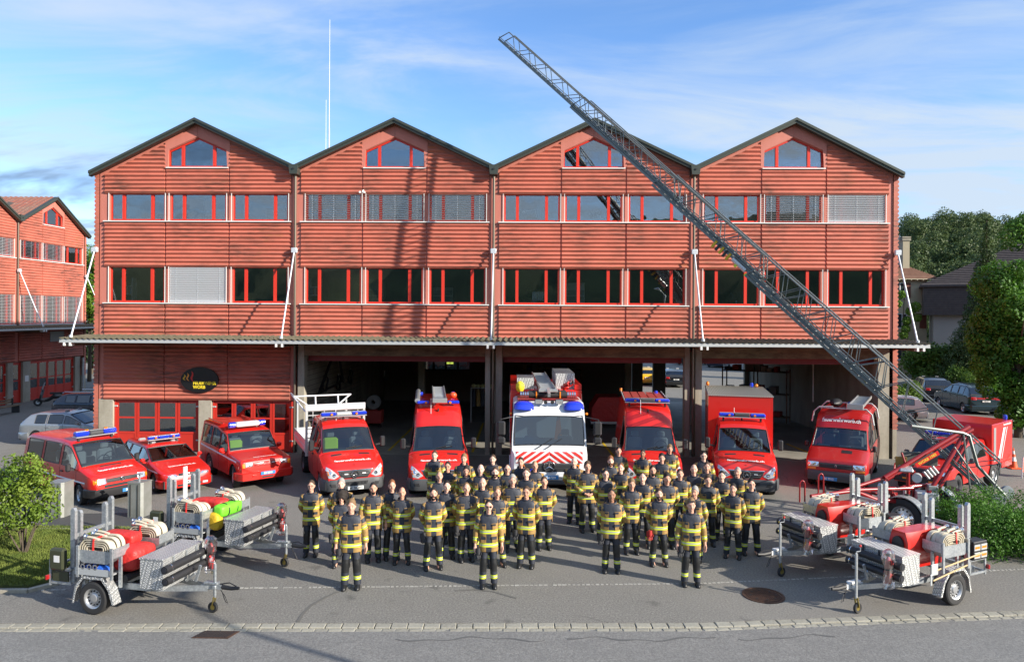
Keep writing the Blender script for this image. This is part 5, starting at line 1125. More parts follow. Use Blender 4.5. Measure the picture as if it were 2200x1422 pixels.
def sprinter(name, label, rz, px, high=True, L=5.9, rearcut=None, group=None, lower_mat=GREYPL):
    t = thing(name, label, 'van' if high else 'truck', group=group)
    top = SPR_N + ([(1.68, 2.10), (1.76, 2.18), (2.05, 2.52), (2.4, 2.68), (2.9, 2.74), (L - .15, 2.74), (L, 2.62)] if high else [(1.68, 2.06), (1.78, 2.15), (2.0, 2.24), (2.4, 2.30), (L - .1, 2.30), (L, 2.2)])
    sw = ((1.3, 2.25),) if (high or L < 3) else ((1.3, 2.25), (2.45, 3.15))
    c = Car(t, L, .985, top, 1.27, RED, .34, 1.0, 1.68, sw, ((.98, .41), (4.55, .41)) if high else ((.98, .41),), .35, .80, .13, (.5, .17), (.15, .03), zmid=.70, hoodw=.90, sec_top=2.05 if high else 2.1, seats=1)
    if high: c.wheels(.35, .23, ((.98, 1), (4.55, 1)))
    else: c.wheels(.35, .23, ((.98, 1),))
    c.band(.30, .66, .05, .56, lower_mat, 'bumper', ch=.05)
    for sg in (-1, 1):
        hl = c.front([(sg * x, z) for x, z in ((.50, .76), (.66, .68), (.83, .72), (.90, .96), (.87, 1.04), (.74, .98), (.62, .88))], LENS, 'headlight', .02)
        for a, b in ((.66, .80), (.78, .88)): c.front([(sg * (a + .055 * math.cos(k * PI / 4)), b + .055 * math.sin(k * PI / 4)) for k in range(8)], CHROME, 'reflector', .03, hl)
        c.front([(sg * x, z) for x, z in ((.80, .80), (.85, .80), (.87, .92), (.82, .92))], AMBER, 'indicator', .028, hl)
        c.onto([(sg * x, q) for x, q in ((.28, .80), (.62, .76), (.62, .85), (.28, .88))], BLACK, 'hood_vent', .006); c.seam(1.22, .45, 1.25, sg); c.seam(2.35, .45, 2.0, sg)
        c.side([(2.1, 1.12), (2.28, 1.12), (2.28, 1.16), (2.1, 1.16)], sg, BLACK, 'door_handle', .03); c.front([(sg * x, z) for x, z in ((.60, .44), (.74, .44), (.78, .54), (.62, .54))], BLACK, 'fog_recess', .058)
    g = c.front([(-.50, .80), (-.40, .68), (.40, .68), (.50, .80), (.54, .92), (-.54, .92)], BLACK, 'grille', .02); g2 = None
    for z in (.73, .79, .85): c.front([(-.42, z), (.42, z), (.44, z + .022), (-.44, z + .022)], GREYPL, 'grille_bar', .035, g)
    c.front([(-.55, .915), (.55, .915), (.56, .935), (-.56, .935)], CHROME, 'grille_trim', .03, g)
    for x in (-.28, .28): c.front([(x - .06, .80), (x + .06, .80), (x + .06, .83), (x - .06, .83)], WPAINT, 'grille_lamp', .045, g)
    STAR(c, .80, .115, .06); c.front([(-.38, .47), (.38, .47), (.42, .58), (-.42, .58)], BLACK, 'lower_grille', .058)
    m = MB(); [m.box(x - .006, c.nose_t(0, .5) - L / 2 - .075, .49, x + .006, c.nose_t(0, .5) - L / 2 - .06, .56) for x in np.arange(-.34, .35, .045)]; tag(m.build('grille_mesh', GREYPL, t), kind='stuff')
    c.text('feuerwehrworb.ch', .155, 0, .42); m = MB(); m.cyl((0, .19 - L / 2, c.top_z(0, .19) + .01), .028, .01); m.build('badge', CHROME, t)
    c.plate(0, .38, PLATEW, 'BE 326207', d=.08); c.mirror(1.28, 1.52, .12, (.17, .12, .36))
    for sg in (-1, 1): m = MB(); m.tube([(sg * .1, 1.06 - L / 2, c.top_z(.1, 1.06) + .02), (sg * .1 + .35, 1.12 - L / 2, c.top_z(.4, 1.12) + .03)], .012, 5); m.build('wiper', BLACK, t)
    m = MB(); zz = c.top_z(.0, 2.05); m.cb((0, 2.05 - L / 2, zz + .05), (.05, .09, .10), 0, .015); m.build('aerial_foot', BLACK, t); m = MB(); m.tube([(-.25, 2.0 - L / 2, c.top_z(.25, 2.0)), (-.25, 2.12 - L / 2, zz + .42)], .008, 5); m.build('aerial', WPAINT, t)
    place(t, px, (0, .0 - L / 2), rz, 1.02); return t, c
def flatbed():
    L = 3.45; t, c = sprinter('flatbed_truck', 'red crew-cab flatbed fire truck with white dropside bed and rack', R(25), (763, 1072), False, L)
    lightbar(t, 1.98 - L / 2, 2.36, 1.55, STEEL); y0 = L / 2
    q = MB(); q.cb((-.45, 1.95 - L / 2, 1.35), (.5, .2, .65), 0, .06); q.build('neon_vest', VEST, t)
    m = MB(); m.box(-.5, y0 - .1, .45, -.38, y0 + 3.1, .62); m.box(.38, y0 - .1, .45, .5, y0 + 3.1, .62); m.build('chassis', BLACK, t); m = MB(); m.box(-1.05, y0 + .08, .92, 1.05, y0 + 3.1, .99); m.build('bed_floor', STEEL, t)
    for sg in (-1, 1):
        m = MB(); m.box(sg * 1.05 - .015, y0 + .1, .92, sg * 1.05 + .015, y0 + 3.1, 1.36); m.box(sg * 1.07 - .01, y0 + .1, 1.10, sg * 1.07 + .01, y0 + 3.1, 1.12); m.build('bed_side', VWHITE, t)
        m = MB(); m.box(sg * 1.02 - .04, y0 + .02, .80, sg * 1.02 + .04, y0 + .1, 2.42); m.build('front_post', STEEL, t)
        m = MB(); m.box(sg * .95 - .03, y0 + 3.0, .9, sg * .95 + .03, y0 + 3.06, 2.42); m.build('rear_post', STEEL, t)
        m = MB(); m.lathe([(.40, -.14), (.43, -.14), (.43, .14), (.40, .14)], (sg * .84, y0 + 1.2, .35), 'x', 12, a0=-.1, a1=PI + .1); m.build('mudguard', BLACK, t); wheel(t, (sg * .84, y0 + 1.2, .35), .35, .30, sg, 'steel')
    m = MB(); m.box(-1.05, y0 + 3.08, .92, 1.05, y0 + 3.11, 1.36); m.build('tailboard', VWHITE, t); m = MB(); m.box(-1.06, y0 + .0, 2.42, 1.06, y0 + .12, 2.62); m.build('headboard_beam', VWHITE, t)
    m = MB(); [m.box(-1.0, y0 + .05, z, 1.0, y0 + .07, z + .03) for z in np.arange(1.1, 2.4, .16)]; [m.box(x - .012, y0 + .045, 1.0, x + .012, y0 + .065, 2.42) for x in np.arange(-.8, .81, .4)]; m.build('headboard_grid', STEEL, t)
    m = MB()
    for a, b in (((-1.0, y0 + .1, 2.62), (-1.42, y0 + .2, 2.92)), ((.15, y0 + .1, 2.62), (.55, y0 + .2, 2.92)), ((-1.45, y0 + .2, 2.92), (.58, y0 + .2, 2.92)), ((.1, y0 + .1, 2.62), (.1, y0 + .2, 2.92)), ((-.7, y0 + .1, 2.62), (-.7, y0 + .2, 2.92)), ((-1.42, y0 + .2, 2.92), (-1.42, y0 + 1.3, 2.92)), ((-1.0, y0 + .1, 2.3), (-1.42, y0 + 1.3, 2.92))): m.tube([a, b], .028, 6)
    m.build('top_rack', VWHITE, t)
def vans():
    L = 5.9; g = 'high-roof panel vans'
    t, c = sprinter('panel_van', 'high-roof red van with roof ladder left of the fire engine', R(8), (943, 1073), True, L); Zr = 2.76
    for sg in (-1, 1): b = beacon(t, sg * .60, 1.6, Zr); m = MB(); m.cb((sg * .52, 2.35 - L / 2, 2.80), (.42, .2, .11), 0, .03); m.build('blue_lamp', BLUEL, t); m = MB(); m.cyl((sg * .42, 2.24 - L / 2, 2.80), .04, .04, 'y'); m.build('amber_lamp', AMBER, t)
    m = MB(); m.tube([(-.72, -.55, 2.85), (-.72, 2.3, 2.88)], .09, 10); m.build('pipe_case', ALU, t, 40)
    ld = thing('roof_ladder', 'aluminium ladder on the roof of the van left of the fire engine', 'ladder', t.location, t.rotation_euler.z); ld.scale = t.scale
    roof_ladder(ld, (.05, -.95, 2.92), (.05, 2.6, 3.02), .44, 14); m = MB(); m.cb((.05, -.98, 2.90), (.5, .06, .16), 0, .01); m.build('end_bracket', ALU, ld); m = MB(); m.box(-.12, -.9, 2.93, .22, 2.5, 2.945); m.build('tread_plate', GALV, ld)
    m = MB(); m.ball((.58, 1.0, 2.86), (.14, .12, .12), 8, 6); m.build('siren', M('siren_orange', (.6, .08, .02), .4), t, 60)
    t, c = sprinter('panel_van', 'high-roof red van with blue light bar right of the fire engine', R(-5), (1402, 1073), True, L)
    lightbar(t, 2.45 - L / 2, 2.78, 1.55, GREYPL); beacon(t, .55, 2.2, 2.78)
    m = MB()
    for sg in (-1, 1): m.tube([(sg * .78, 2.6 - L / 2, 2.86), (sg * .78, 2.7, 2.86)], .025, 6)
    m.build('rack_rail', STEEL, t)
    for k in range(5): m = MB(); m.box(-.72 + k * .295, 2.75 - L / 2, 2.83, -.47 + k * .295, 2.6, 2.845); m.build('roof_panel', M('roof_panel', (.38, .06, .05), .5), t)
    m = MB(); m.cyl((-.78, 2.8, 2.9), .05, .12); m.build('amber_lamp', AMBER, t)
    L = 2.9; t, c = sprinter('box_truck', 'red box-bodied fire truck with corrugated box roof, right of centre', R(-12), (1604, 1073), False, L); lightbar(t, 2.0 - L / 2, 2.34, 1.55, GREYPL); t['category'] = 'truck'; y0 = L / 2
    m = MB(); m.box(-1.10, y0 - .22, .70, 1.10, y0 + 3.3, 3.02); m.build('box_body', RED, t); m = MB(); rows = []
    n = 150
    for j in range(n + 1): x = -1.12 + 2.24 * j / n; z = 3.03 + .02 * (1 if (j // 2) % 2 else 0); rows.append([(x, y0 - .25, z), (x, y0 + 3.32, z), (x, y0 + 3.32, z - .03), (x, y0 - .25, z - .03)])
    m.loft(rows); m.build('box_roof', M('roof_ribs', (.45, .43, .38), .5, .2), t); m = MB(); m.box(-1.08, y0 - .2, .45, 1.08, y0 + 3.25, .69); m.build('chassis', BLACK, t)
    for sg in (-1, 1): wheel(t, (sg * .84, y0 + 1.3, .35), .35, .30, sg)
    beacon(t, .66, y0 + 2.9, 3.06); m = MB(); m.ball((-1.02, y0 + 3.0, 3.14), (.07, .07, .09), 8, 6); m.build('amber_lamp', AMBER, t, 60); m = MB(); m.ball((.84, y0 + 2.9, 3.12), (.07, .07, .07), 8, 6); m.build('amber_lamp', AMBER, t, 60)
minibus(); estate(); offroader(); flatbed(); vans()
def high_van():
    t = thing('high_roof_van', 'older dark red high-roof van with roof ladder beside the grey turntable ladder', 'van'); L = 4.9; DR = M('dark_signal_red', (.40, .016, .016), .32, coat=.5)
    c = Car(t, L, .95, [(0, .70), (.03, .92), (.07, .98), (.78, 1.24), (.84, 1.26), (1.40, 1.86), (1.48, 1.93), (1.75, 2.24), (2.0, 2.36), (2.5, 2.42), (4.7, 2.42), (4.9, 2.30)], 1.20, DR, .34, .84, 1.42, ((1.12, 1.95), (2.1, 3.2), (3.35, 4.5)), ((.72, .38), (3.9, .38)), .33, .86, .10, (.3, .08), (.15, .03), zmid=.66, sec_top=1.86, hoodw=.95)
    c.wheels(.33, .2, ((.72, 1), (3.9, 1))); c.band(.30, .62, .04, .36, GREYPL, 'bumper')
    for sg in (-1, 1):
        c.front([(sg * x, z) for x, z in ((.52, .74), (.86, .74), (.86, .90), (.52, .89))], REFL, 'headlight', .014); c.front([(sg * x, z) for x, z in ((.60, .65), (.86, .65), (.86, .72), (.60, .72))], AMBER, 'indicator', .014); c.seam(1.05, .45, 1.18, sg); c.seam(2.03, .45, 1.85, sg)
    g = c.front([(-.50, .72), (.50, .72), (.50, .88), (-.50, .88)], BLACK, 'grille', .014); [c.front([(-.48, z), (.48, z), (.48, z + .012), (-.48, z + .012)], GREYPL, 'grille_bar', .026, g) for z in (.76, .80, .84)]
    m = MB(); yy = c.nose_t(0, .80) - L / 2 - .045; m.tube([(0, yy, .84), (.035, yy, .80), (0, yy, .76), (-.035, yy, .80)], .008, 4, closed=True); m.build('badge', CHROME, t)
    c.onto([(.10, .55), (.42, .55), (.42, .74), (.10, .74)], BLACK, 'hood_vent', .008); c.text('feuerwehrworb.ch', .155, -.02, 1.63, sx=1.05); c.plate(-.20, .38, PLATEB, 'BE 9912', d=.06); c.mirror(1.12, 1.25, .05, (.14, .1, .2))
    for x, z in ((-.5, 1.3), (.15, 1.3)): m = MB(); m.cb((x, c.cowl + .28 - L / 2, z - .01), (.36, .2, .02)); m.build('paper', WPAINT, t)
    m = MB()
    for sg in (-1, 1):
        m.tube([(sg * .98, -.75, 2.0), (sg * .92, -.75, 2.35), (sg * .75, -.75, 2.52), (sg * .3, -.75, 2.55)], .025, 6); m.tube([(sg * .98, 1.2, 2.0), (sg * .92, 1.2, 2.35), (sg * .75, 1.2, 2.52), (sg * .3, 1.2, 2.55)], .025, 6)
    m.tube([(-.8, -.75, 2.5), (.8, -.75, 2.5)], .02, 6); m.tube([(-.8, 1.2, 2.5), (.8, 1.2, 2.5)], .02, 6); m.build('roof_rack', STEEL, t)
    beacon(t, .1, .6, 2.45); m = MB(); m.ball((-.35, .4, 2.58), (.22, .5, .14), 8, 6); m.build('hose_bundle', BLACK, t, 60)
    place(t, (1795, 1054), (0, -L / 2 + .0), R(-30), 1.05)
    ld = thing('roof_ladder', 'aluminium ladder on the dark red high-roof van', 'ladder', t.location, t.rotation_euler.z); ld.scale = t.scale
    roof_ladder(ld, (.42, -.98, 2.62), (.42, 2.3, 2.66), .46, 13); m = MB(); m.cb((.42, -1.0, 2.62), (.52, .05, .20), 0, .01); m.build('end_plate', ALU, ld); m = MB(); m.box(.2, -.95, 2.57, .64, 2.25, 2.58); m.build('tread_plate', ALU, ld)
def pickup():
    t = thing('pickup_truck', 'red double-cab fire pickup with tall red box behind the ladder trailer', 'truck'); L = 3.45
    c = Car(t, L, .86, [(0, .84), (.04, .96), (.12, 1.0), (1.15, 1.08), (1.22, 1.09), (1.72, 1.58), (1.85, 1.63), (2.6, 1.66), (3.3, 1.62), (3.45, 1.1)], 1.06, RED, .42, 1.22, 1.74, ((1.45, 2.25), (2.35, 3.1)), ((.75, .44),), .38, .82, .06, (.3, .1), (.1, .02), zmid=.66)
    c.wheels(.38, .25, ((.75, 1),), 'dark'); c.band(.46, .70, .10, .34, BLACK, 'bumper')
    for sg in (-1, 1):
        c.front([(sg * x, z) for x, z in ((.52, .80), (.76, .80), (.76, .92), (.52, .92))], REFL, 'headlight', .014); c.seam(1.32, .5, 1.04, sg); c.seam(2.3, .5, 1.5, sg); c.front([(sg * x, z) for x, z in ((.30, .55), (.48, .55), (.48, .60), (.30, .60))], AMBER, 'indicator', .11)
    c.front([(-.48, .80), (.48, .80), (.48, .92), (-.48, .92)], BLACK, 'grille', .014); c.mirror(1.45, 1.10, .06, (.16, .1, .16), GREYPL); c.text('feuerwehrworb.ch', .11, 0, .5)
    lightbar(t, 1.95 - L / 2, 1.72, 1.2, amber=False, mat_mid=BLUEL); y0 = L / 2
    m = MB(); m.cb((0, y0 + .92, 1.42), (1.86, 1.95, 1.36), 0, .02); m.build('box_body', RED, t)
    for sg in (-1, 1):
        x = sg * .935; m = MB(); m.box(min(x, x + sg * .008), y0 + .06, .85, max(x, x + sg * .008), y0 + .26, 1.98); m.build('silver_door_strip', ALU, t)
        for k in range(3): m = MB(); o = .46 + k * .17; w = .13; m.add([(x + sg * .004, y0 + o, .88), (x + sg * .004, y0 + o + w * (.4 if k else 1), .88), (x + sg * .004, y0 + o + w * (.4 if k else 1) + .52, 1.92), (x + sg * .004, y0 + o + .52, 1.92)], [(0, 1, 2, 3)]); m.build('white_stripe', STRIPEW, t)
        me = text_mesh('feuerwehrworb.ch', .10); me.materials.append(WPAINT); obj('lettering', me, t, (x + sg * .006, y0 + 1.35, 2.02), (R(90), 0, sg * R(90)))
        m = MB(); m.lathe([(.43, -.12), (.46, -.12), (.46, .12), (.43, .12)], (sg * .76, y0 + .35, .38), 'x', 12, a0=-.1, a1=PI + .1); m.build('mudguard', BLACK, t); wheel(t, (sg * .76, y0 + .35, .38), .38, .25, sg, 'steel'); m = MB(); m.box(sg * .76 - .12, y0 + .86, .3, sg * .76 + .12, y0 + .88, .75); m.build('mud_flap', RUBBER, t)
        m = MB(); m.box(sg * .9 - .03, y0 + .85, .55, sg * .9 + .03, y0 + 1.85, .74); m.build('box_skirt', RED, t)
    beacon(t, .75, y0 + 1.75, 2.11); place(t, (2060, 1073), (.86, .75 - L / 2), R(-50), 1.05)
high_van(); pickup()
def fire_engine():
    t = thing('fire_engine', 'white and red striped fire engine with large blue lamps in the centre', 'fire engine'); L = 2.1; W = 1.22
    c = Car(t, L, W, [(0, 1.28), (.02, 1.36), (.06, 1.42), (.10, 1.44), (.34, 2.56), (.42, 2.66), (.62, 2.86), (.8, 2.92), (L - .02, 2.94), (L, 2.9)], 1.40, VWHITE, .62, .10, .35, ((.42, 1.15), (1.3, 1.95)), ((1.15, .52),), .48, .93, .08, (.22, .09), (.1, .01), zmid=.9, sec_top=2.5, hoodw=.985, seats=1, glass=glass_mat('engine_glass', (.22, .28, .31), .10))
    y = lambda q: q - L / 2
    # lower front and bumper
    m = MB(); m.cb((0, y(.10), .62), (2.38, .30, .34), 0, .05); b = m.build('bumper', VWHITE, t); m = MB(); m.box(-1.0, y(-.065), .52, 1.0, y(-.052), .62); m.build('bumper_step', ALU, t); m = MB(); m.cb((.0, y(.02), .44), (2.1, .2, .14), 0, .03); m.build('lower_skirt', GREYPL, t)
    g = c.front([(-.92, .66), (.92, .66), (.96, 1.02), (-.96, 1.02)], BLACK, 'grille', .015)
    for z in np.arange(.70, 1.0, .055): c.front([(-.88, z), (.88, z), (.88, z + .02), (-.88, z + .02)], GREYPL, 'grille_bar', .032, g)
    # red and white chevrons
    wsc = c.front([(-1.06, 1.03), (1.06, 1.03), (1.06, 1.39), (-1.06, 1.39)], VWHITE, 'chevron_panel', .010)
    CR = M('chevron_red', (.62, .03, .02), .4); z0, z1 = 1.035, 1.385; sl = 1.45
    for sg in (-1, 1):
        for k in range(6):
            a = .10 + k * .27; b = a + .15; q = []
            xa0, xb0 = a, b; xa1, xb1 = a - (z1 - z0) * sl, b - (z1 - z0) * sl      # at the top the band lies nearer the middle
            poly = [(xa0, z0), (xb0, z0), (xb1, z1), (xa1, z1)]
            def clip(P, f):
                o = []
                for p, n_ in zip(P, P[1:] + P[:1]):
                    fp, fn = f(p), f(n_)
                    if fp >= 0: o.append(p)
                    if fp * fn < 0: s_ = fp / (fp - fn); o.append((lerp(p[0], n_[0], s_), lerp(p[1], n_[1], s_)))
                return o
            poly = clip(clip(poly, lambda p: p[0]), lambda p: 1.055 - p[0]) if len(poly) else []
            if len(poly) >= 3: c.front([(sg * p[0], p[1]) for p in poly], CR, 'red_chevron', .018, wsc)
    STAR(c, .93, .17, .05); c.plate(.03, .60, PLATEB, 'BE 67291', .52, .12, .10)
    for sg in (-1, 1):
        c.front([(sg * x, z) for x, z in ((.72, .80), (.92, .80), (.96, .98), (.80, 1.0))], AMBER, 'indicator', .03); m = MB(); m.cyl((sg * .55, y(-.03), .80), .06, .05, 'y'); m.build('blue_lamp', BLUEL, t)
        m = MB(); m.lathe([(.52, -.16), (.58, -.16), (.58, .16), (.52, .16)], (sg * 1.10, y(1.15), .48), 'x', 16, a0=-.15, a1=PI + .15); m.build('mudguard', VWHITE, t)
        # large blue corner lamps on the roof front
        m = MB(); rings = []
        for q in range(9):
            a = q / 8 * PI; x = sg * (.47 + .66 * (1 - math.cos(a)) / 2); h = .02 + .25 * math.sin(a) ** .6; dd = .05 + .24 * math.sin(a) ** .5; rings.append([(x, y(.52) + dd * math.cos(k * PI / 5) * 1.0, 2.62 + h * max(0, math.sin(k * PI / 5)) + (0.06 if sg * x > .9 else 0.05)) for k in range(10)])
        m.loft(rings); m.build('blue_lamp', BLUEL, t, 60)
        m = MB(); m.cb((sg * .33, y(.45), 2.92), (.26, .12, .16), 0, .03); f = m.build('spot_lamp', BLACK, t); m = MB(); m.cb((sg * .33, y(.385), 2.92), (.22, .01, .12), 0, .004); m.build('spot_lens', REFL, f); m = MB(); m.cyl((sg * .11, y(.45), 2.90), .06, .12, 'y', 12, r2=.03); m.build('horn', BLACK, t, 40)
        m = MB(); m.cb((sg * 1.22, y(.5), 2.52), (.08, .08, .08), 0, .02); m.build('marker_lamp', AMBER, t)
        m = MB(); m.tube([(sg * 1.16, y(.25), 2.45), (sg * 1.55, y(.05), 2.40), (sg * 1.58, y(.05), 1.65), (sg * 1.15, y(.2), 1.50)], .022, 6); m.cb((sg * 1.52, y(.03), 2.12), (.26, .12, .46), 0, .05); m.cb((sg * 1.52, y(.03), 1.74), (.26, .12, .22), 0, .05); m.build('mirror', BLACK, t)
        m = MB(); m.tube([(sg * .15 - .3, y(.06), 1.45), (sg * .15 + .25, y(.17), 1.78)], .014, 5); m.build('wiper', BLACK, t)
        c.seam(.40, .75, 1.38, sg); c.seam(1.22, 1.05, 2.4, sg); wheel(t, (sg * 1.03, y(1.15), .48), .48, .28, sg, 'truck'); wheel(t, (sg * 1.0, y(4.9), .48), .48, .42, sg, 'truck')
    # windscreen contents
    m = MB(); m.prism([(.22, 1.6), (.50, 1.6), (.40, 2.35), (.30, 2.35)], y(1.05), y(1.08)); m.build('orange_flag', AMBER, t); m = MB(); m.cb((-.72, y(.40), 1.52), (.36, .12, .14), 0, .02); m.build('yellow_case', YELM, t); m = MB(); m.cb((-.85, y(.34), 1.56), (.22, .02, .12)); m.build('paper', WPAINT, t)
    # body behind the cab
    m = MB(); m.cb((0, y(4.15), 1.95), (2.46, 4.0, 2.35), 0, .04); m.build('superstructure', RED, t); m = MB(); m.box(-.5, y(.6), .45, .5, y(6.1), .78); m.build('chassis', BLACK, t)
    for sg in (-1, 1):
        m = MB(); m.box(sg * 1.10 - .12, y(2.16), 3.13, sg * 1.10 + .12, y(6.1), 3.30); m.build('roof_rim', RED, t); m = MB(); m.box(sg * 1.236 - .003, y(2.3), 1.1, sg * 1.236 + .003, y(6.0), 1.22); m.build('side_stripe', STRIPEW, t)
        for k in range(3): m = MB(); m.box(sg * 1.245 - .01, y(2.35 + k * 1.25), 1.35, sg * 1.245 + .01, y(3.45 + k * 1.25), 2.95); m.build('roller_shutter', ALU, t)
    # roof load
    m = MB(); m.box(-1.0, y(.68), 2.945, 1.0, y(2.1), 2.96); m.build('roof_deck', M('deck_red', (.30, .03, .03), .6), t)
    def load(name, label, cat): o = thing(name, label, cat, (0, 0, 0)); LD.append(o); return o
    LD = []
    h = load('suction_hose', 'black suction hoses stacked across the fire engine roof', 'hose')
    for k in range(3): m = MB(); yy = y(1.05 + k * .22); m.tube([(-.62, yy, 3.07), (.62, yy, 3.07)], .105, 10); m.build('hose_tube', RUBBER, h, 50)
    for sg in (-1, 1):
        for k in range(4): m = MB(); m.cyl((sg * (.66 + k * .075), y(1.05), 3.07), .11, .05, 'x', 12); m.build('coupling', CHROME, h, 50)
    m = MB(); [m.box(x - .02, y(.93), 2.97, x + .02, y(.945), 3.19) for x in (-.38, .40)]; m.build('strap', AMBER, h)
    ld = load('roof_ladder', 'aluminium ladder rising over the roof of the striped fire engine', 'ladder'); roof_ladder(ld, (.0, y(.95), 3.25), (-.12, y(5.9), 3.40), .50, 18, h=.12); m = MB(); m.box(-.26, y(1.0), 3.20, .20, y(5.8), 3.21); m.build('backing', ALU, ld); m = MB(); m.bar((.02, y(.62), 3.10), (0, y(1.0), 3.24), .09, .12); m.cb((0, y(.93), 3.22), (.62, .08, .10), 0, .01); m.build('ladder_foot', ALU, ld)
    for x0, x1, z1, y0_, y1_, lab in ((-1.0, -.42, 3.52, 2.2, 3.4, 'open chequer-plate box on the left of the fire engine roof'), (.35, 1.0, 3.66, 2.4, 4.6, 'closed chequer-plate box on the right of the fire engine roof')):
        o = load('roof_box', lab, 'box'); m = MB(); m.box(x0, y(y0_), 3.13, x1, y(y1_), z1); m.build('case', CHECK, o)
        m = MB(); [m.box(xx, y(y0_), z1 + .001, xx + .02, y(y1_), z1 + .018) for xx in np.arange(x0, x1 - .02, .05)]; tag(m.build('lid_rib', ALU, o), kind='stuff')
    o = load('yellow_bag', 'yellow bag in front of the open box on the fire engine roof', 'bag'); m = MB(); m.ball((-.90, y(2.0), 3.23), (.15, .14, .20), 10, 7); m.build('bag', M('bag_yellow', (.72, .60, .02), .6, bump=(9, .05)), o, 70)
    o = load('water_monitor', 'red water monitor with chrome nozzle on the fire engine roof', 'monitor'); m = MB(); m.tube([(.62, y(1.9), 3.1), (.62, y(1.85), 3.32), (.75, y(1.7), 3.38)], .07, 10); m.cb((.62, y(1.85), 3.24), (.3, .12, .10), 0, .03); m.build('body', RED, o, 50); m = MB(); m.lathe([(.05, 0), (.07, .1), (.13, .22), (.13, .28), (.09, .27), (.02, .1)], (.80, y(1.66), 3.38), 'y', 16); m.build('nozzle', CHROME, o, 50, )
    place(t, (1180, 1066), (0, -L / 2 - .05), R(1.5), 1.05); 
    for o in LD: o.location = t.location; o.rotation_euler = t.rotation_euler; o.scale = t.scale
fire_engine()
def bystander_cars():
    def hatch(name, label, cat, mat, L, W, H, rz, px, loc, tint=True, lights=True, group=None, plate='BE 217'):
        t = thing(name, label, cat, group=group); k = H / 1.46
        c = Car(t, L, W, [(0, .58 * k), (.06, .70 * k), (.2, .76 * k), (L * .26, .97 * k), (L * .275, .98 * k), (L * .46, 1.38 * k), (L * .54, 1.45 * k), (L * .80, 1.42 * k), (L * .89, 1.33 * k), (L - .10, .98 * k), (L - .02, .86 * k), (L, .7 * k)], .93 * k, mat, .22, L * .275, L * .46, ((L * .32, L * .50), (L * .52, L * .68), (L * .70, L * .82)), ((.85, .34), (L - .85, .34)), .31, .78, .07, (.5, .18), (.35, .10), rearw=(L * .895, L - .13), zmid=.5, tint=tint, seats=1)
        c.wheels(.31, .2, ((.85, 1), (L - .85, 1)), 'alloy')
        for sg in (-1, 1):
            c.rear([(sg * x, z) for x, z in ((W * .58, .74 * k), (W * .90, .74 * k), (W * .90, .90 * k), (W * .58, .88 * k))], TAILR, 'tail_light', .02); c.front([(sg * x, z) for x, z in ((.42, .56), (.74, .56), (.78, .66), (.46, .66))], REFL, 'headlight'); c.seam(L * .31, .3, .9 * k, sg); c.seam(L * .51, .3, 1.3 * k, sg); c.seam(L * .69, .3, 1.3 * k, sg)
            for q in (L * .47, L * .65): c.side([(q, .80 * k), (q + .16, .80 * k), (q + .16, .83 * k), (q, .83 * k)], sg, mat, 'door_handle', .03)
        c.plate(0, .68 * k, PLATEW, plate, .45, .1, .03, rear=True); c.band(.24, .46, .04, .5, mat, 'bumper'); c.band(.28, .56, .05, .5, mat, 'rear_bumper', rear=True); c.mirror(L * .33, .97 * k, .04, (.15, .1, .12), mat); place(t, px, loc, rz); return t, c
    L = 4.26
    t, c = hatch('silver_hatchback', 'silver hatchback parked sideways in the shade behind the minibus', 'car', SILVER, L, .90, 1.46, R(86), (76, 957), (-.9, L - .85 - L / 2))
    L = 4.5; t, c = hatch('dark_estate', 'dark blue estate car with roof rails half hidden by the station corner', 'car', NAVY, L, .91, 1.52, R(86), (140, 905), (-.9, L - .85 - L / 2)); 
    for sg in (-1, 1): m = MB(); m.tube([(sg * .68, -.2, 1.50), (sg * .68, -.1, 1.56), (sg * .68, 1.6, 1.54), (sg * .68, 1.7, 1.46)], .018, 6); m.build('roof_rail', CHROME, t)
    L = 4.7; t, c = hatch('dark_suv', 'black off-roader parked away from the camera beyond the white hatchback', 'car', BLACKP, L, .93, 1.66, R(166), (1979, 862), (.9, L - .85 - L / 2)); 
    L = 4.65; t, c = hatch('minivan', 'dark petrol blue minivan parked tail-first before the clipped hedge', 'car', PETROL, L, .92, 1.74, R(176), (2068, 887), (.9, L - .85 - L / 2)); c.rear([(-.9, .92), (.9, .92), (.9, 1.04), (-.9, 1.04)], TAILR, 'tail_band', .015)
    for sg in (-1, 1): m = MB(); m.tube([(sg * .66, -.1, 1.74), (sg * .66, 0, 1.80), (sg * .66, 1.5, 1.78), (sg * .66, 1.6, 1.7)], .018, 6); m.build('roof_rail', BLACK, t)
    L = 3.7; t, c = hatch('white_hatchback', 'small old white hatchback partly hidden by the station corner', 'car', CREAMW, L, .80, 1.36, R(-112), (1950, 897), (-.8, L - .85 - L / 2), tint=False)
    for sg in (-1, 1): c.rear([(sg * x, z) for x, z in ((.55, .66), (.74, .66), (.74, .80), (.55, .80))], AMBER, 'indicator', .03)
    # cars seen through the rear doorways
    for lab, mat, u, v, H, rz in (('black saloon seen from behind through the widest rear doorway', BLACKP, 1453, 833, 1.42, 178), ('yellow car seen from behind through the middle rear doorway', YELP, 1391, 828, 1.4, 180), ('red car seen through the narrowest rear doorway', RED, 1350, 830, 1.4, 185), ('dark blue car parked in the far row beyond the rear doorway', NAVY, 1534, 790, 1.45, 150), ('black car in the far row behind the black saloon', BLACKP, 1450, 783, 1.45, 100)):
        hatch('parked_car', lab, 'car', mat, 4.4, .9, H, R(rz), (u, v), (0, 4.4 / 2), group='cars parked behind the hall')
bystander_cars()
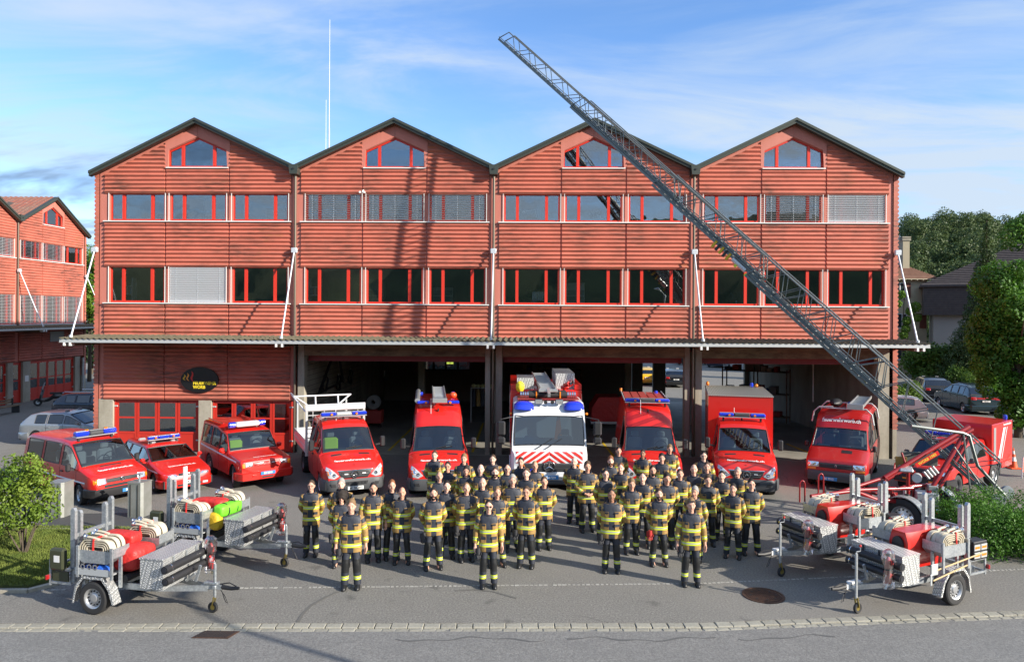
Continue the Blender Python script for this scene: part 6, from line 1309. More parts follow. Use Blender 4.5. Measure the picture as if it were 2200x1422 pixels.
# ---------------------------------------------------------------- people
def remeshed(mb, vox, name, mats, smooth_it=2):
    me = mb.data('tmp_body', mats[0]); o = obj('tmp_body', me); md = o.modifiers.new('r', 'REMESH'); md.mode = 'VOXEL'; md.voxel_size = vox; sm = o.modifiers.new('s', 'SMOOTH'); sm.iterations = smooth_it; sm.factor = .5
    bpy.context.view_layer.update(); dg = bpy.context.evaluated_depsgraph_get(); r = bpy.data.meshes.new_from_object(o.evaluated_get(dg)); bpy.data.objects.remove(o); r.name = name; r.materials.clear()
    for m in mats: r.materials.append(m)
    r.shade_smooth(); return r
SKIN = M('skin', (.55, .30, .20), .55, objcol=True); EYED = M('eye_brow', (.06, .035, .025), .6); LIP = M('lips', (.36, .12, .10), .5); HAIR = M('hair', (.1, .06, .03), .75, objcol=True, bump=(40, .004))
TAN = M('turnout_tan', (.37, .225, .07), .8, var=(6, .9, (.22, .13, .04)), bump=(13, .010)); NVY = M('turnout_navy', (.018, .022, .034), .62, var=(8, .7, (.035, .04, .055)), bump=(12, .010)); YST = M('neon_stripe', (.62, .72, .035), .45); SST = M('silver_stripe', (.50, .52, .50), .3, .35); KNEE = M('knee_leather', (.016, .017, .018), .4, bump=(10, .014)); BOOT = M('boot', (.012, .012, .013), .4); GLOVE = M('dark_glove', (.03, .03, .034), .6); GLOVER = M('red_glove', (.45, .03, .025), .6); BLK = M('black_badge', (.01, .01, .01), .6); SHIRT = M('dark_shirt', (.015, .017, .025), .8)
ARM = {'behind': [(.205, .01, 1.41), (.285, .05, 1.17), (.20, .18, .98), (.07, .215, .93)], 'sides': [(.205, .01, 1.41), (.282, .02, 1.17), (.305, -.03, .93), (.31, -.05, .86)], 'clasped': [(.205, .01, 1.41), (.29, 0, 1.15), (.15, -.17, 1.03), (.05, -.215, 1.0)]}
def hand(m, wrist, dirv, palm_n, sg, r=1.0):
    """palm plus four bent fingers and a thumb"""
    d = Vector(dirv).normalized(); n = Vector(palm_n).normalized(); w = d.cross(n).normalized(); c = Vector(wrist) + d * .045
    m.tube([Vector(wrist) - d * .02, c, c + d * .045], [.030, .040, .036], 10, ry=.55)
    for i, L_ in enumerate((.065, .078, .072, .055)):
        b = c + d * .038 + w * ((i - 1.5) * .0215); k = b + d * (L_ * .5) + n * .010; e = k + d * (L_ * .38) + n * .028; m.tube([b - d * .02, b, k, e], [.0105, .0105, .0095, .008], 6)
    t0 = c - d * .02 - w * .035; t1 = t0 - w * .02 + d * .03 + n * .012; t2 = t1 + d * .03 + n * .02; m.tube([t0 + w * .02, t0, t1, t2], [.014, .013, .011, .009], 6)
def hx_(p, k=1.10): return (p[0] * k, p[1] * k, 1.807 - (1.807 - p[2]) * k)
def hd_(me):
    for v in me.vertices: v.co = hx_(v.co)
    return me
def body_data(pose):
    m = MB(); m.ball((0, -.002, 1.695), (.077, .096, .112), 18, 12); m.ball((0, -.028, 1.640), (.060, .070, .062), 14, 8); m.ball((0, -.075, 1.600), (.026, .024, .018), 8, 6); m.ball((0, -.100, 1.672), (.014, .022, .024), 8, 6); m.tube([(0, -.085, 1.715), (0, -.108, 1.668)], [.009, .013], 8)
    for s in (-1, 1): m.ball((s * .078, .004, 1.682), (.013, .024, .033), 8, 6); m.ball((s * .042, -.068, 1.655), (.024, .02, .022), 8, 6); m.ball((s * .035, -.083, 1.722), (.026, .012, .010), 8, 6)
    m.v = [hx_(p) for p in m.v]
    for s in (-1, 1):
        A = [Vector((s * p[0], p[1], p[2])) for p in ARM[pose]]; m.tube(A[:3] + [A[3]], [.058, .046, .036, .026], 10); d = A[3] - A[2]
        m.tube([(s * .095, .0, .92), (s * .115, -.005, .52), (s * .135, .01, .09)], [.08, .050, .036], 12); m.tube([(s * .135, .05, .05), (s * .14, -.13, .04)], [.04, .035], 8)
        if pose == 'sides': hand(m, A[3], (0, -.15, -1), (-s * .7, -.5, 0), s)
        elif pose == 'clasped': hand(m, A[3], (-s * .9, -.05, -.25), (0, .8, -.2 * s), s)
        else: hand(m, A[3], (-s * .7, .1, -.5), (0, -1, 0), s)
    m.tube([(0, .012, 1.40), (0, .005, 1.50), (0, -.008, 1.60)], [.10, .060, .056], 14); m.ball((0, .0, 1.28), (.185, .105, .22), 16, 10); m.ball((0, .0, 1.0), (.16, .11, .2), 16, 10); m.tube([(-.2, .005, 1.43), (.2, .005, 1.43)], .055, 10)
    me = remeshed(m, .0095, 'person_body', [SKIN, EYED, LIP], 1); mi = []
    for p in me.polygons:
        c = Vector((p.center.x / 1.1, p.center.y / 1.1, 1.807 - (1.807 - p.center.z) / 1.1)); k = 0; ax = abs(c.x)
        if c.y < -.068 and .021 < ax < .043:
            if 1.690 < c.z < 1.700: k = 1
            elif 1.717 < c.z < 1.726 and c.y < -.07: k = 1
        if c.y < -.075 and ax < .026 and 1.620 < c.z < 1.632: k = 2
        mi.append(k)
    me.polygons.foreach_set('material_index', mi); return me
def sring(cx_, cy_, z, a, b, n=28, e=2.5, jit=0., tilt=(0, 0)):
    o = []
    for j in range(n):
        t = 2 * PI * j / n; c, s_ = math.cos(t), math.sin(t); k = 1 + random.uniform(-jit, jit); x = a * k * math.copysign(abs(c) ** (2 / e), c); y = b * k * math.copysign(abs(s_) ** (2 / e), s_); o.append((cx_ + x, cy_ + y, z + tilt[0] * x + tilt[1] * y))
    return o
def jacket_data(pose, seed, fat=1.0):
    random.seed(seed); m = MB(); n = 32; J = .018
    lv = [(.765, .222, .150), (.80, .226, .155), (.865, .222, .152), (.892, .222, .152), (.917, .221, .151), (.945, .220, .150), (.99, .214, .146), (1.04, .208, .143), (1.09, .208, .143), (1.135, .212, .145), (1.162, .214, .146), (1.187, .215, .146), (1.215, .217, .147), (1.27, .222, .146), (1.345, .230, .140), (1.39, .235, .134), (1.435, .228, .122), (1.472, .196, .112), (1.50, .140, .10)]
    rings = [sring(0, .008, z, a * (fat if z < 1.3 else (1 + fat) / 2), b * fat, n, 2.6, J) for z, a, b in lv]; base = len(m.v); m.loft(rings, 0, cap=True)
    # paint bands and yoke face by face
    fi = 0
    for i in range(len(rings) - 1):
        z = (lv[i][0] + lv[i + 1][0]) / 2
        for j in range(n):
            x, y = (rings[i][j][0] + rings[i][(j + 1) % n][0]) / 2, (rings[i][j][1] + rings[i][(j + 1) % n][1]) / 2; k = 0
            for zb in (.865, 1.135):
                if zb < z < zb + .027 or zb + .052 < z < zb + .08: k = 2
                elif zb + .027 < z < zb + .052: k = 3
            if z > 1.36 and k == 0 and abs(x) < .205: k = 1
            if z > 1.27 and k == 0 and y > 0: k = 1
            if k == 0 and y < 0 and abs(x) < .058: k = 1
            m.m[fi] = k; fi += 1
    # collar
    cr = [sring(0, .002, z, a, b, 20, 2.2, .02, (0, .22)) for z, a, b in ((1.455, .130, .105), (1.50, .120, .105), (1.54, .118, .108), (1.545, .105, .094), (1.48, .09, .08))]; m.loft(cr, 1, cap=False)
    # sleeves
    for s in (-1, 1):
        A = [Vector((s * p[0], p[1], p[2])) for p in ARM[pose]]; path = []; rad = []; mats = []
        def seg(a, b, ts): return [a.lerp(b, t) for t in ts]
        pts = [(A[0] + Vector((-s * .055, 0, .012)), .040, 0), (A[0] + Vector((-s * .03, 0, .008)), .070, 0)] + [(p, r_, k) for p, r_, k in zip(seg(A[0], A[1], (.0, .30, .52, .62, .71, .82, 1.0)), (.083, .079, .076, .075, .074, .072, .068), (1, 0, 2, 3, 2, 0, 0))] + [(p, r_, k) for p, r_, k in zip(seg(A[1], A[2], (.25, .52, .62, .71, .82, 1.0)), (.066, .062, .061, .060, .058, .056), (0, 2, 3, 2, 0, 1))]
        if pose != 'sides': pts.append((A[2].lerp(A[3], .45), .050, 1))
        b0 = len(m.f); nn = 12; m.tube([p[0] for p in pts], [p[1] * random.uniform(.96, 1.06) for p in pts], nn); b1 = len(m.f)
        for i in range(len(pts) - 1):
            for j in range(nn): m.m[b0 + i * nn + j] = pts[i][2]
        m.m[b1 - 1] = 1
    # chest pockets, flaps and badge strip
    yf = lambda x: -.143 * (1 - abs(x / .24) ** 2.6) ** (1 / 2.6) * fat + .004
    for s in (-1, 1):
        for z0, z1, x0, x1, k, d in ((1.02, 1.075, .070, .185, 1, .020), (.95, 1.02, .08, .17, 0, .014), (1.225, 1.30, .085, .15, 0, .018), (1.305, 1.335, .08, .160, 1, .024)):
            m.add([(s * x0, yf(x0) - d, z0), (s * x1, yf(x1) - d, z0), (s * x1, yf(x1) - d, z1), (s * x0, yf(x0) - d, z1), (s * x0, yf(x0) + .01, z0), (s * x1, yf(x1) + .01, z0), (s * x1, yf(x1) + .01, z1), (s * x0, yf(x0) + .01, z1)], [(0, 1, 2, 3), (0, 4, 5, 1), (1, 5, 6, 2), (2, 6, 7, 3), (3, 7, 4, 0)], k)
    m.add([(-.16, yf(.16) - .012, 1.225), (-.08, yf(.08) - .012, 1.225), (-.08, yf(.08) - .012, 1.252), (-.16, yf(.16) - .012, 1.252)], [(0, 1, 2, 3)], 1)
    return m.data('jacket', [TAN, NVY, YST, SST], 62)
def trousers_data(seed, st=0.0):
    random.seed(seed); m = MB(); n = 16
    m.loft([sring(0, .008, z, a, b, n, 2.5, .01) for z, a, b in ((.98, .19, .13), (.88, .195, .14), (.80, .198, .142))], 0)
    for s in (-1, 1):
        lv = [(.86, .092, .100, .125, 0), (.78, .098, .102, .128, 0), (.70, .102, .098, .120, 0), (.615, .106, .092, .112, 1), (.55, .109, .090, .112, 1), (.47, .112, .091, .108, 1), (.40, .115, .088, .104, 1), (.335, .118, .086, .100, 0), (.265, .121, .085, .098, 2), (.24, .122, .085, .098, 3), (.215, .123, .085, .098, 2), (.19, .124, .085, .098, 0), (.12, .126, .083, .097, 0), (.085, .127, .082, .096, 0)]
        b0 = len(m.f); m.loft([sring(s * (x + st * (.9 - z)), .008 + random.uniform(-.003, .003) - (.012 if .4 < z < .6 else 0), z, a * .94, b, n, 2.3, .03) for z, x, a, b, k in lv])
        for i in range(len(lv) - 1):
            for j in range(n): m.m[b0 + i * n + j] = lv[i][4]
        for zz in (.82,): m.cb((s * .205, -.02, .76), (.02, .10, .14), 4, .008)
    return m.data('trousers', [NVY, KNEE, YST, SST, TAN], 60)
def boots_data(s, st=0.0):
    m = MB(); x = s * (.132 + st * .88); m.loft([sring(x, y, z, a, b, 14, 2.6) for z, y, a, b in ((.0, -.055, .058, .155), (.028, -.055, .060, .158), (.055, -.045, .057, .148), (.085, -.015, .052, .112), (.11, .01, .056, .082), (.15, .012, .058, .075))]); return m.data('boot', BOOT, 50)
def hair_data(kind):
    m = MB(); n, k = 20, 10; random.seed(hash_s(kind)); rows = []
    for i in range(k + 1):
        th = PI * .62 * i / k; row = []
        for j in range(n):
            ph = 2 * PI * j / n; fx, fy = math.cos(ph), math.sin(ph); front = max(0, -fy) ; lim = {'short': .25, 'fringe': .31, 'thin': .17, 'curly': .33, 'swept': .27}[kind]
            t = th * (1 - front ** 1.3 * (1 - lim / .62 * .98)) * (1 - .17 * abs(fx) ** 3) if kind != 'curly' else th * (1.25 - .55 * front ** 2)
            th_ = {'short': .007, 'fringe': .014, 'thin': .004, 'curly': .055, 'swept': .014}[kind] * (1.25 if i < k * .7 else .85) * random.uniform(.75, 1.3)
            rx, ry, rz_ = .077 + th_, .096 + th_, .112 + th_ + (.008 if kind in ('swept', 'fringe') else 0)
            row.append((rx * math.sin(t) * fx, -.0 + ry * math.sin(t) * fy + .004, 1.697 + rz_ * math.cos(t)))
        rows.append(row)
    m.loft(rows, 0, cap=False)
    if kind == 'curly':
        for i in range(46):
            a = random.uniform(-.35, PI + .35); z = random.uniform(1.54, 1.80); r_ = .095 + .02 * random.random(); m.ball((r_ * math.cos(a), .01 + r_ * math.sin(a) * .95, z), random.uniform(.025, .042), 7, 5)
    return hd_(m.data('hair', HAIR, 80))
def hash_s(t): return sum((i + 3) * ord(c) for i, c in enumerate(t))
def beard_data(full):
    m = MB(); rows = []; n = 14
    for i in range(7):
        q = i / 6; z = lerp(1.655 if full else 1.632, 1.582, q); row = []
        for j in range(n + 1):
            a = lerp(-1.35 if full else -.55, 1.35 if full else .55, j / n); ww = .072 * (1 - .45 * q ** 1.6) + .005; row.append((ww * math.sin(a), -.022 - (.082 - .020 * q) * math.cos(a) - .006, z - .018 * math.cos(a) * q))
        rows.append(row)
    # leave the mouth free
    for i in range(6):
        for j in range(n):
            if full and i in (1, 2) and 5 <= j <= 8: continue
            m.add([rows[i][j], rows[i][j + 1], rows[i + 1][j + 1], rows[i + 1][j]], [(0, 1, 2, 3)])
    return hd_(m.data('beard', HAIR, 80))
def people():
    st0 = random.getstate(); BD = {p: body_data(p) for p in ARM}; JK = {(p, f): [jacket_data(p, 11 + 7 * i + int(f * 10), f) for i in range(3)] for p in ARM for f in (1.0, 1.14)}; TR = [trousers_data(5 + i, s_) for i, s_ in enumerate((0., .02, .05, .01))]; BO = [(boots_data(-1, s_), boots_data(1, s_)) for s_ in (0., .02, .05, .01)]
    HR = {k: hair_data(k) for k in ('short', 'fringe', 'thin', 'curly', 'swept')}; BE = {True: beard_data(True), False: beard_data(False)}
    g = MB()
    for s in (-1, 1): g.tube([(s * (.032 + .024 * math.cos(a)), -.100, 1.694 + .017 * math.sin(a)) for a in [2 * PI * i / 10 for i in range(10)]], .0028, 4, closed=True); g.tube([(s * .056, -.098, 1.697), (s * .08, .0, 1.695)], .0025, 4)
    g.tube([(-.01, -.104, 1.698), (.01, -.104, 1.698)], .0025, 4); GL = hd_(g.data('glasses', BLACK)); g = MB()
    for s in (-1, 1): g.cb((s * .033, -.102, 1.693), (.052, .006, .034), 0, .003); g.tube([(s * .058, -.098, 1.70), (s * .08, .0, 1.697)], .004, 4)
    g.tube([(-.01, -.106, 1.70), (.01, -.106, 1.70)], .004, 4); SG = hd_(g.data('sunglasses', BLACK)); g = MB()
    for s in (-1, 1): g.cb((s * .033, -.085, 1.775), (.052, .006, .034), 0, .003, Matrix.Rotation(-.6, 3, 'X'))
    g.tube([(-.08, 0, 1.76), (-.05, -.085, 1.78), (.05, -.085, 1.78), (.08, 0, 1.76)], .004, 4); SGT = hd_(g.data('sunglasses_up', BLACK))
    g = MB(); g.loft([sring(0, -.035, z, a, .06, 12, 2.2) for z, a in ((1.40, .07), (1.50, .06))]); tsh = {}
    DK, BR, LB, GR, BL = (.018, .012, .009, 1), (.07, .04, .022, 1), (.20, .12, .055, 1), (.30, .29, .27, 1), (.33, .22, .09, 1); RD = (.22, .08, .03, 1)
    # u, v of the head top, pose, hair, colour, extras, label
    P = [
     (669, 1032, 'behind', 'short', BR, 'g', 'firefighter with glasses at the outer end of the group near the flatbed truck'),
     (733, 1029, 'behind', 'swept', GR, '', 'grey-haired firefighter standing behind the curly-haired woman'),
     (734, 1058, 'behind', 'curly', DK, 'w', 'woman firefighter with dark curly hair behind the sandy-haired man in front'),
     (755, 1074, 'sides', 'swept', LB, '', 'sandy-haired firefighter in the front, nearest the green-loaded trailer'),
     (802, 1037, 'sides', 'short', DK, 'b', 'firefighter with narrow beard and tied hair, one hand at his side'),
     (842, 1031, 'behind', 'short', RD, '', 'reddish-haired firefighter looking over a bald colleague'),
     (864, 1047, 'behind', '', BR, 'f', 'stout bald firefighter in front of the reddish-haired man'),
     (934, 969, 'behind', 'short', BR, '', 'tall dark-haired firefighter in the back row before the van with roof ladder'),
     (962, 992, 'behind', 'short', DK, 'g', 'dark-haired firefighter with glasses behind the man in a red shirt'),
     (997, 976, 'behind', 'swept', LB, '', 'firefighter with tousled fair hair in the back row by the van headlight'),
     (944, 1012, 'behind', 'thin', BL, 'r', 'close-cropped firefighter with a red shirt showing at the collar'),
     (1002, 1002, 'behind', 'fringe', DK, '', 'black-haired firefighter in front of the man with tousled fair hair'),
     (1033, 998, 'behind', '', BR, '', 'bald firefighter in the third row between two dark-haired men'),
     (1059, 977, 'behind', 'short', BR, '', 'slim brown-haired firefighter in the back row beside a gate pillar'),
     (1064, 1004, 'behind', 'short', BR, 'B', 'bearded firefighter directly before the slim man of the back row'),
     (1090, 997, 'behind', 'thin', DK, 'g', 'thin-haired firefighter with glasses in front of the fire engine corner'),
     (1119, 983, 'behind', 'short', DK, '', 'dark-haired back-row firefighter before the fire engine indicator lamp'),
     (1149, 991, 'behind', 'thin', BL, '', 'fair short-haired back-row firefighter before the fire engine grille'),
     (1131, 1006, 'behind', 'short', BR, '', 'firefighter with receding brown hair in front of the two men at the fire engine'),
     (1101, 1021, 'behind', 'swept', GR, 'f', 'heavy grey-haired firefighter in the middle of the group left of the gap'),
     (1169, 1024, 'behind', 'short', BR, '', 'broad firefighter at the inner edge of the group, beside the gap'),
     (1131, 1045, 'behind', 'short', BR, 'g', 'firefighter with glasses in the front line beside the man in sunglasses'),
     (1068, 1046, 'behind', 'short', LB, '', 'blond-brown firefighter half hidden behind the man in sunglasses'),
     (1037, 1027, 'behind', '', GR, 'm', 'bald firefighter with a moustache in the middle of the group'),
     (1002, 1037, 'behind', 'thin', LB, 'f', 'big round-faced balding firefighter standing in the second line'),
     (960, 1033, 'behind', 'short', DK, '', 'firefighter with short dark hair between the bearded man and the big balding man'),
     (931, 1048, 'behind', 'short', DK, 'B', 'young firefighter with full dark beard in the front line'),
     (1050, 1074, 'sides', 'short', DK, 's', 'firefighter in dark sunglasses standing alone in front of the fire engine'),
     (1234, 983, 'behind', '', BR, '', 'bald firefighter beginning the second group, next to the fire engine bumper'),
     (1262, 992, 'clasped', 'swept', BR, 'f', 'firefighter with his hands clasped in front of his belt'),
     (1329, 960, 'behind', 'short', DK, '', 'smiling dark-haired firefighter in the back row by the van headlamp'),
     (1312, 981, 'behind', 'swept', RD, 'B', 'red-bearded firefighter in the second row from the back'),
     (1381, 966, 'behind', 'short', DK, '', 'tanned firefighter centred before the red van bonnet'),
     (1334, 996, 'behind', 'thin', RD, '', 'thin reddish-haired firefighter with an open collar in the third row'),
     (1301, 1008, 'behind', 'short', DK, 'g', 'firefighter with glasses beside the man with clasped hands'),
     (1439, 956, 'behind', 'fringe', LB, '', 'tallest young firefighter in the back row at the van headlight'),
     (1422, 975, 'behind', 'swept', DK, '', 'young firefighter with upswept dark hair below the tallest one'),
     (1402, 1000, 'behind', 'short', DK, 'b', 'firefighter with short goatee looking over the middle rows'),
     (1381, 1015, 'behind', 'thin', BR, '', 'narrow-faced firefighter with receding hair in the middle of the second group'),
     (1357, 1029, 'behind', 'fringe', LB, '', 'young fair-haired firefighter behind the stocky bald man'),
     (1433, 1017, 'behind', 'fringe', DK, '', 'dark-haired smiling firefighter behind the man with red gloves'),
     (1314, 1051, 'behind', 'thin', DK, 'f', 'stocky tanned bald firefighter in the front line with dark gloves at his hip'),
     (1416, 1050, 'behind', 'short', BR, 'B', 'bearded firefighter in the front line with red gloves at his hip'),
     (1512, 970, 'behind', 'short', DK, 'g', 'young back-row firefighter with glasses between two red vans'),
     (1519, 993, 'behind', 'short', BR, 'f', 'broad-faced firefighter below the young man with glasses'),
     (1491, 998, 'behind', '', BR, '', 'bald firefighter standing near the gate pillar between the vans'),
     (1461, 1008, 'behind', 'short', BR, '', 'brown-haired firefighter next to the bald man near the gate pillar'),
     (1521, 1021, 'behind', 'fringe', BR, '', 'round-faced young firefighter standing behind the grey-haired man'),
     (1551, 1012, 'behind', 'short', DK, '', 'serious dark-haired firefighter in the third row before the box truck'),
     (1585, 1004, 'behind', 'short', GR, 'p', 'grey firefighter with his head turned before the box truck grille'),
     (1614, 1029, 'behind', 'short', DK, 'g', 'firefighter with glasses at the end of the group beside the hose trailer'),
     (1575, 1039, 'behind', 'short', DK, '', 'young dark-haired firefighter standing wide-legged in the front line'),
     (1493, 1046, 'behind', 'swept', GR, 't', 'grey-haired firefighter looking sideways over the foremost man'),
     (1485, 1072, 'sides', 'swept', LB, 'u', 'firefighter with sunglasses pushed up, foremost in the second group'),
    ]
    random.seed(99); GRP = 'firefighters lined up before the vehicles'; out = []
    for i, (u, v, pose, hair, hc, ex, lab) in enumerate(P):
        s = 1.035 * random.uniform(.972, 1.03) * (.93 if 'w' in ex else 1); b = gp(u, v, 1.80 * s); rz = math.atan2(-(b.x), (b.y + 30.7)) * .75 + random.uniform(-.2, .2)
        if 't' in ex: rz -= .45
        if 'p' in ex: rz -= .5
        t = thing('person', lab, 'person', (b.x, b.y, 0), rz, GRP, s); fat = 1.14 if 'f' in ex else 1.0; k = 2 if 'wide' in lab else i % 4
        sk = random.choice([(.70, .40, .29), (.64, .35, .25), (.74, .45, .34), (.60, .31, .21)]); 
        if 'tanned' in lab: sk = (.33, .165, .10)
        t.scale = (s * random.uniform(.89, .98), s * .97, s); o = obj('body', BD[pose], t); o.color = (*sk, 1)
        for nm, me in (('jacket', JK[pose, fat][i % 3]), ('trousers', TR[k]), ('boot', BO[k][0]), ('boot', BO[k][1])): q = obj(nm, me, t); q.color = (*sk, 1)
        if hair: q = obj('hair', HR[hair], t); q.color = hc
        if 'B' in ex or 'b' in ex: q = obj('beard', BE['B' in ex], t); q.color = tuple(c * .8 for c in hc[:3]) + (1,)
        if 'm' in ex: m = MB(); m.tube([hx_(p) for p in ((-.03, -.092, 1.632), (0, -.108, 1.642), (.03, -.092, 1.632))], [.005, .008, .005], 6); q = m.build('moustache', HAIR, t); q.color = hc
        if 'g' in ex: obj('glasses', GL, t)
        if 's' in ex: obj('sunglasses', SG, t)
        if 'u' in ex: obj('sunglasses', SGT, t)
        if 'r' in ex: m = MB(); m.loft([sring(0, -.035, z, a, .066, 12, 2.2) for z, a in ((1.38, .075), (1.49, .07))]); m.build('shirt', M('red_shirt', (.45, .02, .03), .8), t)
        else: obj('shirt', tsh.get('d') or shirt(tsh), t)
        out.append((t, lab))
    # gloves clipped to the belt: separate things hanging from the jackets
    for idx, mat, sx, lab in ((3, GLOVE, -1, 'dark work gloves hanging from the sandy-haired firefighter'), (26, GLOVE, -1, 'dark gloves with yellow tab on the hip of the young bearded firefighter'), (24, GLOVE, -1, 'dark gloves with red tab on the hip of the big balding firefighter'), (27, GLOVE, -1, 'dark gloves held by the firefighter in sunglasses'), (41, GLOVE, -1, 'dark gloves hanging on the hip of the stocky tanned firefighter'), (42, GLOVER, -1, 'red gloves hanging on the hip of the bearded firefighter'), (21, GLOVE, -1, 'dark gloves on the hip of the glasses-wearing firefighter beside the foremost man'), (53, GLOVE, -1, 'dark gloves held by the firefighter with sunglasses pushed up'), (2, GLOVE, -1, 'dark gloves hanging from the curly-haired woman')):
        p = out[idx][0]; m = MB()
        for k in (0, 1): hand(m, (sx * (.215 + .03 * k), -.10 + .05 * k, .79 - .03 * k), (sx * -.1, -.1, -1), (0, -1, 0), 1); m.tube([(sx * (.215 + .03 * k), -.10 + .05 * k, .83 - .03 * k), (sx * (.215 + .03 * k), -.10 + .05 * k, .74 - .03 * k)], [.042, .046], 8, ry=.6)
        q = m.build('work_gloves', mat, None, 60, p.location, p.rotation_euler.z); q.scale = tuple(c * 1.12 for c in p.scale); q.location.z = -.09; tag(q, lab, 'gloves', 'gloves clipped to belts')
    random.setstate(st0)
def shirt(d):
    m = MB(); m.loft([sring(0, -.035, z, a, .066, 12, 2.2) for z, a in ((1.38, .075), (1.49, .07))]); d['d'] = m.data('shirt', SHIRT); return d['d']
people()
# ---------------------------------------------------------------- hose trailers
CRED = M('carriage_red', (.27, .010, .013), .35, coat=.5); BAGR = M('bag_red', (.58, .03, .025), .5, var=(3, .4, (.42, .02, .02)), bump=(5, .05)); BAGG = M('bag_green', (.16, .62, .03), .5, bump=(5, .04)); BAGY = M('bag_yellow_end', (.62, .40, .02), .6, bump=(6, .04)); BAGB = M('bag_blue', (.02, .12, .55), .55, bump=(8, .05)); OLIVE = M('olive_can', (.045, .05, .025), .45); WOOD = M('ash_wood', (.50, .36, .18), .6); PWRAP = glass_mat('plastic_wrap', (.88, .86, .86), .22, .18)
def hose_bundle(label, x0, x1, y0, y1, z, T, s, grp, heap=True):
    t = thing('hose_bundle', label, 'fire hose', (0, 0, 0), 0, grp); n = 4; w = (y1 - y0) / n
    for i in range(n):
        yc = y0 + w * (i + .5); m = MB(); xm = (x0 + x1) / 2 + random.uniform(-.03, .03); hl = (x1 - x0) / 2 - .06; zz = z + random.uniform(-.02, .05)
        for k in range(4):
            hh = .17 - .040 * k; l2 = hl - .05 * k; P = []
            for a in np.linspace(0, 2 * PI, 20, endpoint=False): P.append((xm + (l2 - hh) * (1 if math.cos(a) > 0 else -1) + hh * math.cos(a), yc, zz + hh * math.sin(a)))
            rr = []
            for p in P: rr.append(p)
            # flat band: a rectangular section swept round the racetrack
            rings = []
            for j, p in enumerate(rr):
                a = 2 * PI * j / 20; nx, nz = math.cos(a), math.sin(a); rings.append([(p[0] - nx * .009, yc - w * .42, p[2] - nz * .009), (p[0] + nx * .009, yc - w * .44, p[2] + nz * .009), (p[0] + nx * .009, yc + w * .44, p[2] + nz * .009), (p[0] - nx * .009, yc + w * .42, p[2] - nz * .009)])
            m.loft(rings, 0, loop=True)
        m.build('folded_hose', CREAMH, t, 40)
        e = Vector((xm - hl * .6 - .05 * (i % 2), yc, zz + .21)); q = MB(); q.tube([e + Vector((.26, 0, -.03)), e + Vector((.1, .0, .0)), e], .036, 8, ry=.7); q.build('hose_end', CREAMH, t, 50)
        q = MB(); q.lathe([(.028, .02), (.045, .02), (.045, -.03), (.058, -.032), (.058, -.06), (.038, -.062), (.034, -.02)], (e.x, e.y, e.z), 'x', 12); q.build('coupling', CHROME, t, 40)
    m = MB(); xm = x0 + .35; m.tube([(xm, y0 - .01, z), (xm, y0, z + .2), (xm, y1, z + .22), (xm, y1 + .01, z)], .022, 5); m.build('strap', BAGR, t)
    t.location, t.rotation_euler, t.scale = T[0], (0, 0, T[1]), T[2]; return t
YS = .74
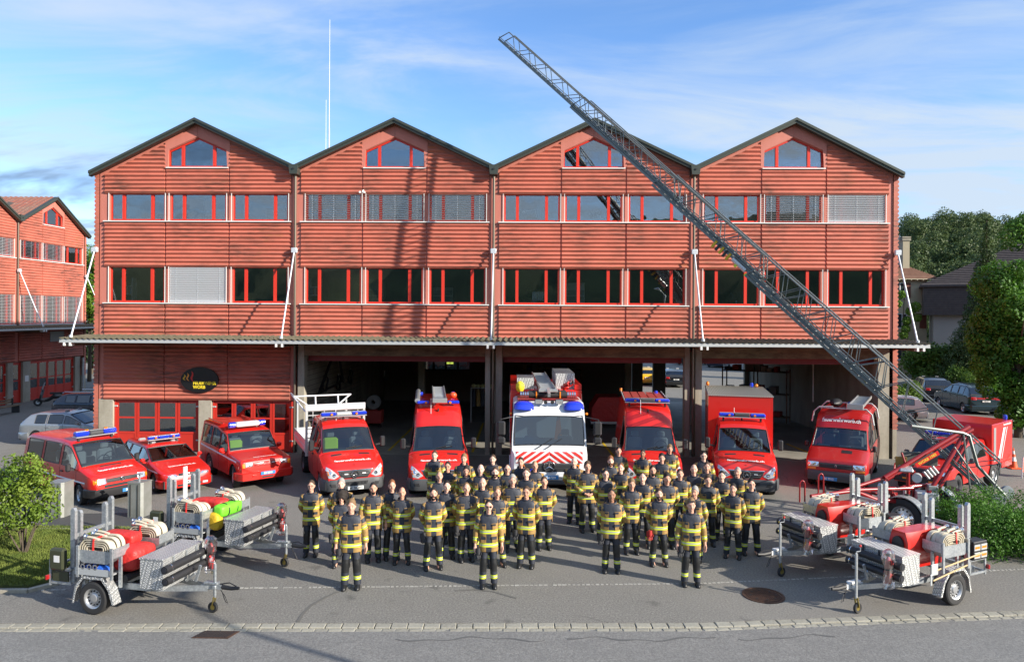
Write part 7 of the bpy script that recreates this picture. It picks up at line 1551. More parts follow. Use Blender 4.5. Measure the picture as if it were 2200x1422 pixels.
def trailer(label, key, anchor, ang, s, kind):
    """+x is the towing direction, s the side nearest the camera"""
    sc = 1.03; t = thing('hose_trailer', label, 'trailer', group='galvanised hose trailers'); g = gp(*anchor); q = Matrix.Rotation(ang, 3, 'Z') @ (Vector((0, s * .80 * YS, 0)) * sc); t.location = (g.x - q.x, g.y - q.y, 0); t.rotation_euler = (0, 0, ang); t.scale = (sc, sc * YS, sc)
    T = (t.location.copy(), ang, (sc, sc * YS, sc)); LS = []
    def sub(name, lab, cat, grp=None): o = thing(name, lab, cat, T[0], T[1], grp); o.scale = T[2]; return o
    # chassis
    for y in (-.48, .48): m = MB(); m.box(-1.05, y - .03, .44, 1.05, y + .03, .56); m.build('side_member', GALV, t)
    for x in (-1.02, -.4, .35, 1.0): m = MB(); m.box(x - .03, -.46, .46, x + .03, .46, .54); m.build('cross_member', GALV, t)
    for y in (-.45, .45): m = MB(); m.bar((.9, y, .47), (2.05, y * .08, .47), .06, .10); m.build('drawbar', GALV, t)
    m = MB(); m.bar((1.9, 0, .49), (2.35, 0, .51), .09, .09); m.cb((2.12, 0, .57), (.3, .14, .05), 0, .01); m.build('overrun_device', WHITE if kind[0] == 'R' else GALV, t)
    m = MB(); m.tube([(2.34, 0, .51), (2.55, 0, .50), (2.72, 0, .52)], [.05, .04, .03], 8); m.tube([(2.3, 0, .56), (2.5, .02, .60), (2.66, 0, .55)], .012, 5); m.build('tow_coupling', BLACK, t, 40)
    m = MB(); m.tube([(2.35, s * .03, .45), (2.45, s * .05, .25), (2.5, s * .04, .22), (2.42, s * .02, .35), (2.3, 0, .47)], .008, 5); m.build('breakaway_cable', BLACK, t)
    m = MB(); m.bar((1.75, .02, .56), (1.86, .02, .88), .04, .05); m.tube([(1.55, 0, .56), (1.75, 0, .72)], .03, 6); m.build('brake_lever', GALV, t)
    # jockey wheel
    jx, jy = 2.20, (s * .17 if kind[0] == 'R' else s * .02); top = 1.18 if kind[0] == 'R' else .95
    m = MB(); m.tube([(jx, jy, .30), (jx, jy, top)], .032, 10); m.tube([(jx, jy, top), (jx, jy + .0, top + .03), (jx - .11, jy, top + .03), (jx - .11, jy, top + .10)], .011, 6); m.cb((jx, jy * .6, .50), (.08, .14, .08), 0, .01); m.build('jockey_tube', GALV, t, 40)
    m = MB(); m.ball((jx - .11, jy, top + .13), .028, 8, 6); m.build('crank_knob', BAGR, t, 60)
    BR_ = M('yellow_zinc', (.42, .33, .10), .35, .8); m = MB(); [m.bar((jx, jy + e, .32), (jx - .04, jy + e, .12), .012, .05) for e in (-.045, .045)]; m.tube([(jx, jy, .4), (jx, jy, .28)], .025, 8); m.build('jockey_fork', BR_, t)
    m = MB(); m.lathe([(.05, -.03), (.09, -.038), (.105, -.02), (.105, .02), (.09, .038), (.05, .03)], (jx - .04, jy, .106), 'y', 18); w = m.build('jockey_wheel', RUBBER, t, 40); m = MB(); m.cyl((jx - .04, jy, .106), .055, .05, 'y', 12); m.build('hub', BR_, w)
    # wheels and angular mudguards
    for sg in (-1, 1):
        m = MB(); o = wheel_y(t, (0, sg * .80, .315), .315, .25, sg)
        P = [(-.46, .20), (-.40, .52), (-.22, .73), (.22, .73), (.40, .52), (.50, .24)]; m = MB()
        for a, b in zip(P, P[1:]): m.add([(a[0], sg * .68, a[1]), (b[0], sg * .68, b[1]), (b[0], sg * .93, b[1]), (a[0], sg * .93, a[1]), (a[0], sg * .68, a[1] + .012), (b[0], sg * .68, b[1] + .012), (b[0], sg * .93, b[1] + .012), (a[0], sg * .93, a[1] + .012)], [(0, 1, 2, 3), (4, 5, 6, 7), (0, 1, 5, 4), (1, 2, 6, 5), (2, 3, 7, 6), (3, 0, 4, 7)])
        m.prism([P[0], P[1], P[2], P[3], P[4], P[5], (P[5][0] - .05, P[5][1]), (.36, .50), (.20, .69), (-.20, .69), (-.36, .50), (-.42, .20)], sg * .93, sg * .935); m.build('mudguard', CHECK, t)
    m = MB(); m.tube([(0, -.75, .315), (0, .75, .315)], .04, 8); m.build('axle', BLACK, t)
    # tread-plate locker across the front, suction tubes strapped to it
    m = MB(); m.box(.98, -.78, .57, 1.48, .78, 1.13); m.build('locker', CHECK, t)
    m = MB(); m.box(.965, -.80, 1.133, 1.495, .80, 1.155); m.build('locker_lid', CHECK, t)
    for y in (-.4, .1, .5): m = MB(); m.cb((1.50, y, 1.08), (.03, .05, .12), 0, .005); m.build('latch', GREYPL if kind[0] == 'R' else GALV, t)
    o = sub('suction_hose', 'two black suction tubes strapped to the locker of the ' + key, 'hose', 'black suction tubes on trailers')
    for z, x in ((.98, 1.57), (.76, 1.59)):
        m = MB(); m.tube([(x, -.80 if s > 0 else -.88, z), (x, .88 if s > 0 else .80, z)], .075, 14); b = m.build('tube', BLACK, o, 50)
        for yy in (-.68, .68): m = MB(); m.cyl((x, yy, z), .079, .025, 'y', 14); m.build('clip', CHROME, b, 50)
        m = MB(); m.cyl((x, s * .89, z), .05, .01, 'y', 14); m.build('bore', SHIRT, b)
    o = sub('extinguisher', 'red extinguisher wrapped in clear plastic on the ' + key, 'extinguisher', 'wrapped extinguishers'); yy = .78 if s > 0 else -.1
    yy = {'L': .62, 'R': .60}[kind[0]] * (1 if kind[0] == 'R' else 1); yy = -s * .70 if kind[0] == 'L' else s * .62
    m = MB(); m.lathe([(.02, .62), (.07, .64), (.075, .70), (.075, 1.05), (.04, 1.13), (.02, 1.16)], (1.72, yy, 0), 'z', 14); b = m.build('cylinder', RED, o, 50); m = MB(); m.cb((1.72, yy, 1.19), (.06, .12, .05), 0, .01); m.build('valve', BLACK, b); m = MB(); rr_ = random.Random(5); m.loft([[(1.72 + (r_ * rr_.uniform(.75, 1.2)) * math.cos(a), yy + (r_ * rr_.uniform(.75, 1.2)) * math.sin(a), z) for a in [2 * PI * j / 12 for j in range(12)]] for z, r_ in ((.55, .12), (.68, .125), (.82, .11), (.92, .088), (1.0, .12), (1.12, .14), (1.24, .12), (1.30, .05))]); m.build('plastic_wrap', PWRAP, o); m = MB(); m.lathe([(.092, .90), (.095, .915), (.092, .93)], (1.72, yy, 0), 'z', 12); m.build('tie', BLACK, o)
    # hose bins on both sides
    for side, xs in ((s, (-.38, .48)), (-s, (-.15, .70))):
        x0, x1 = xs; ya, yb = sorted((side * .38, side * .92)); zb, zt = 1.0, 1.30
        m = MB(); m.prism([(x0, zb + .12), (x0 + .14, zb), (x1 - .14, zb), (x1, zb + .12), (x1, zt), (x1 - .012, zt), (x1 - .012, zb + .13), (x1 - .15, zb + .012), (x0 + .15, zb + .012), (x0 + .012, zb + .13), (x0 + .012, zt), (x0, zt)], ya, yb); b = m.build('hose_bin', GALV, t)
        for e in (ya, yb): m = MB(); m.prism([(x0, zb + .12), (x0 + .14, zb), (x1 - .14, zb), (x1, zb + .12), (x1, zt - .06), (x0, zt - .06)], e - .005, e + .005); m.build('bin_end', GALV, b)
        for x in (x0 + .06, x1 - .03): m = MB(); m.bar((x, side * .64, .5), (x, side * .64, zb + .1), .06, .05); m.bar((x, side * .95, .72), (x, side * .95, 1.32), .05, .05); m.build('bin_post', GALV, t)
        nm = 'near' if side == s else 'far'; hose_bundle(('cream fire hoses folded in the camera-side bin of the ' if nm == 'near' else 'cream fire hoses folded in the rear-side bin of the ') + key, x0 + .03, x1 - .03, ya + .02, yb - .02, zt - .06, T, s, 'folded fire hoses in trailer bins')
    # uprights at the back
    for y in (.66, .47, -.40, -.62): m = MB(); h = 1.92 if abs(y) > .5 else 1.84; m.prism([(-.67, .52), (-.57, .52), (-.57, h), (-.60, h + .05), (-.64, h + .05), (-.67, h)], s * y - .045, s * y + .045); m.build('upright', GALV, t)
    m = MB(); m.bar((-.62, s * .70, 1.42), (-.62, -s * .70, 1.42), .05, .07); m.build('crossbar', GALV, t)
    m = MB(); [m.bar((a, y, z), (b, y2, z2), .04, .04) for a, y, z, b, y2, z2 in ((-1.1, -.75, .5, -1.1, .75, .5), (-1.1, -.75, .78, -1.1, .75, .78), (-1.1, -.75, .44, -1.1, -.75, .95), (-1.1, .75, .44, -1.1, .75, .95), (-1.1, .75, .5, -.6, .75, .5), (-1.1, .75, .78, -.6, .75, .78), (-.6, .75, .5, -.6, .75, .78), (-1.1, -.75, .5, -.6, -.75, .5), (-1.1, -.75, .78, -.6, -.75, .78))]; m.build('rear_frame', GALV, t)
    for y in (-.78, .78): m = MB(); m.cb((-1.14, y, .60), (.05, .14, .09), 0, .01); m.build('tail_light', TAILR, t)
    # loads
    if kind[0] == 'L':
        m = MB(); m.box(-.38, s * .70, .77, .40, s * .96, .79); m.box(-.38, s * .945, .79, .40, s * .96, .90); m.build('side_tray', STEEL, t)
        o = sub('blue_sheet', 'blue tarpaulin with couplings in the side tray of the ' + key, 'tarpaulin'); m = MB(); m.ball((.02, s * .83, .88), (.36, .11, .09), 14, 8); m.build('sheet', BAGB, o, 70)
        for x in (-.05, .08, -.2): m = MB(); m.lathe([(.025, .05), (.045, .05), (.045, -.03), (.055, -.03), (.055, -.06), (.03, -.06)], (x, s * .90, .93), 'y', 12); m.build('coupling', CHROME, o, 40)
        o = sub('jerry_can', 'olive jerry can with white label on the ' + key, 'canister', 'olive jerry cans'); m = MB(); m.cb((-.88, s * .80, .98), (.34, .17, .42), 0, .04); m.build('can', OLIVE, o); m = MB(); m.cb((-.86, s * .888, 1.0), (.13, .004, .13)); m.build('label', WPAINT, o)
        m = MB(); m.cb((-.84, s * .77, .64), (.36, .04, .2)); m.build('lower_panel', OLIVE, t)
        for x in (.30, .52): m = MB(); m.tube([(x, -.6, .66), (x, .6, .66)], .07, 10); m.build('pipe', RUBBER, t, 50)
        def bag(lab, c, d, mat, nm='bag'):
            o = sub('kit_bag', lab, nm); m = MB(); m.cb(c, d, 0, min(d) * .24); me = m.data('bag', mat, 80)
            for v in me.vertices: v.co += Vector([random.uniform(-1, 1) * .03 for _ in range(3)])
            me.shade_smooth(); b = obj('bag', me, o); mdv = b.modifiers.new('s', 'SUBSURF'); mdv.levels = mdv.render_levels = 2; return o, b
        if kind == 'L1':
            bag('big rumpled red bag lying in the middle of the nearest left trailer', (.42, s * .10, .98), (.62, .95, .55), BAGR); bag('flat red bag behind the hoses of the nearest left trailer', (.02, -s * .08, 1.28), (.75, .5, .26), BAGR)
        else:
            bag('red bag behind the hoses of the farther left trailer', (.10, -s * .05, 1.28), (.85, .5, .28), BAGR); o, b = bag('long bright green bag on the farther left trailer', (.62, s * .02, 1.22), (.34, 1.05, .32), BAGG); m = MB()
            for yy in (-.2, .2): m = MB(); m.loft([sring_x(.62, s * .02 + yy + e, 1.22, .178, .168) for e in (-.02, .02)]); m.build('strap', BLACK, o)
            bag('yellow bag beneath the green bag', (.55, s * .50, 1.02), (.36, .34, .42), BAGY)
            m = MB(); m.cb((-.60, -s * .0, 1.62), (.03, .16, 1.0), 0, .004); m.build('white_post', WPAINT, t)
    else:
        o = sub('motor_pump', 'red hooded motor pump in the middle of the ' + key, 'pump', 'red hooded motor pumps'); m = MB(); m.loft([[(x, y * w, z) for y, z in ((-.30, .70), (-.34, 1.20), (-.24, 1.42), (.24, 1.42), (.34, 1.20), (.30, .70))] for x, w in ((-.35, .8), (-.25, 1.0), (.68, 1.0), (.82, .85))]); m.build('hood', RED, o, 30); m = MB(); m.cyl((.84, .0, 1.15), .17, .05, 'x', 20); m.build('air_intake', BLACK, o, 40)
        for k, (a, b, lab) in enumerate((((.62, .92, .80), (-.75, .98, .98), 'wooden-handled shovel on the side of the '), ((.75, .95, .62), (-.25, .99, .80), 'wooden pickaxe handle along the side of the '))):
            o = sub('hand_tool', lab + key, 'tool'); m = MB(); m.tube([(a[0], s * a[1], a[2]), (b[0], s * b[1], b[2])], .018, 8); m.build('handle', WOOD, o, 50); m = MB(); m.cb((a[0] + .06, s * a[1], a[2] + .02), (.20 if k == 0 else .05, .03, .22), 0, .01); m.build('tool_head', STEEL, o)
        m = MB(); m.cb((-.86, s * .66, .98), (.44, .34, .38), 0, .015); m.build('rear_case', BLACK, t)
        for r_ in range(2):
            for cc in range(2): x = -.97 + cc * .22; z = .89 + r_ * .16; m = MB(); m.cb((x, s * .835, z), (.19, .008, .12), 0, .002); m.build('lamp_panel', STEEL, t); m = MB(); m.cb((x, s * .842, z), (.15, .006, .05), 0, .002); m.build('amber_strip', AMBER, t)
        m = MB(); m.tube([(-1.0, s * .3, 1.16), (-.75, s * .55, 1.24), (-.6, s * .75, 1.18)], .05, 8); m.build('cable_roll', BLACK, t)
    return t
def sring_x(x, y, z, a, b): return [(x + a * math.cos(t), y, z + b * math.sin(t)) for t in [2 * PI * i / 16 for i in range(16)]]
def wheel_y(root, c, r, w, sg):
    o = wheel(root, c, r, w, sg); o.rotation_euler = (0, 0, R(90)); 
    return o
T1 = trailer('nearest left hose trailer with big red bag and chequer-plate locker', 'nearest left trailer', (206, 1317), R(-12), -1, 'L1')
def second(pt, ref, kind, label, key, s, ang):
    return trailer(label, key, pt, ang, s, kind)
def shift_px(anchor, dx, dy):
    g = gp(*anchor); p = Vector((g.x + dx, g.y + dy, 0)) - CAM; X = p.dot(RV); Z = p.dot(FV); z = p.z; c, s_ = math.cos(ROLL), math.sin(ROLL); a, b = X / Z, z / Z; return (CX + F * (a * c + b * s_), HY - F * (-a * s_ + b * c))
trailer('second left hose trailer carrying a bright green bag', 'green-loaded left trailer', shift_px((206, 1317), .55, 2.75), R(-15), -1, 'L2')
trailer('nearest right hose trailer with red pump and amber rear case', 'nearest right trailer', (2046, 1297), R(180 + 26), 1, 'R1')
trailer('second right hose trailer parked beyond the nearest one beside the firefighters', 'farther right trailer', shift_px((2046, 1297), -.80, 1.95), R(180 + 24), 1, 'R2')
# ---------------------------------------------------------------- the long trailer ladder
LG = M('ladder_grey', (.19, .21, .205), .42, .4, var=(2, .6, (.14, .155, .15))); LGL = M('ladder_light', (.36, .39, .38), .4, .4)
def big_ladder():
    B, Tp = gd(2128, 1064, 20.3), gd(1068, 102, 29.3); t = thing('turntable_ladder', 'very long grey extending ladder slanting across the facade from a red carriage', 'ladder', (B.x, B.y, 0)); O = Vector((B.x, B.y, 0)); B = B - O; Tp = Tp - O
    d = (Tp - B); L_ = d.length; d.normalize(); w = d.cross(Vector((0, 0, 1))).normalized(); n = w.cross(d).normalized(); n = n if n.z > 0 else -n
    m0 = Vector()
    for k, (a, b, hw, off, hr) in enumerate(((0, .40, .37, 0, .86), (.17, .60, .32, .13, .74), (.38, .80, .265, .23, .60), (.56, 1.0, .21, .31, .46))):
        sec = MB(); p0 = B + d * (L_ * a) + n * off; p1 = B + d * (L_ * b) + n * off; ln = (p1 - p0).length; mat = LG
        nn = max(3, int(ln / .95))
        for s in (-1, 1):
            o = w * (hw * s); sec.bar(p0 + o, p1 + o, .045, .085, up=n); sec.bar(p0 + o + n * .085 + w * (.03 * s), p1 + o + n * .085 + w * (.03 * s), .09, .02, up=n)
            h0, h1 = p0 + o + n * hr + d * .5, p1 + o + n * hr - d * .25; sec.tube([p0 + o + n * .05, h0, h1, p1 + o + n * .05], .023, 6)
            for i in range(nn):
                q0 = p0 + o + d * (ln * i / nn) + n * .05; q1 = p0 + o + d * (ln * (i + .5) / nn) + n * hr; q2 = p0 + o + d * (ln * (i + 1) / nn) + n * .05
                if i > 0: sec.tube([q0, q1], .014, 4)
                if i < nn - 1: sec.tube([q1, q2], .014, 4)
        so = sec.build('ladder_section', mat, t, 30); r = int(ln / .30)
        me = None
        for i in range(r):
            c = p0 + d * (.15 + i * .30)
            if me is None: q = MB(); q.bar(-w * hw, w * hw, .03, .03, up=n); me = q.data('rung', LGL)
            obj('rung', me, so, c)
    # yellow inspection tags and striped sleeve on the lower beams
    for f in (.055, .155, .19, .24, .40, .42): q = MB(); c = B + d * (L_ * f) - w * .372 + n * .0; c2 = B + d * (L_ * f) + w * .372; e = d * .05; [q.add([c_ - e - n * .05, c_ + e - n * .05, c_ + e + n * .05, c_ - e + n * .05], [(0, 1, 2, 3)]) for c_ in ((c,) if w.y > 0 else (c2,))]; q.build('yellow_tag', M('tag_yellow', (.60, .68, .04), .5), t)
    for i in range(5):
        q = MB(); c = B + d * (L_ * .435 + i * .16) + n * .06; sgn = -1 if w.y > 0 else 1; q.bar(c + w * (.33 * sgn), c + w * (.33 * sgn) + d * .08, .08, .26, up=n); q.build('hazard_band', YELM if i % 2 == 0 else BLACK, t)
    q = MB(); q.tube([B + d * (L_ * .405) + n * .1 - w * .3, B + d * (L_ * .43) + n * .1 - w * .3], .09, 10); q.build('cable_drum', STEEL, t, 50)
    # foot: gantry, support wheels, winch cable
    P = lambda u, v, dep=20.4: gd(u, v, dep) - O
    for dep in (20.1, 21.0):
        q = MB(); q.tube([P(1958, 915, dep), P(2068, 930, dep), P(2082, 936, dep), P(2100, 1000, dep), P(2160, 1065, dep)], .045, 6); q.tube([P(2070, 932, dep), P(2086, 1062, dep)], .03, 6); q.tube([P(2050, 960, dep), P(2106, 1040, dep)], .025, 6); q.build('gantry', LG, t, 50)
    for u, v, dep in ((2144, 1076, 19.9), (2163, 1058, 20.8)):
        c = P(u, v, dep); q = MB(); q.lathe([(.02, -.05), (.10, -.06), (.19, -.05), (.20, 0), (.19, .05), (.10, .06), (.02, .05)], (c.x, c.y, c.z), 'y', 22); q.build('support_wheel', M('wheel_grey', (.20, .23, .25), .5), t, 40)
    q = MB(); q.tube([P(2144, 1076, 19.9), P(2163, 1058, 20.8)], .03, 6); q.build('wheel_axle', LG, t)
    for i in range(5): q = MB(); c = P(2100, 1058); q.tube([c + Vector((.38 * math.cos(a) * (1 + .05 * i), .1 * i - .2, -.02 + .22 * math.sin(a))) for a in np.linspace(PI * .95, 2.1 * PI, 9)], .012, 4); q.build('cable', BLACK, t)
    q = MB(); q.bar(P(2050, 1050), P(2110, 1105), .5, .12); q.build('heel_frame', LG, t)
    # red carriage
    O2 = gp(1958, 1140); O2.z = 0; c = thing('ladder_carriage', 'red two-wheeled ladder carriage with drawbar behind the hose trailers', 'trailer', O2); Q = lambda u, v, dep=20.0: gd(u, v, dep) - O2
    def tb(name, pts, r, mat=CRED, nn=8): q = MB(); q.tube(pts, r, nn); return q.build(name, mat, c, 50)
    tb('boom', [Q(2082, 916, 20.2), Q(1985, 975, 20.0), Q(1900, 1026, 19.8)], .065); tb('boom', [Q(2090, 922, 20.9), Q(1992, 980, 20.7), Q(1905, 1030, 20.5)], .05)
    tb('strut', [Q(2074, 928, 20.2), Q(1966, 1108, 19.9)], .062); tb('strut', [Q(2088, 930, 20.9), Q(1994, 1088, 20.6)], .05)
    tb('post', [Q(1951, 1000, 20.0), Q(1951, 1112, 20.0)], .05); tb('post', [Q(1963, 1010, 20.3), Q(1963, 1108, 20.3)], .04); tb('cross_tube', [Q(1940, 1046, 20), Q(2010, 1040, 20.3)], .05)
    tb('drawbar', [Q(1960, 1048, 20.0), Q(1850, 1052, 19.6), Q(1742, 1066, 19.2)], .055); tb('drawbar', [Q(1904, 1024, 19.9), Q(1800, 1058, 19.5), Q(1744, 1070, 19.2)], .05); tb('lower_beam', [Q(1955, 1080, 20), Q(1880, 1072, 19.8), Q(1840, 1056, 19.6)], .06); tb('lower_beam', [Q(1985, 1075, 20.8), Q(1900, 1066, 20.5), Q(1850, 1050, 20)], .05)
    tb('brace', [Q(1900, 1030, 20), Q(1948, 1100, 20)], .03); tb('brace', [Q(1870, 1062, 20), Q(1920, 1110, 20)], .03)
    for u, v0, v1 in ((1723, 1078, 1033), (1763, 1072, 1018)):
        a = 5; tb('loop_handle', [Q(u - a, v0, 19.3), Q(u - a, v1 + 6, 19.3), Q(u - 3, v1 + 1, 19.3), Q(u + 1, v1 - 1, 19.3), Q(u + 4, v1 + 1, 19.3), Q(u + a + 1, v1 + 6, 19.3), Q(u + a + 1, v0, 19.3)], .022)
    q = MB(); q.lathe([(.08, 0), (.02, .3)], tuple(Q(1772, 1068, 19.4)), 'z', 10); q.build('spring', BLACK, c)
    # wheels with silver mudguards
    wa = (gd(2009, 1100, 21) - gd(1942, 1113, 19.8)); ang = math.atan2(wa.y, wa.x); rot = Matrix.Rotation(ang, 3, 'Z')
    for u, v, dep, sg in ((1942, 1114, 19.8, -1), (2008, 1098, 21.1, 1)):
        p = Q(u, v, dep); p.z = .50; o = wheel(c, tuple(p), .50, .22, sg, 'steel', ang); q = MB(); q.lathe([(.56, -.15), (.585, -.15), (.585, .15), (.56, .15)], (0, 0, 0), 'x', 16, a0=.1, a1=PI - .1); q.build('mudguard', GALV, c, 50, tuple(p), (0, 0, ang))
    p0, p1 = Q(1942, 1114, 19.8), Q(2008, 1098, 21.1); p0.z = p1.z = .5; tb('axle', [p0, p1], .06, BLACK)
    def bx(name, u, v, dep, dim, mat, rz=0, ch=.02, rx=0): q = MB(); q.cb((0, 0, 0), dim, 0, ch); return q.build(name, mat, c, None, tuple(Q(u, v, dep)), (rx, 0, rz))
    bx('battery_box', 1990, 1072, 20.1, (.55, .4, .42), STEEL, -.3); bx('battery_box', 2002, 1062, 20.1, (.25, .38, .55), LGL, -.3); bx('seat_pan', 1945, 1005, 19.9, (.36, .4, .10), GALV, -.3, .04, .3)
    for i in range(4): tb('roller', [Q(1984 + i * 6.4, 1013 - i * 4, 19.9), Q(1996 + i * 6.4, 1028 - i * 4, 19.9)], .035, STEEL)
    q = MB(); q.cyl((0, 0, 0), .12, .2, 'y', 18); q.build('round_lamp', STEEL, c, 40, tuple(Q(1970, 1026, 19.7)), (0, 0, -.5))
    bx('crate_panel', 1936, 994, 20.0, (.28, .05, .34), M('crate_brown', (.25, .14, .03), .7), -.4, .005); q = MB()
    for i in range(4): q.tube([Q(1924 + i * 2, 985 + i * 0, 20.1), Q(1928 + i * 2, 1012, 20.1)], .01, 4)
    q.tube([Q(1922, 983, 20.1), Q(2000, 968, 20.3)], .02, 5); q.tube([Q(1926, 1013, 20.1), Q(1950, 1010, 20.1)], .02, 5); q.build('wire_basket', BLACK, c); bx('basket_panel', 1975, 985, 20.4, (.95, .03, .40), M('basket_grey', (.16, .17, .15), .6), -.2, .005, .2)
    tb('lever', [Q(1937, 972, 20), Q(1950, 1010, 19.9)], .03)
    pl = bx('name_plate', 1992, 986, 19.82, (.72, .02, .12), RED, 0, .004); pl.rotation_euler = (0, -R(31), .0)
    me = text_mesh('WORB 1985', .105); me.materials.append(M('plate_gold', (.70, .42, .04), .5)); obj('lettering', me, pl, (0, -.014, 0), (R(90), 0, 0))
    q = MB(); q.ball(tuple(Q(2024, 1061, 20.9)), .07, 10, 6); q.build('amber_lamp', AMBER, c, 60)
    for k, (u, v) in enumerate(((1986, 1107), (2008, 1097))): q = MB(); p = Q(u, v, 19.9); q.prism([(p.x - .09, p.z - .1), (p.x + .09, p.z - .1), (p.x, p.z + .12)], p.y - .01, p.y + .01); q.build('warning_triangle', AMBER if k == 0 else TAILR, c)
    q = MB(); q.cyl(tuple(Q(1998, 1102, 19.85)), .09, .02, 'y', 16); q.build('round_reflector', TAILR, c); bx('marker_board', 2000, 1102, 19.9, (.3, .01, .06), WPAINT, 0, .001)
    for i in range(4): bx('chock_plate', 1880, 1086 + i * 3.4, 19.7, (.36, .25, .025), STEEL, -.2, .003)
    # assorted machinery between the beams
    rs = random.Random(3)
    for i in range(14): u, v = rs.uniform(1860, 1950), rs.uniform(1055, 1095); bx('bracket', u, v, rs.uniform(19.8, 20.4), (rs.uniform(.06, .16), rs.uniform(.06, .14), rs.uniform(.06, .18)), rs.choice([CRED, CRED, BLACK, STEEL]), rs.uniform(-1, 1), .01)
big_ladder()
# ---------------------------------------------------------------- inside the open hall
def interior():
    rs = random.Random(11)
    BXM = [M('crate_grey', (.20, .20, .19), .7), M('crate_red', (.35, .03, .025), .6), M('crate_wood', (.30, .20, .10), .7), M('crate_blue', (.03, .08, .25), .6), M('crate_pale', (.42, .40, .35), .7)]
    def rack(lab, a, b, dep, h, shelves=3, fill=.8):
        t = thing('storage_rack', lab, 'shelf', (a.x, a.y, 0), math.atan2(b.y - a.y, b.x - a.x)); L_ = (b - a).xy.length
        for x in (0, L_ / 2, L_):
            for y in (0, dep): m = MB(); m.box(x - .03, y - .03, 0, x + .03, y + .03, h); m.build('post', BEAMM, t)
        for k in range(shelves):
            z = .35 + (h - .5) * k / max(1, shelves - 1); m = MB(); m.box(-.03, -.03, z - .04, L_ + .03, dep + .03, z); m.build('board', BEAMM, t); x = .08
            while x < L_ - .4:
                w, hh = rs.uniform(.2, .5), rs.uniform(.15, .5)
                if rs.random() < fill: m = MB(); m.cb((x + w / 2, dep / 2, z + hh / 2 + .002), (w, dep * .8, hh), 0, .015); o = m.build('storage_box', rs.choice(BXM), None, None, t.location + Vector((0, 0, 0)), t.rotation_euler.z); tag(o, None)
                else: o = None
                if o: o.parent = t; o.location = (0, 0, 0); o.rotation_euler = (0, 0, 0); o.name = 'stored_box'
                x += w + rs.uniform(.02, .15)
        return t
    rack('brown storage rack with boxes at the back of the right-hand gate', gd(1552, 850, 42), gd(1690, 850, 40), .8, 3.0, 3)
    rack('dark shelf with equipment on the inner wall behind the box truck', gd(1700, 850, 44), gd(1800, 850, 42), .6, 2.4, 3)
    rack('storage shelf in the gloom behind the fire engine', gd(1120, 850, 46), gd(1250, 850, 46), .7, 2.6, 3)
    # clothes rail with helmets between the van and the fire engine
    a = gd(1012, 860, 40); t = thing('gear_rail', 'rail with hanging jackets and pale helmets beside the gate pillar', 'clothes rail', (a.x, a.y, 0)); m = MB()
    m.tube([(0, 0, 0), (0, 0, 1.9), (1.6, 0, 1.9), (1.6, 0, 0)], .03, 6); m.build('frame', STEEL, t)
    for i in range(6):
        m = MB(); m.loft([sring(.15 + i * .25, 0, z, w, .09, 10, 2.3, .05) for z, w in ((.9, .11), (1.3, .12), (1.7, .10), (1.82, .05))]); m.build('hanging_jacket', TAN if i % 2 else NVY, t, 60); m = MB(); m.ball((.15 + i * .25, 0, 2.02), (.13, .15, .11), 10, 6); m.build('helmet', M('helmet_pale', (.60, .62, .30), .35), t, 60)
    # red covered unit and cones at the back
    a = gd(1308, 860, 38); t = thing('covered_trailer', 'red covered trailer standing in the middle gate behind the fire engine', 'trailer', (a.x, a.y, 0)); m = MB(); m.prism([(-1.0, .5), (1.0, .5), (.95, 1.25), (.5, 1.75), (-.6, 1.75), (-.95, 1.2)], -.8, .9, 'y'); m.build('cover', BAGR, t); m = MB(); m.box(-1.0, -.8, .38, 1.0, .9, .49); m.build('deck', STEEL, t)
    for sg in (-1, 1): wheel(t, (sg * .85, .1, .3), .3, .18, sg)
    a = gd(800, 870, 38); t = thing('equipment_cart', 'red equipment cart with round reel beside the flatbed truck', 'cart', (a.x, a.y, 0)); m = MB(); m.cb((0, 0, .6), (1.1, .7, .7), 0, .05); m.build('chest', BXM[1], t); m = MB(); m.lathe([(.12, -.2), (.36, -.2), (.36, -.16), (.25, -.15), (.25, .15), (.36, .16), (.36, .2), (.12, .2)], (.1, -.1, 1.35), 'y', 20); m.build('reel', BXM[0], t, 40)
    for sg in (-1, 1): wheel(t, (sg * .45, .1, .2), .2, .1, sg)
    # steel brackets and cable rings on the planked wall
    x = XB[1] + .1
    for k, (y, z) in enumerate(((4.0, 3.2), (6.5, 3.0), (9, 3.1))):
        t = thing('hose_coil', ('first', 'second', 'third')[k] + ' dark hose coil hanging on the planked inner wall, counted from the gate', 'hose', (x + .08, y, z - .6)); m = MB(); m.tube([(.03 * math.sin(3 * a_), .38 * math.cos(a_), .38 * math.sin(a_)) for a_ in [2 * PI * i / 20 for i in range(20)]], .05, 6, closed=True); m.build('coil', BLACK, t, 60); m = MB(); m.cb((-.02, 0, .4), (.08, .06, .12), 0, .01); m.build('hook', STEEL, t)
    t = thing('ladder_shadow', 'dark bars standing in for a ladder shadow by the planked inner wall', 'frame', (x + .25, 2.2, 0)); m = MB(); m.bar((0, 0, 2.2), (0, 3.2, 4.4), .10); m.bar((0, 3.2, 4.4), (0, 4.6, 2.4), .10); m.bar((0, .4, 2.3), (0, 4.5, 2.5), .08); m.build('shadow_bars', BLACK, t)  # black bars put in as the shadow of the ladder lattice
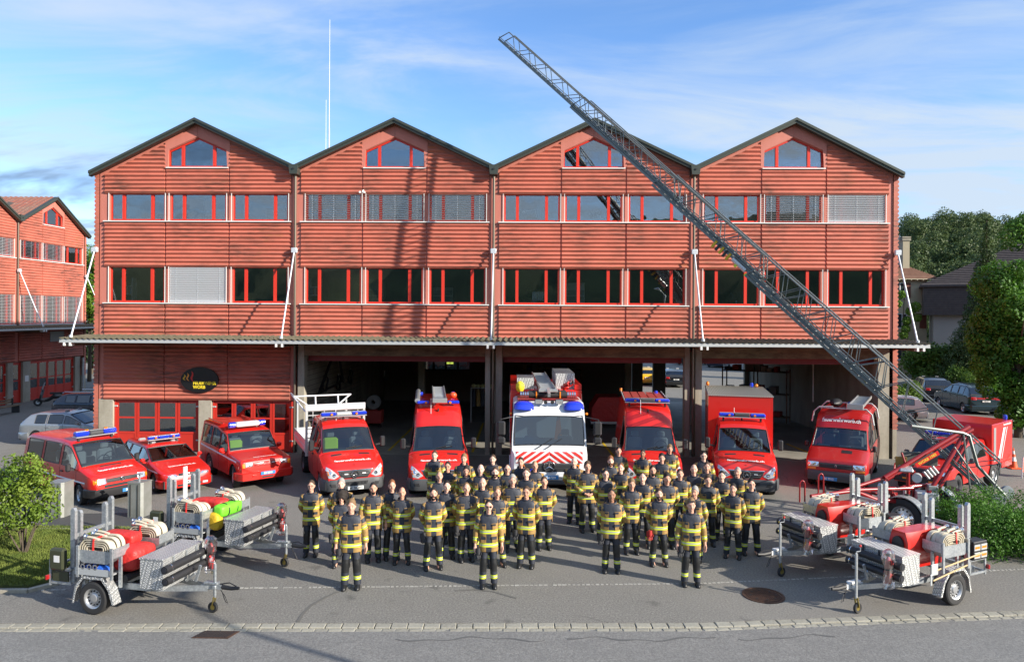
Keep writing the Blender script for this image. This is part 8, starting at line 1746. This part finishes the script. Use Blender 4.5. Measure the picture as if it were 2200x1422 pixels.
    # escape signs, strip lamps, whiteboard, fire door
    for k, (u, v) in enumerate(((947, 772), (967, 777))):
        p = gd(u, v, 38); t = thing('escape_sign', ('smaller' if k == 0 else 'larger') + ' lit green-yellow escape sign hanging in the first gate', 'sign', p); m = MB(); w = .13 if k == 0 else .2; m.cb((0, 0, 0), (w * 2, .06, w * 1.5), 0, .01); m.build('case', BLACK, t)
        for r_ in range(2):
            for c_ in range(2): m = MB(); m.cb(((c_ - .5) * w * .95, -.034, (r_ - .5) * w * .7), (w * .8, .006, w * .5)); m.build('lit_panel', M('sign_lit', (.3, .35, .05), .5, emis=((.60, .75, .12), .5)), t)
    p = gd(1747, 822, 34.5); t = thing('door_rod', 'thin pale vertical rod inside the last gate', 'rod', (p.x, p.y, 1.9)); m = MB(); m.tube([(0, 0, 0), (0, 0, 2.1)], .025, 6); m.build('rod', WPAINT, t)
    p = gd(785, 832, 48); t = thing('notice_board', 'pale notice board with papers on the rear wall of the first gate', 'board', (p.x, 18.9, 1.4)); m = MB(); m.box(-1.2, -.04, 0, 1.2, 0, 1.3); m.build('board', BXM[0], t)
    for i in range(5): m = MB(); m.box(-1.0 + i * .42, -.05, .25 + .3 * (i % 2), -.7 + i * .42, -.041, .7 + .3 * (i % 2)); m.build('paper', WPAINT, t)
    # windows of the rear wall: framed panes in the high opening
    y = 19.05; x0, x1 = gy(905, 800, 19).x, gy(1010, 800, 19).x; n = 4; w = (x1 - x0) / n
    for i in range(n):
        m = MB(); a = x0 + i * w; m.box(a, y, 2.1, a + .06, y + .1, 3.2); m.box(a + w - .06, y, 2.1, a + w, y + .1, 3.2); m.box(a + .06, y, 2.1, a + w - .06, y + .1, 2.18); m.box(a + .06, y, 3.12, a + w - .06, y + .1, 3.2); o = m.build('rear_window', BLACK, ST); m = MB(); m.box(a + .06, y + .04, 2.18, a + w - .06, y + .05, 3.12); m.build('pane', CGLASS2, o)
    # electric lamps under the ceiling (off)
    for i, yy in enumerate((3, 8, 13)):
        for xx in (-5.5, 2.8, 11):
            m = MB(); m.cb((xx, yy, 4.12), (1.3, .14, .08), 0, .01); m.build('ceiling_lamp', WPAINT, ST)
    # things behind the office panes
    def office(u, v0, v1, mat, name, dep=1.2, w=.5, lab=None):
        p = gy(u, v1, dep); q = gy(u, v0, dep); h = q.z - p.z; return p, h
    for u, lab, z0 in ((272, 'pale office shelf with blue and red binders behind the lowest left window', 6.45), (675, 'pale office shelf with a red box behind the second gable lower window', 6.45)):
        p = gy(u, 640, .55); t = thing('office_shelf', lab, 'shelf', (p.x, .55, 6.40)); m = MB(); m.box(-.25, .0, 0, -.22, .35, 1.1); m.box(.22, 0, 0, .25, .35, 1.1); [m.box(-.22, 0, z, .22, .35, z + .03) for z in (0.02, .36, .72)]; m.build('frame', WPAINT, t)
        for i in range(6): m = MB(); m.cb((-.17 + i * .066, .12, .55), (.05, .22, .28), 0, .004); m.build('binder', BXM[(3, 3, 1, 4, 1, 3)[i]], t)
    for u, v, lab in ((1140, 468, 'white desk lamp behind the third gable upper window'), (1160, 648, 'low radiator behind the third gable lower window')):
        p = gy(u, v, .7); t = thing('desk_lamp' if 'lamp' in lab else 'radiator', lab, 'lamp' if 'lamp' in lab else 'radiator', (p.x, .7, p.z))
        if 'lamp' in lab: m = MB(); m.tube([(.25, 0, 0), (.2, 0, .35), (-.25, 0, .28)], .012, 6); m.build('arm', WPAINT, t); m = MB(); m.cyl((-.3, 0, .25), .10, .1, 'z', 12, r2=.04); m.build('shade', WPAINT, t, 40)
        else:
            for i in range(8): m = MB(); m.cb((-.3 + i * .085, 0, .22), (.06, .1, .4), 0, .01); m.build('rib', STEEL, t)
    # office furniture glimpsed through the two window rows
    rs2 = random.Random(4)
    for i in range(4):
        for z0, zs in ((6.42, 0), (9.93, 1)):
            for k in range(2):
                x = XB[i] + rs2.uniform(1.2, 7.2); y = rs2.uniform(.9, 3.2); kind = rs2.choice(('cabinet', 'monitor', 'plant'))
                t = thing('office_' + kind, 'dim office %s behind the %s windows of gable bay %s, %s' % (kind, 'upper' if zs else 'lower', ('one', 'two', 'three', 'four')[i], ('nearer the glass' if k else 'further inside')), kind, (x, y, z0 - .2))
                if kind == 'cabinet':
                    m = MB(); m.box(-.45, -.2, 0, .45, .2, rs2.uniform(.9, 1.5)); m.build('case', BXM[4], t)
                    for q in range(3): m = MB(); m.box(-.42, -.215, .08 + q * .28, .42, -.201, .30 + q * .28); m.build('drawer', BXM[0], t)
                elif kind == 'monitor':
                    m = MB(); m.box(-.30, -.02, .45, .30, .02, .82); m.build('screen', BLACK, t); m = MB(); m.box(-.03, .0, .3, .03, .04, .45); m.box(-.15, -.1, .28, .15, .1, .3); m.build('foot', STEEL, t); m = MB(); m.box(-.8, -.35, .24, .8, .35, .279); m.build('desk', BXM[4], t)
                else:
                    foliage_obj('foliage', [(0, 0, .75, .28), (.1, .1, .95, .2), (-.12, 0, .9, .2)], 260, .12, LF_HEDGE, t); m = MB(); m.cyl((0, 0, .32), .14, .3, n=12, r2=.18); m.build('pot', BXM[4], t)
interior()
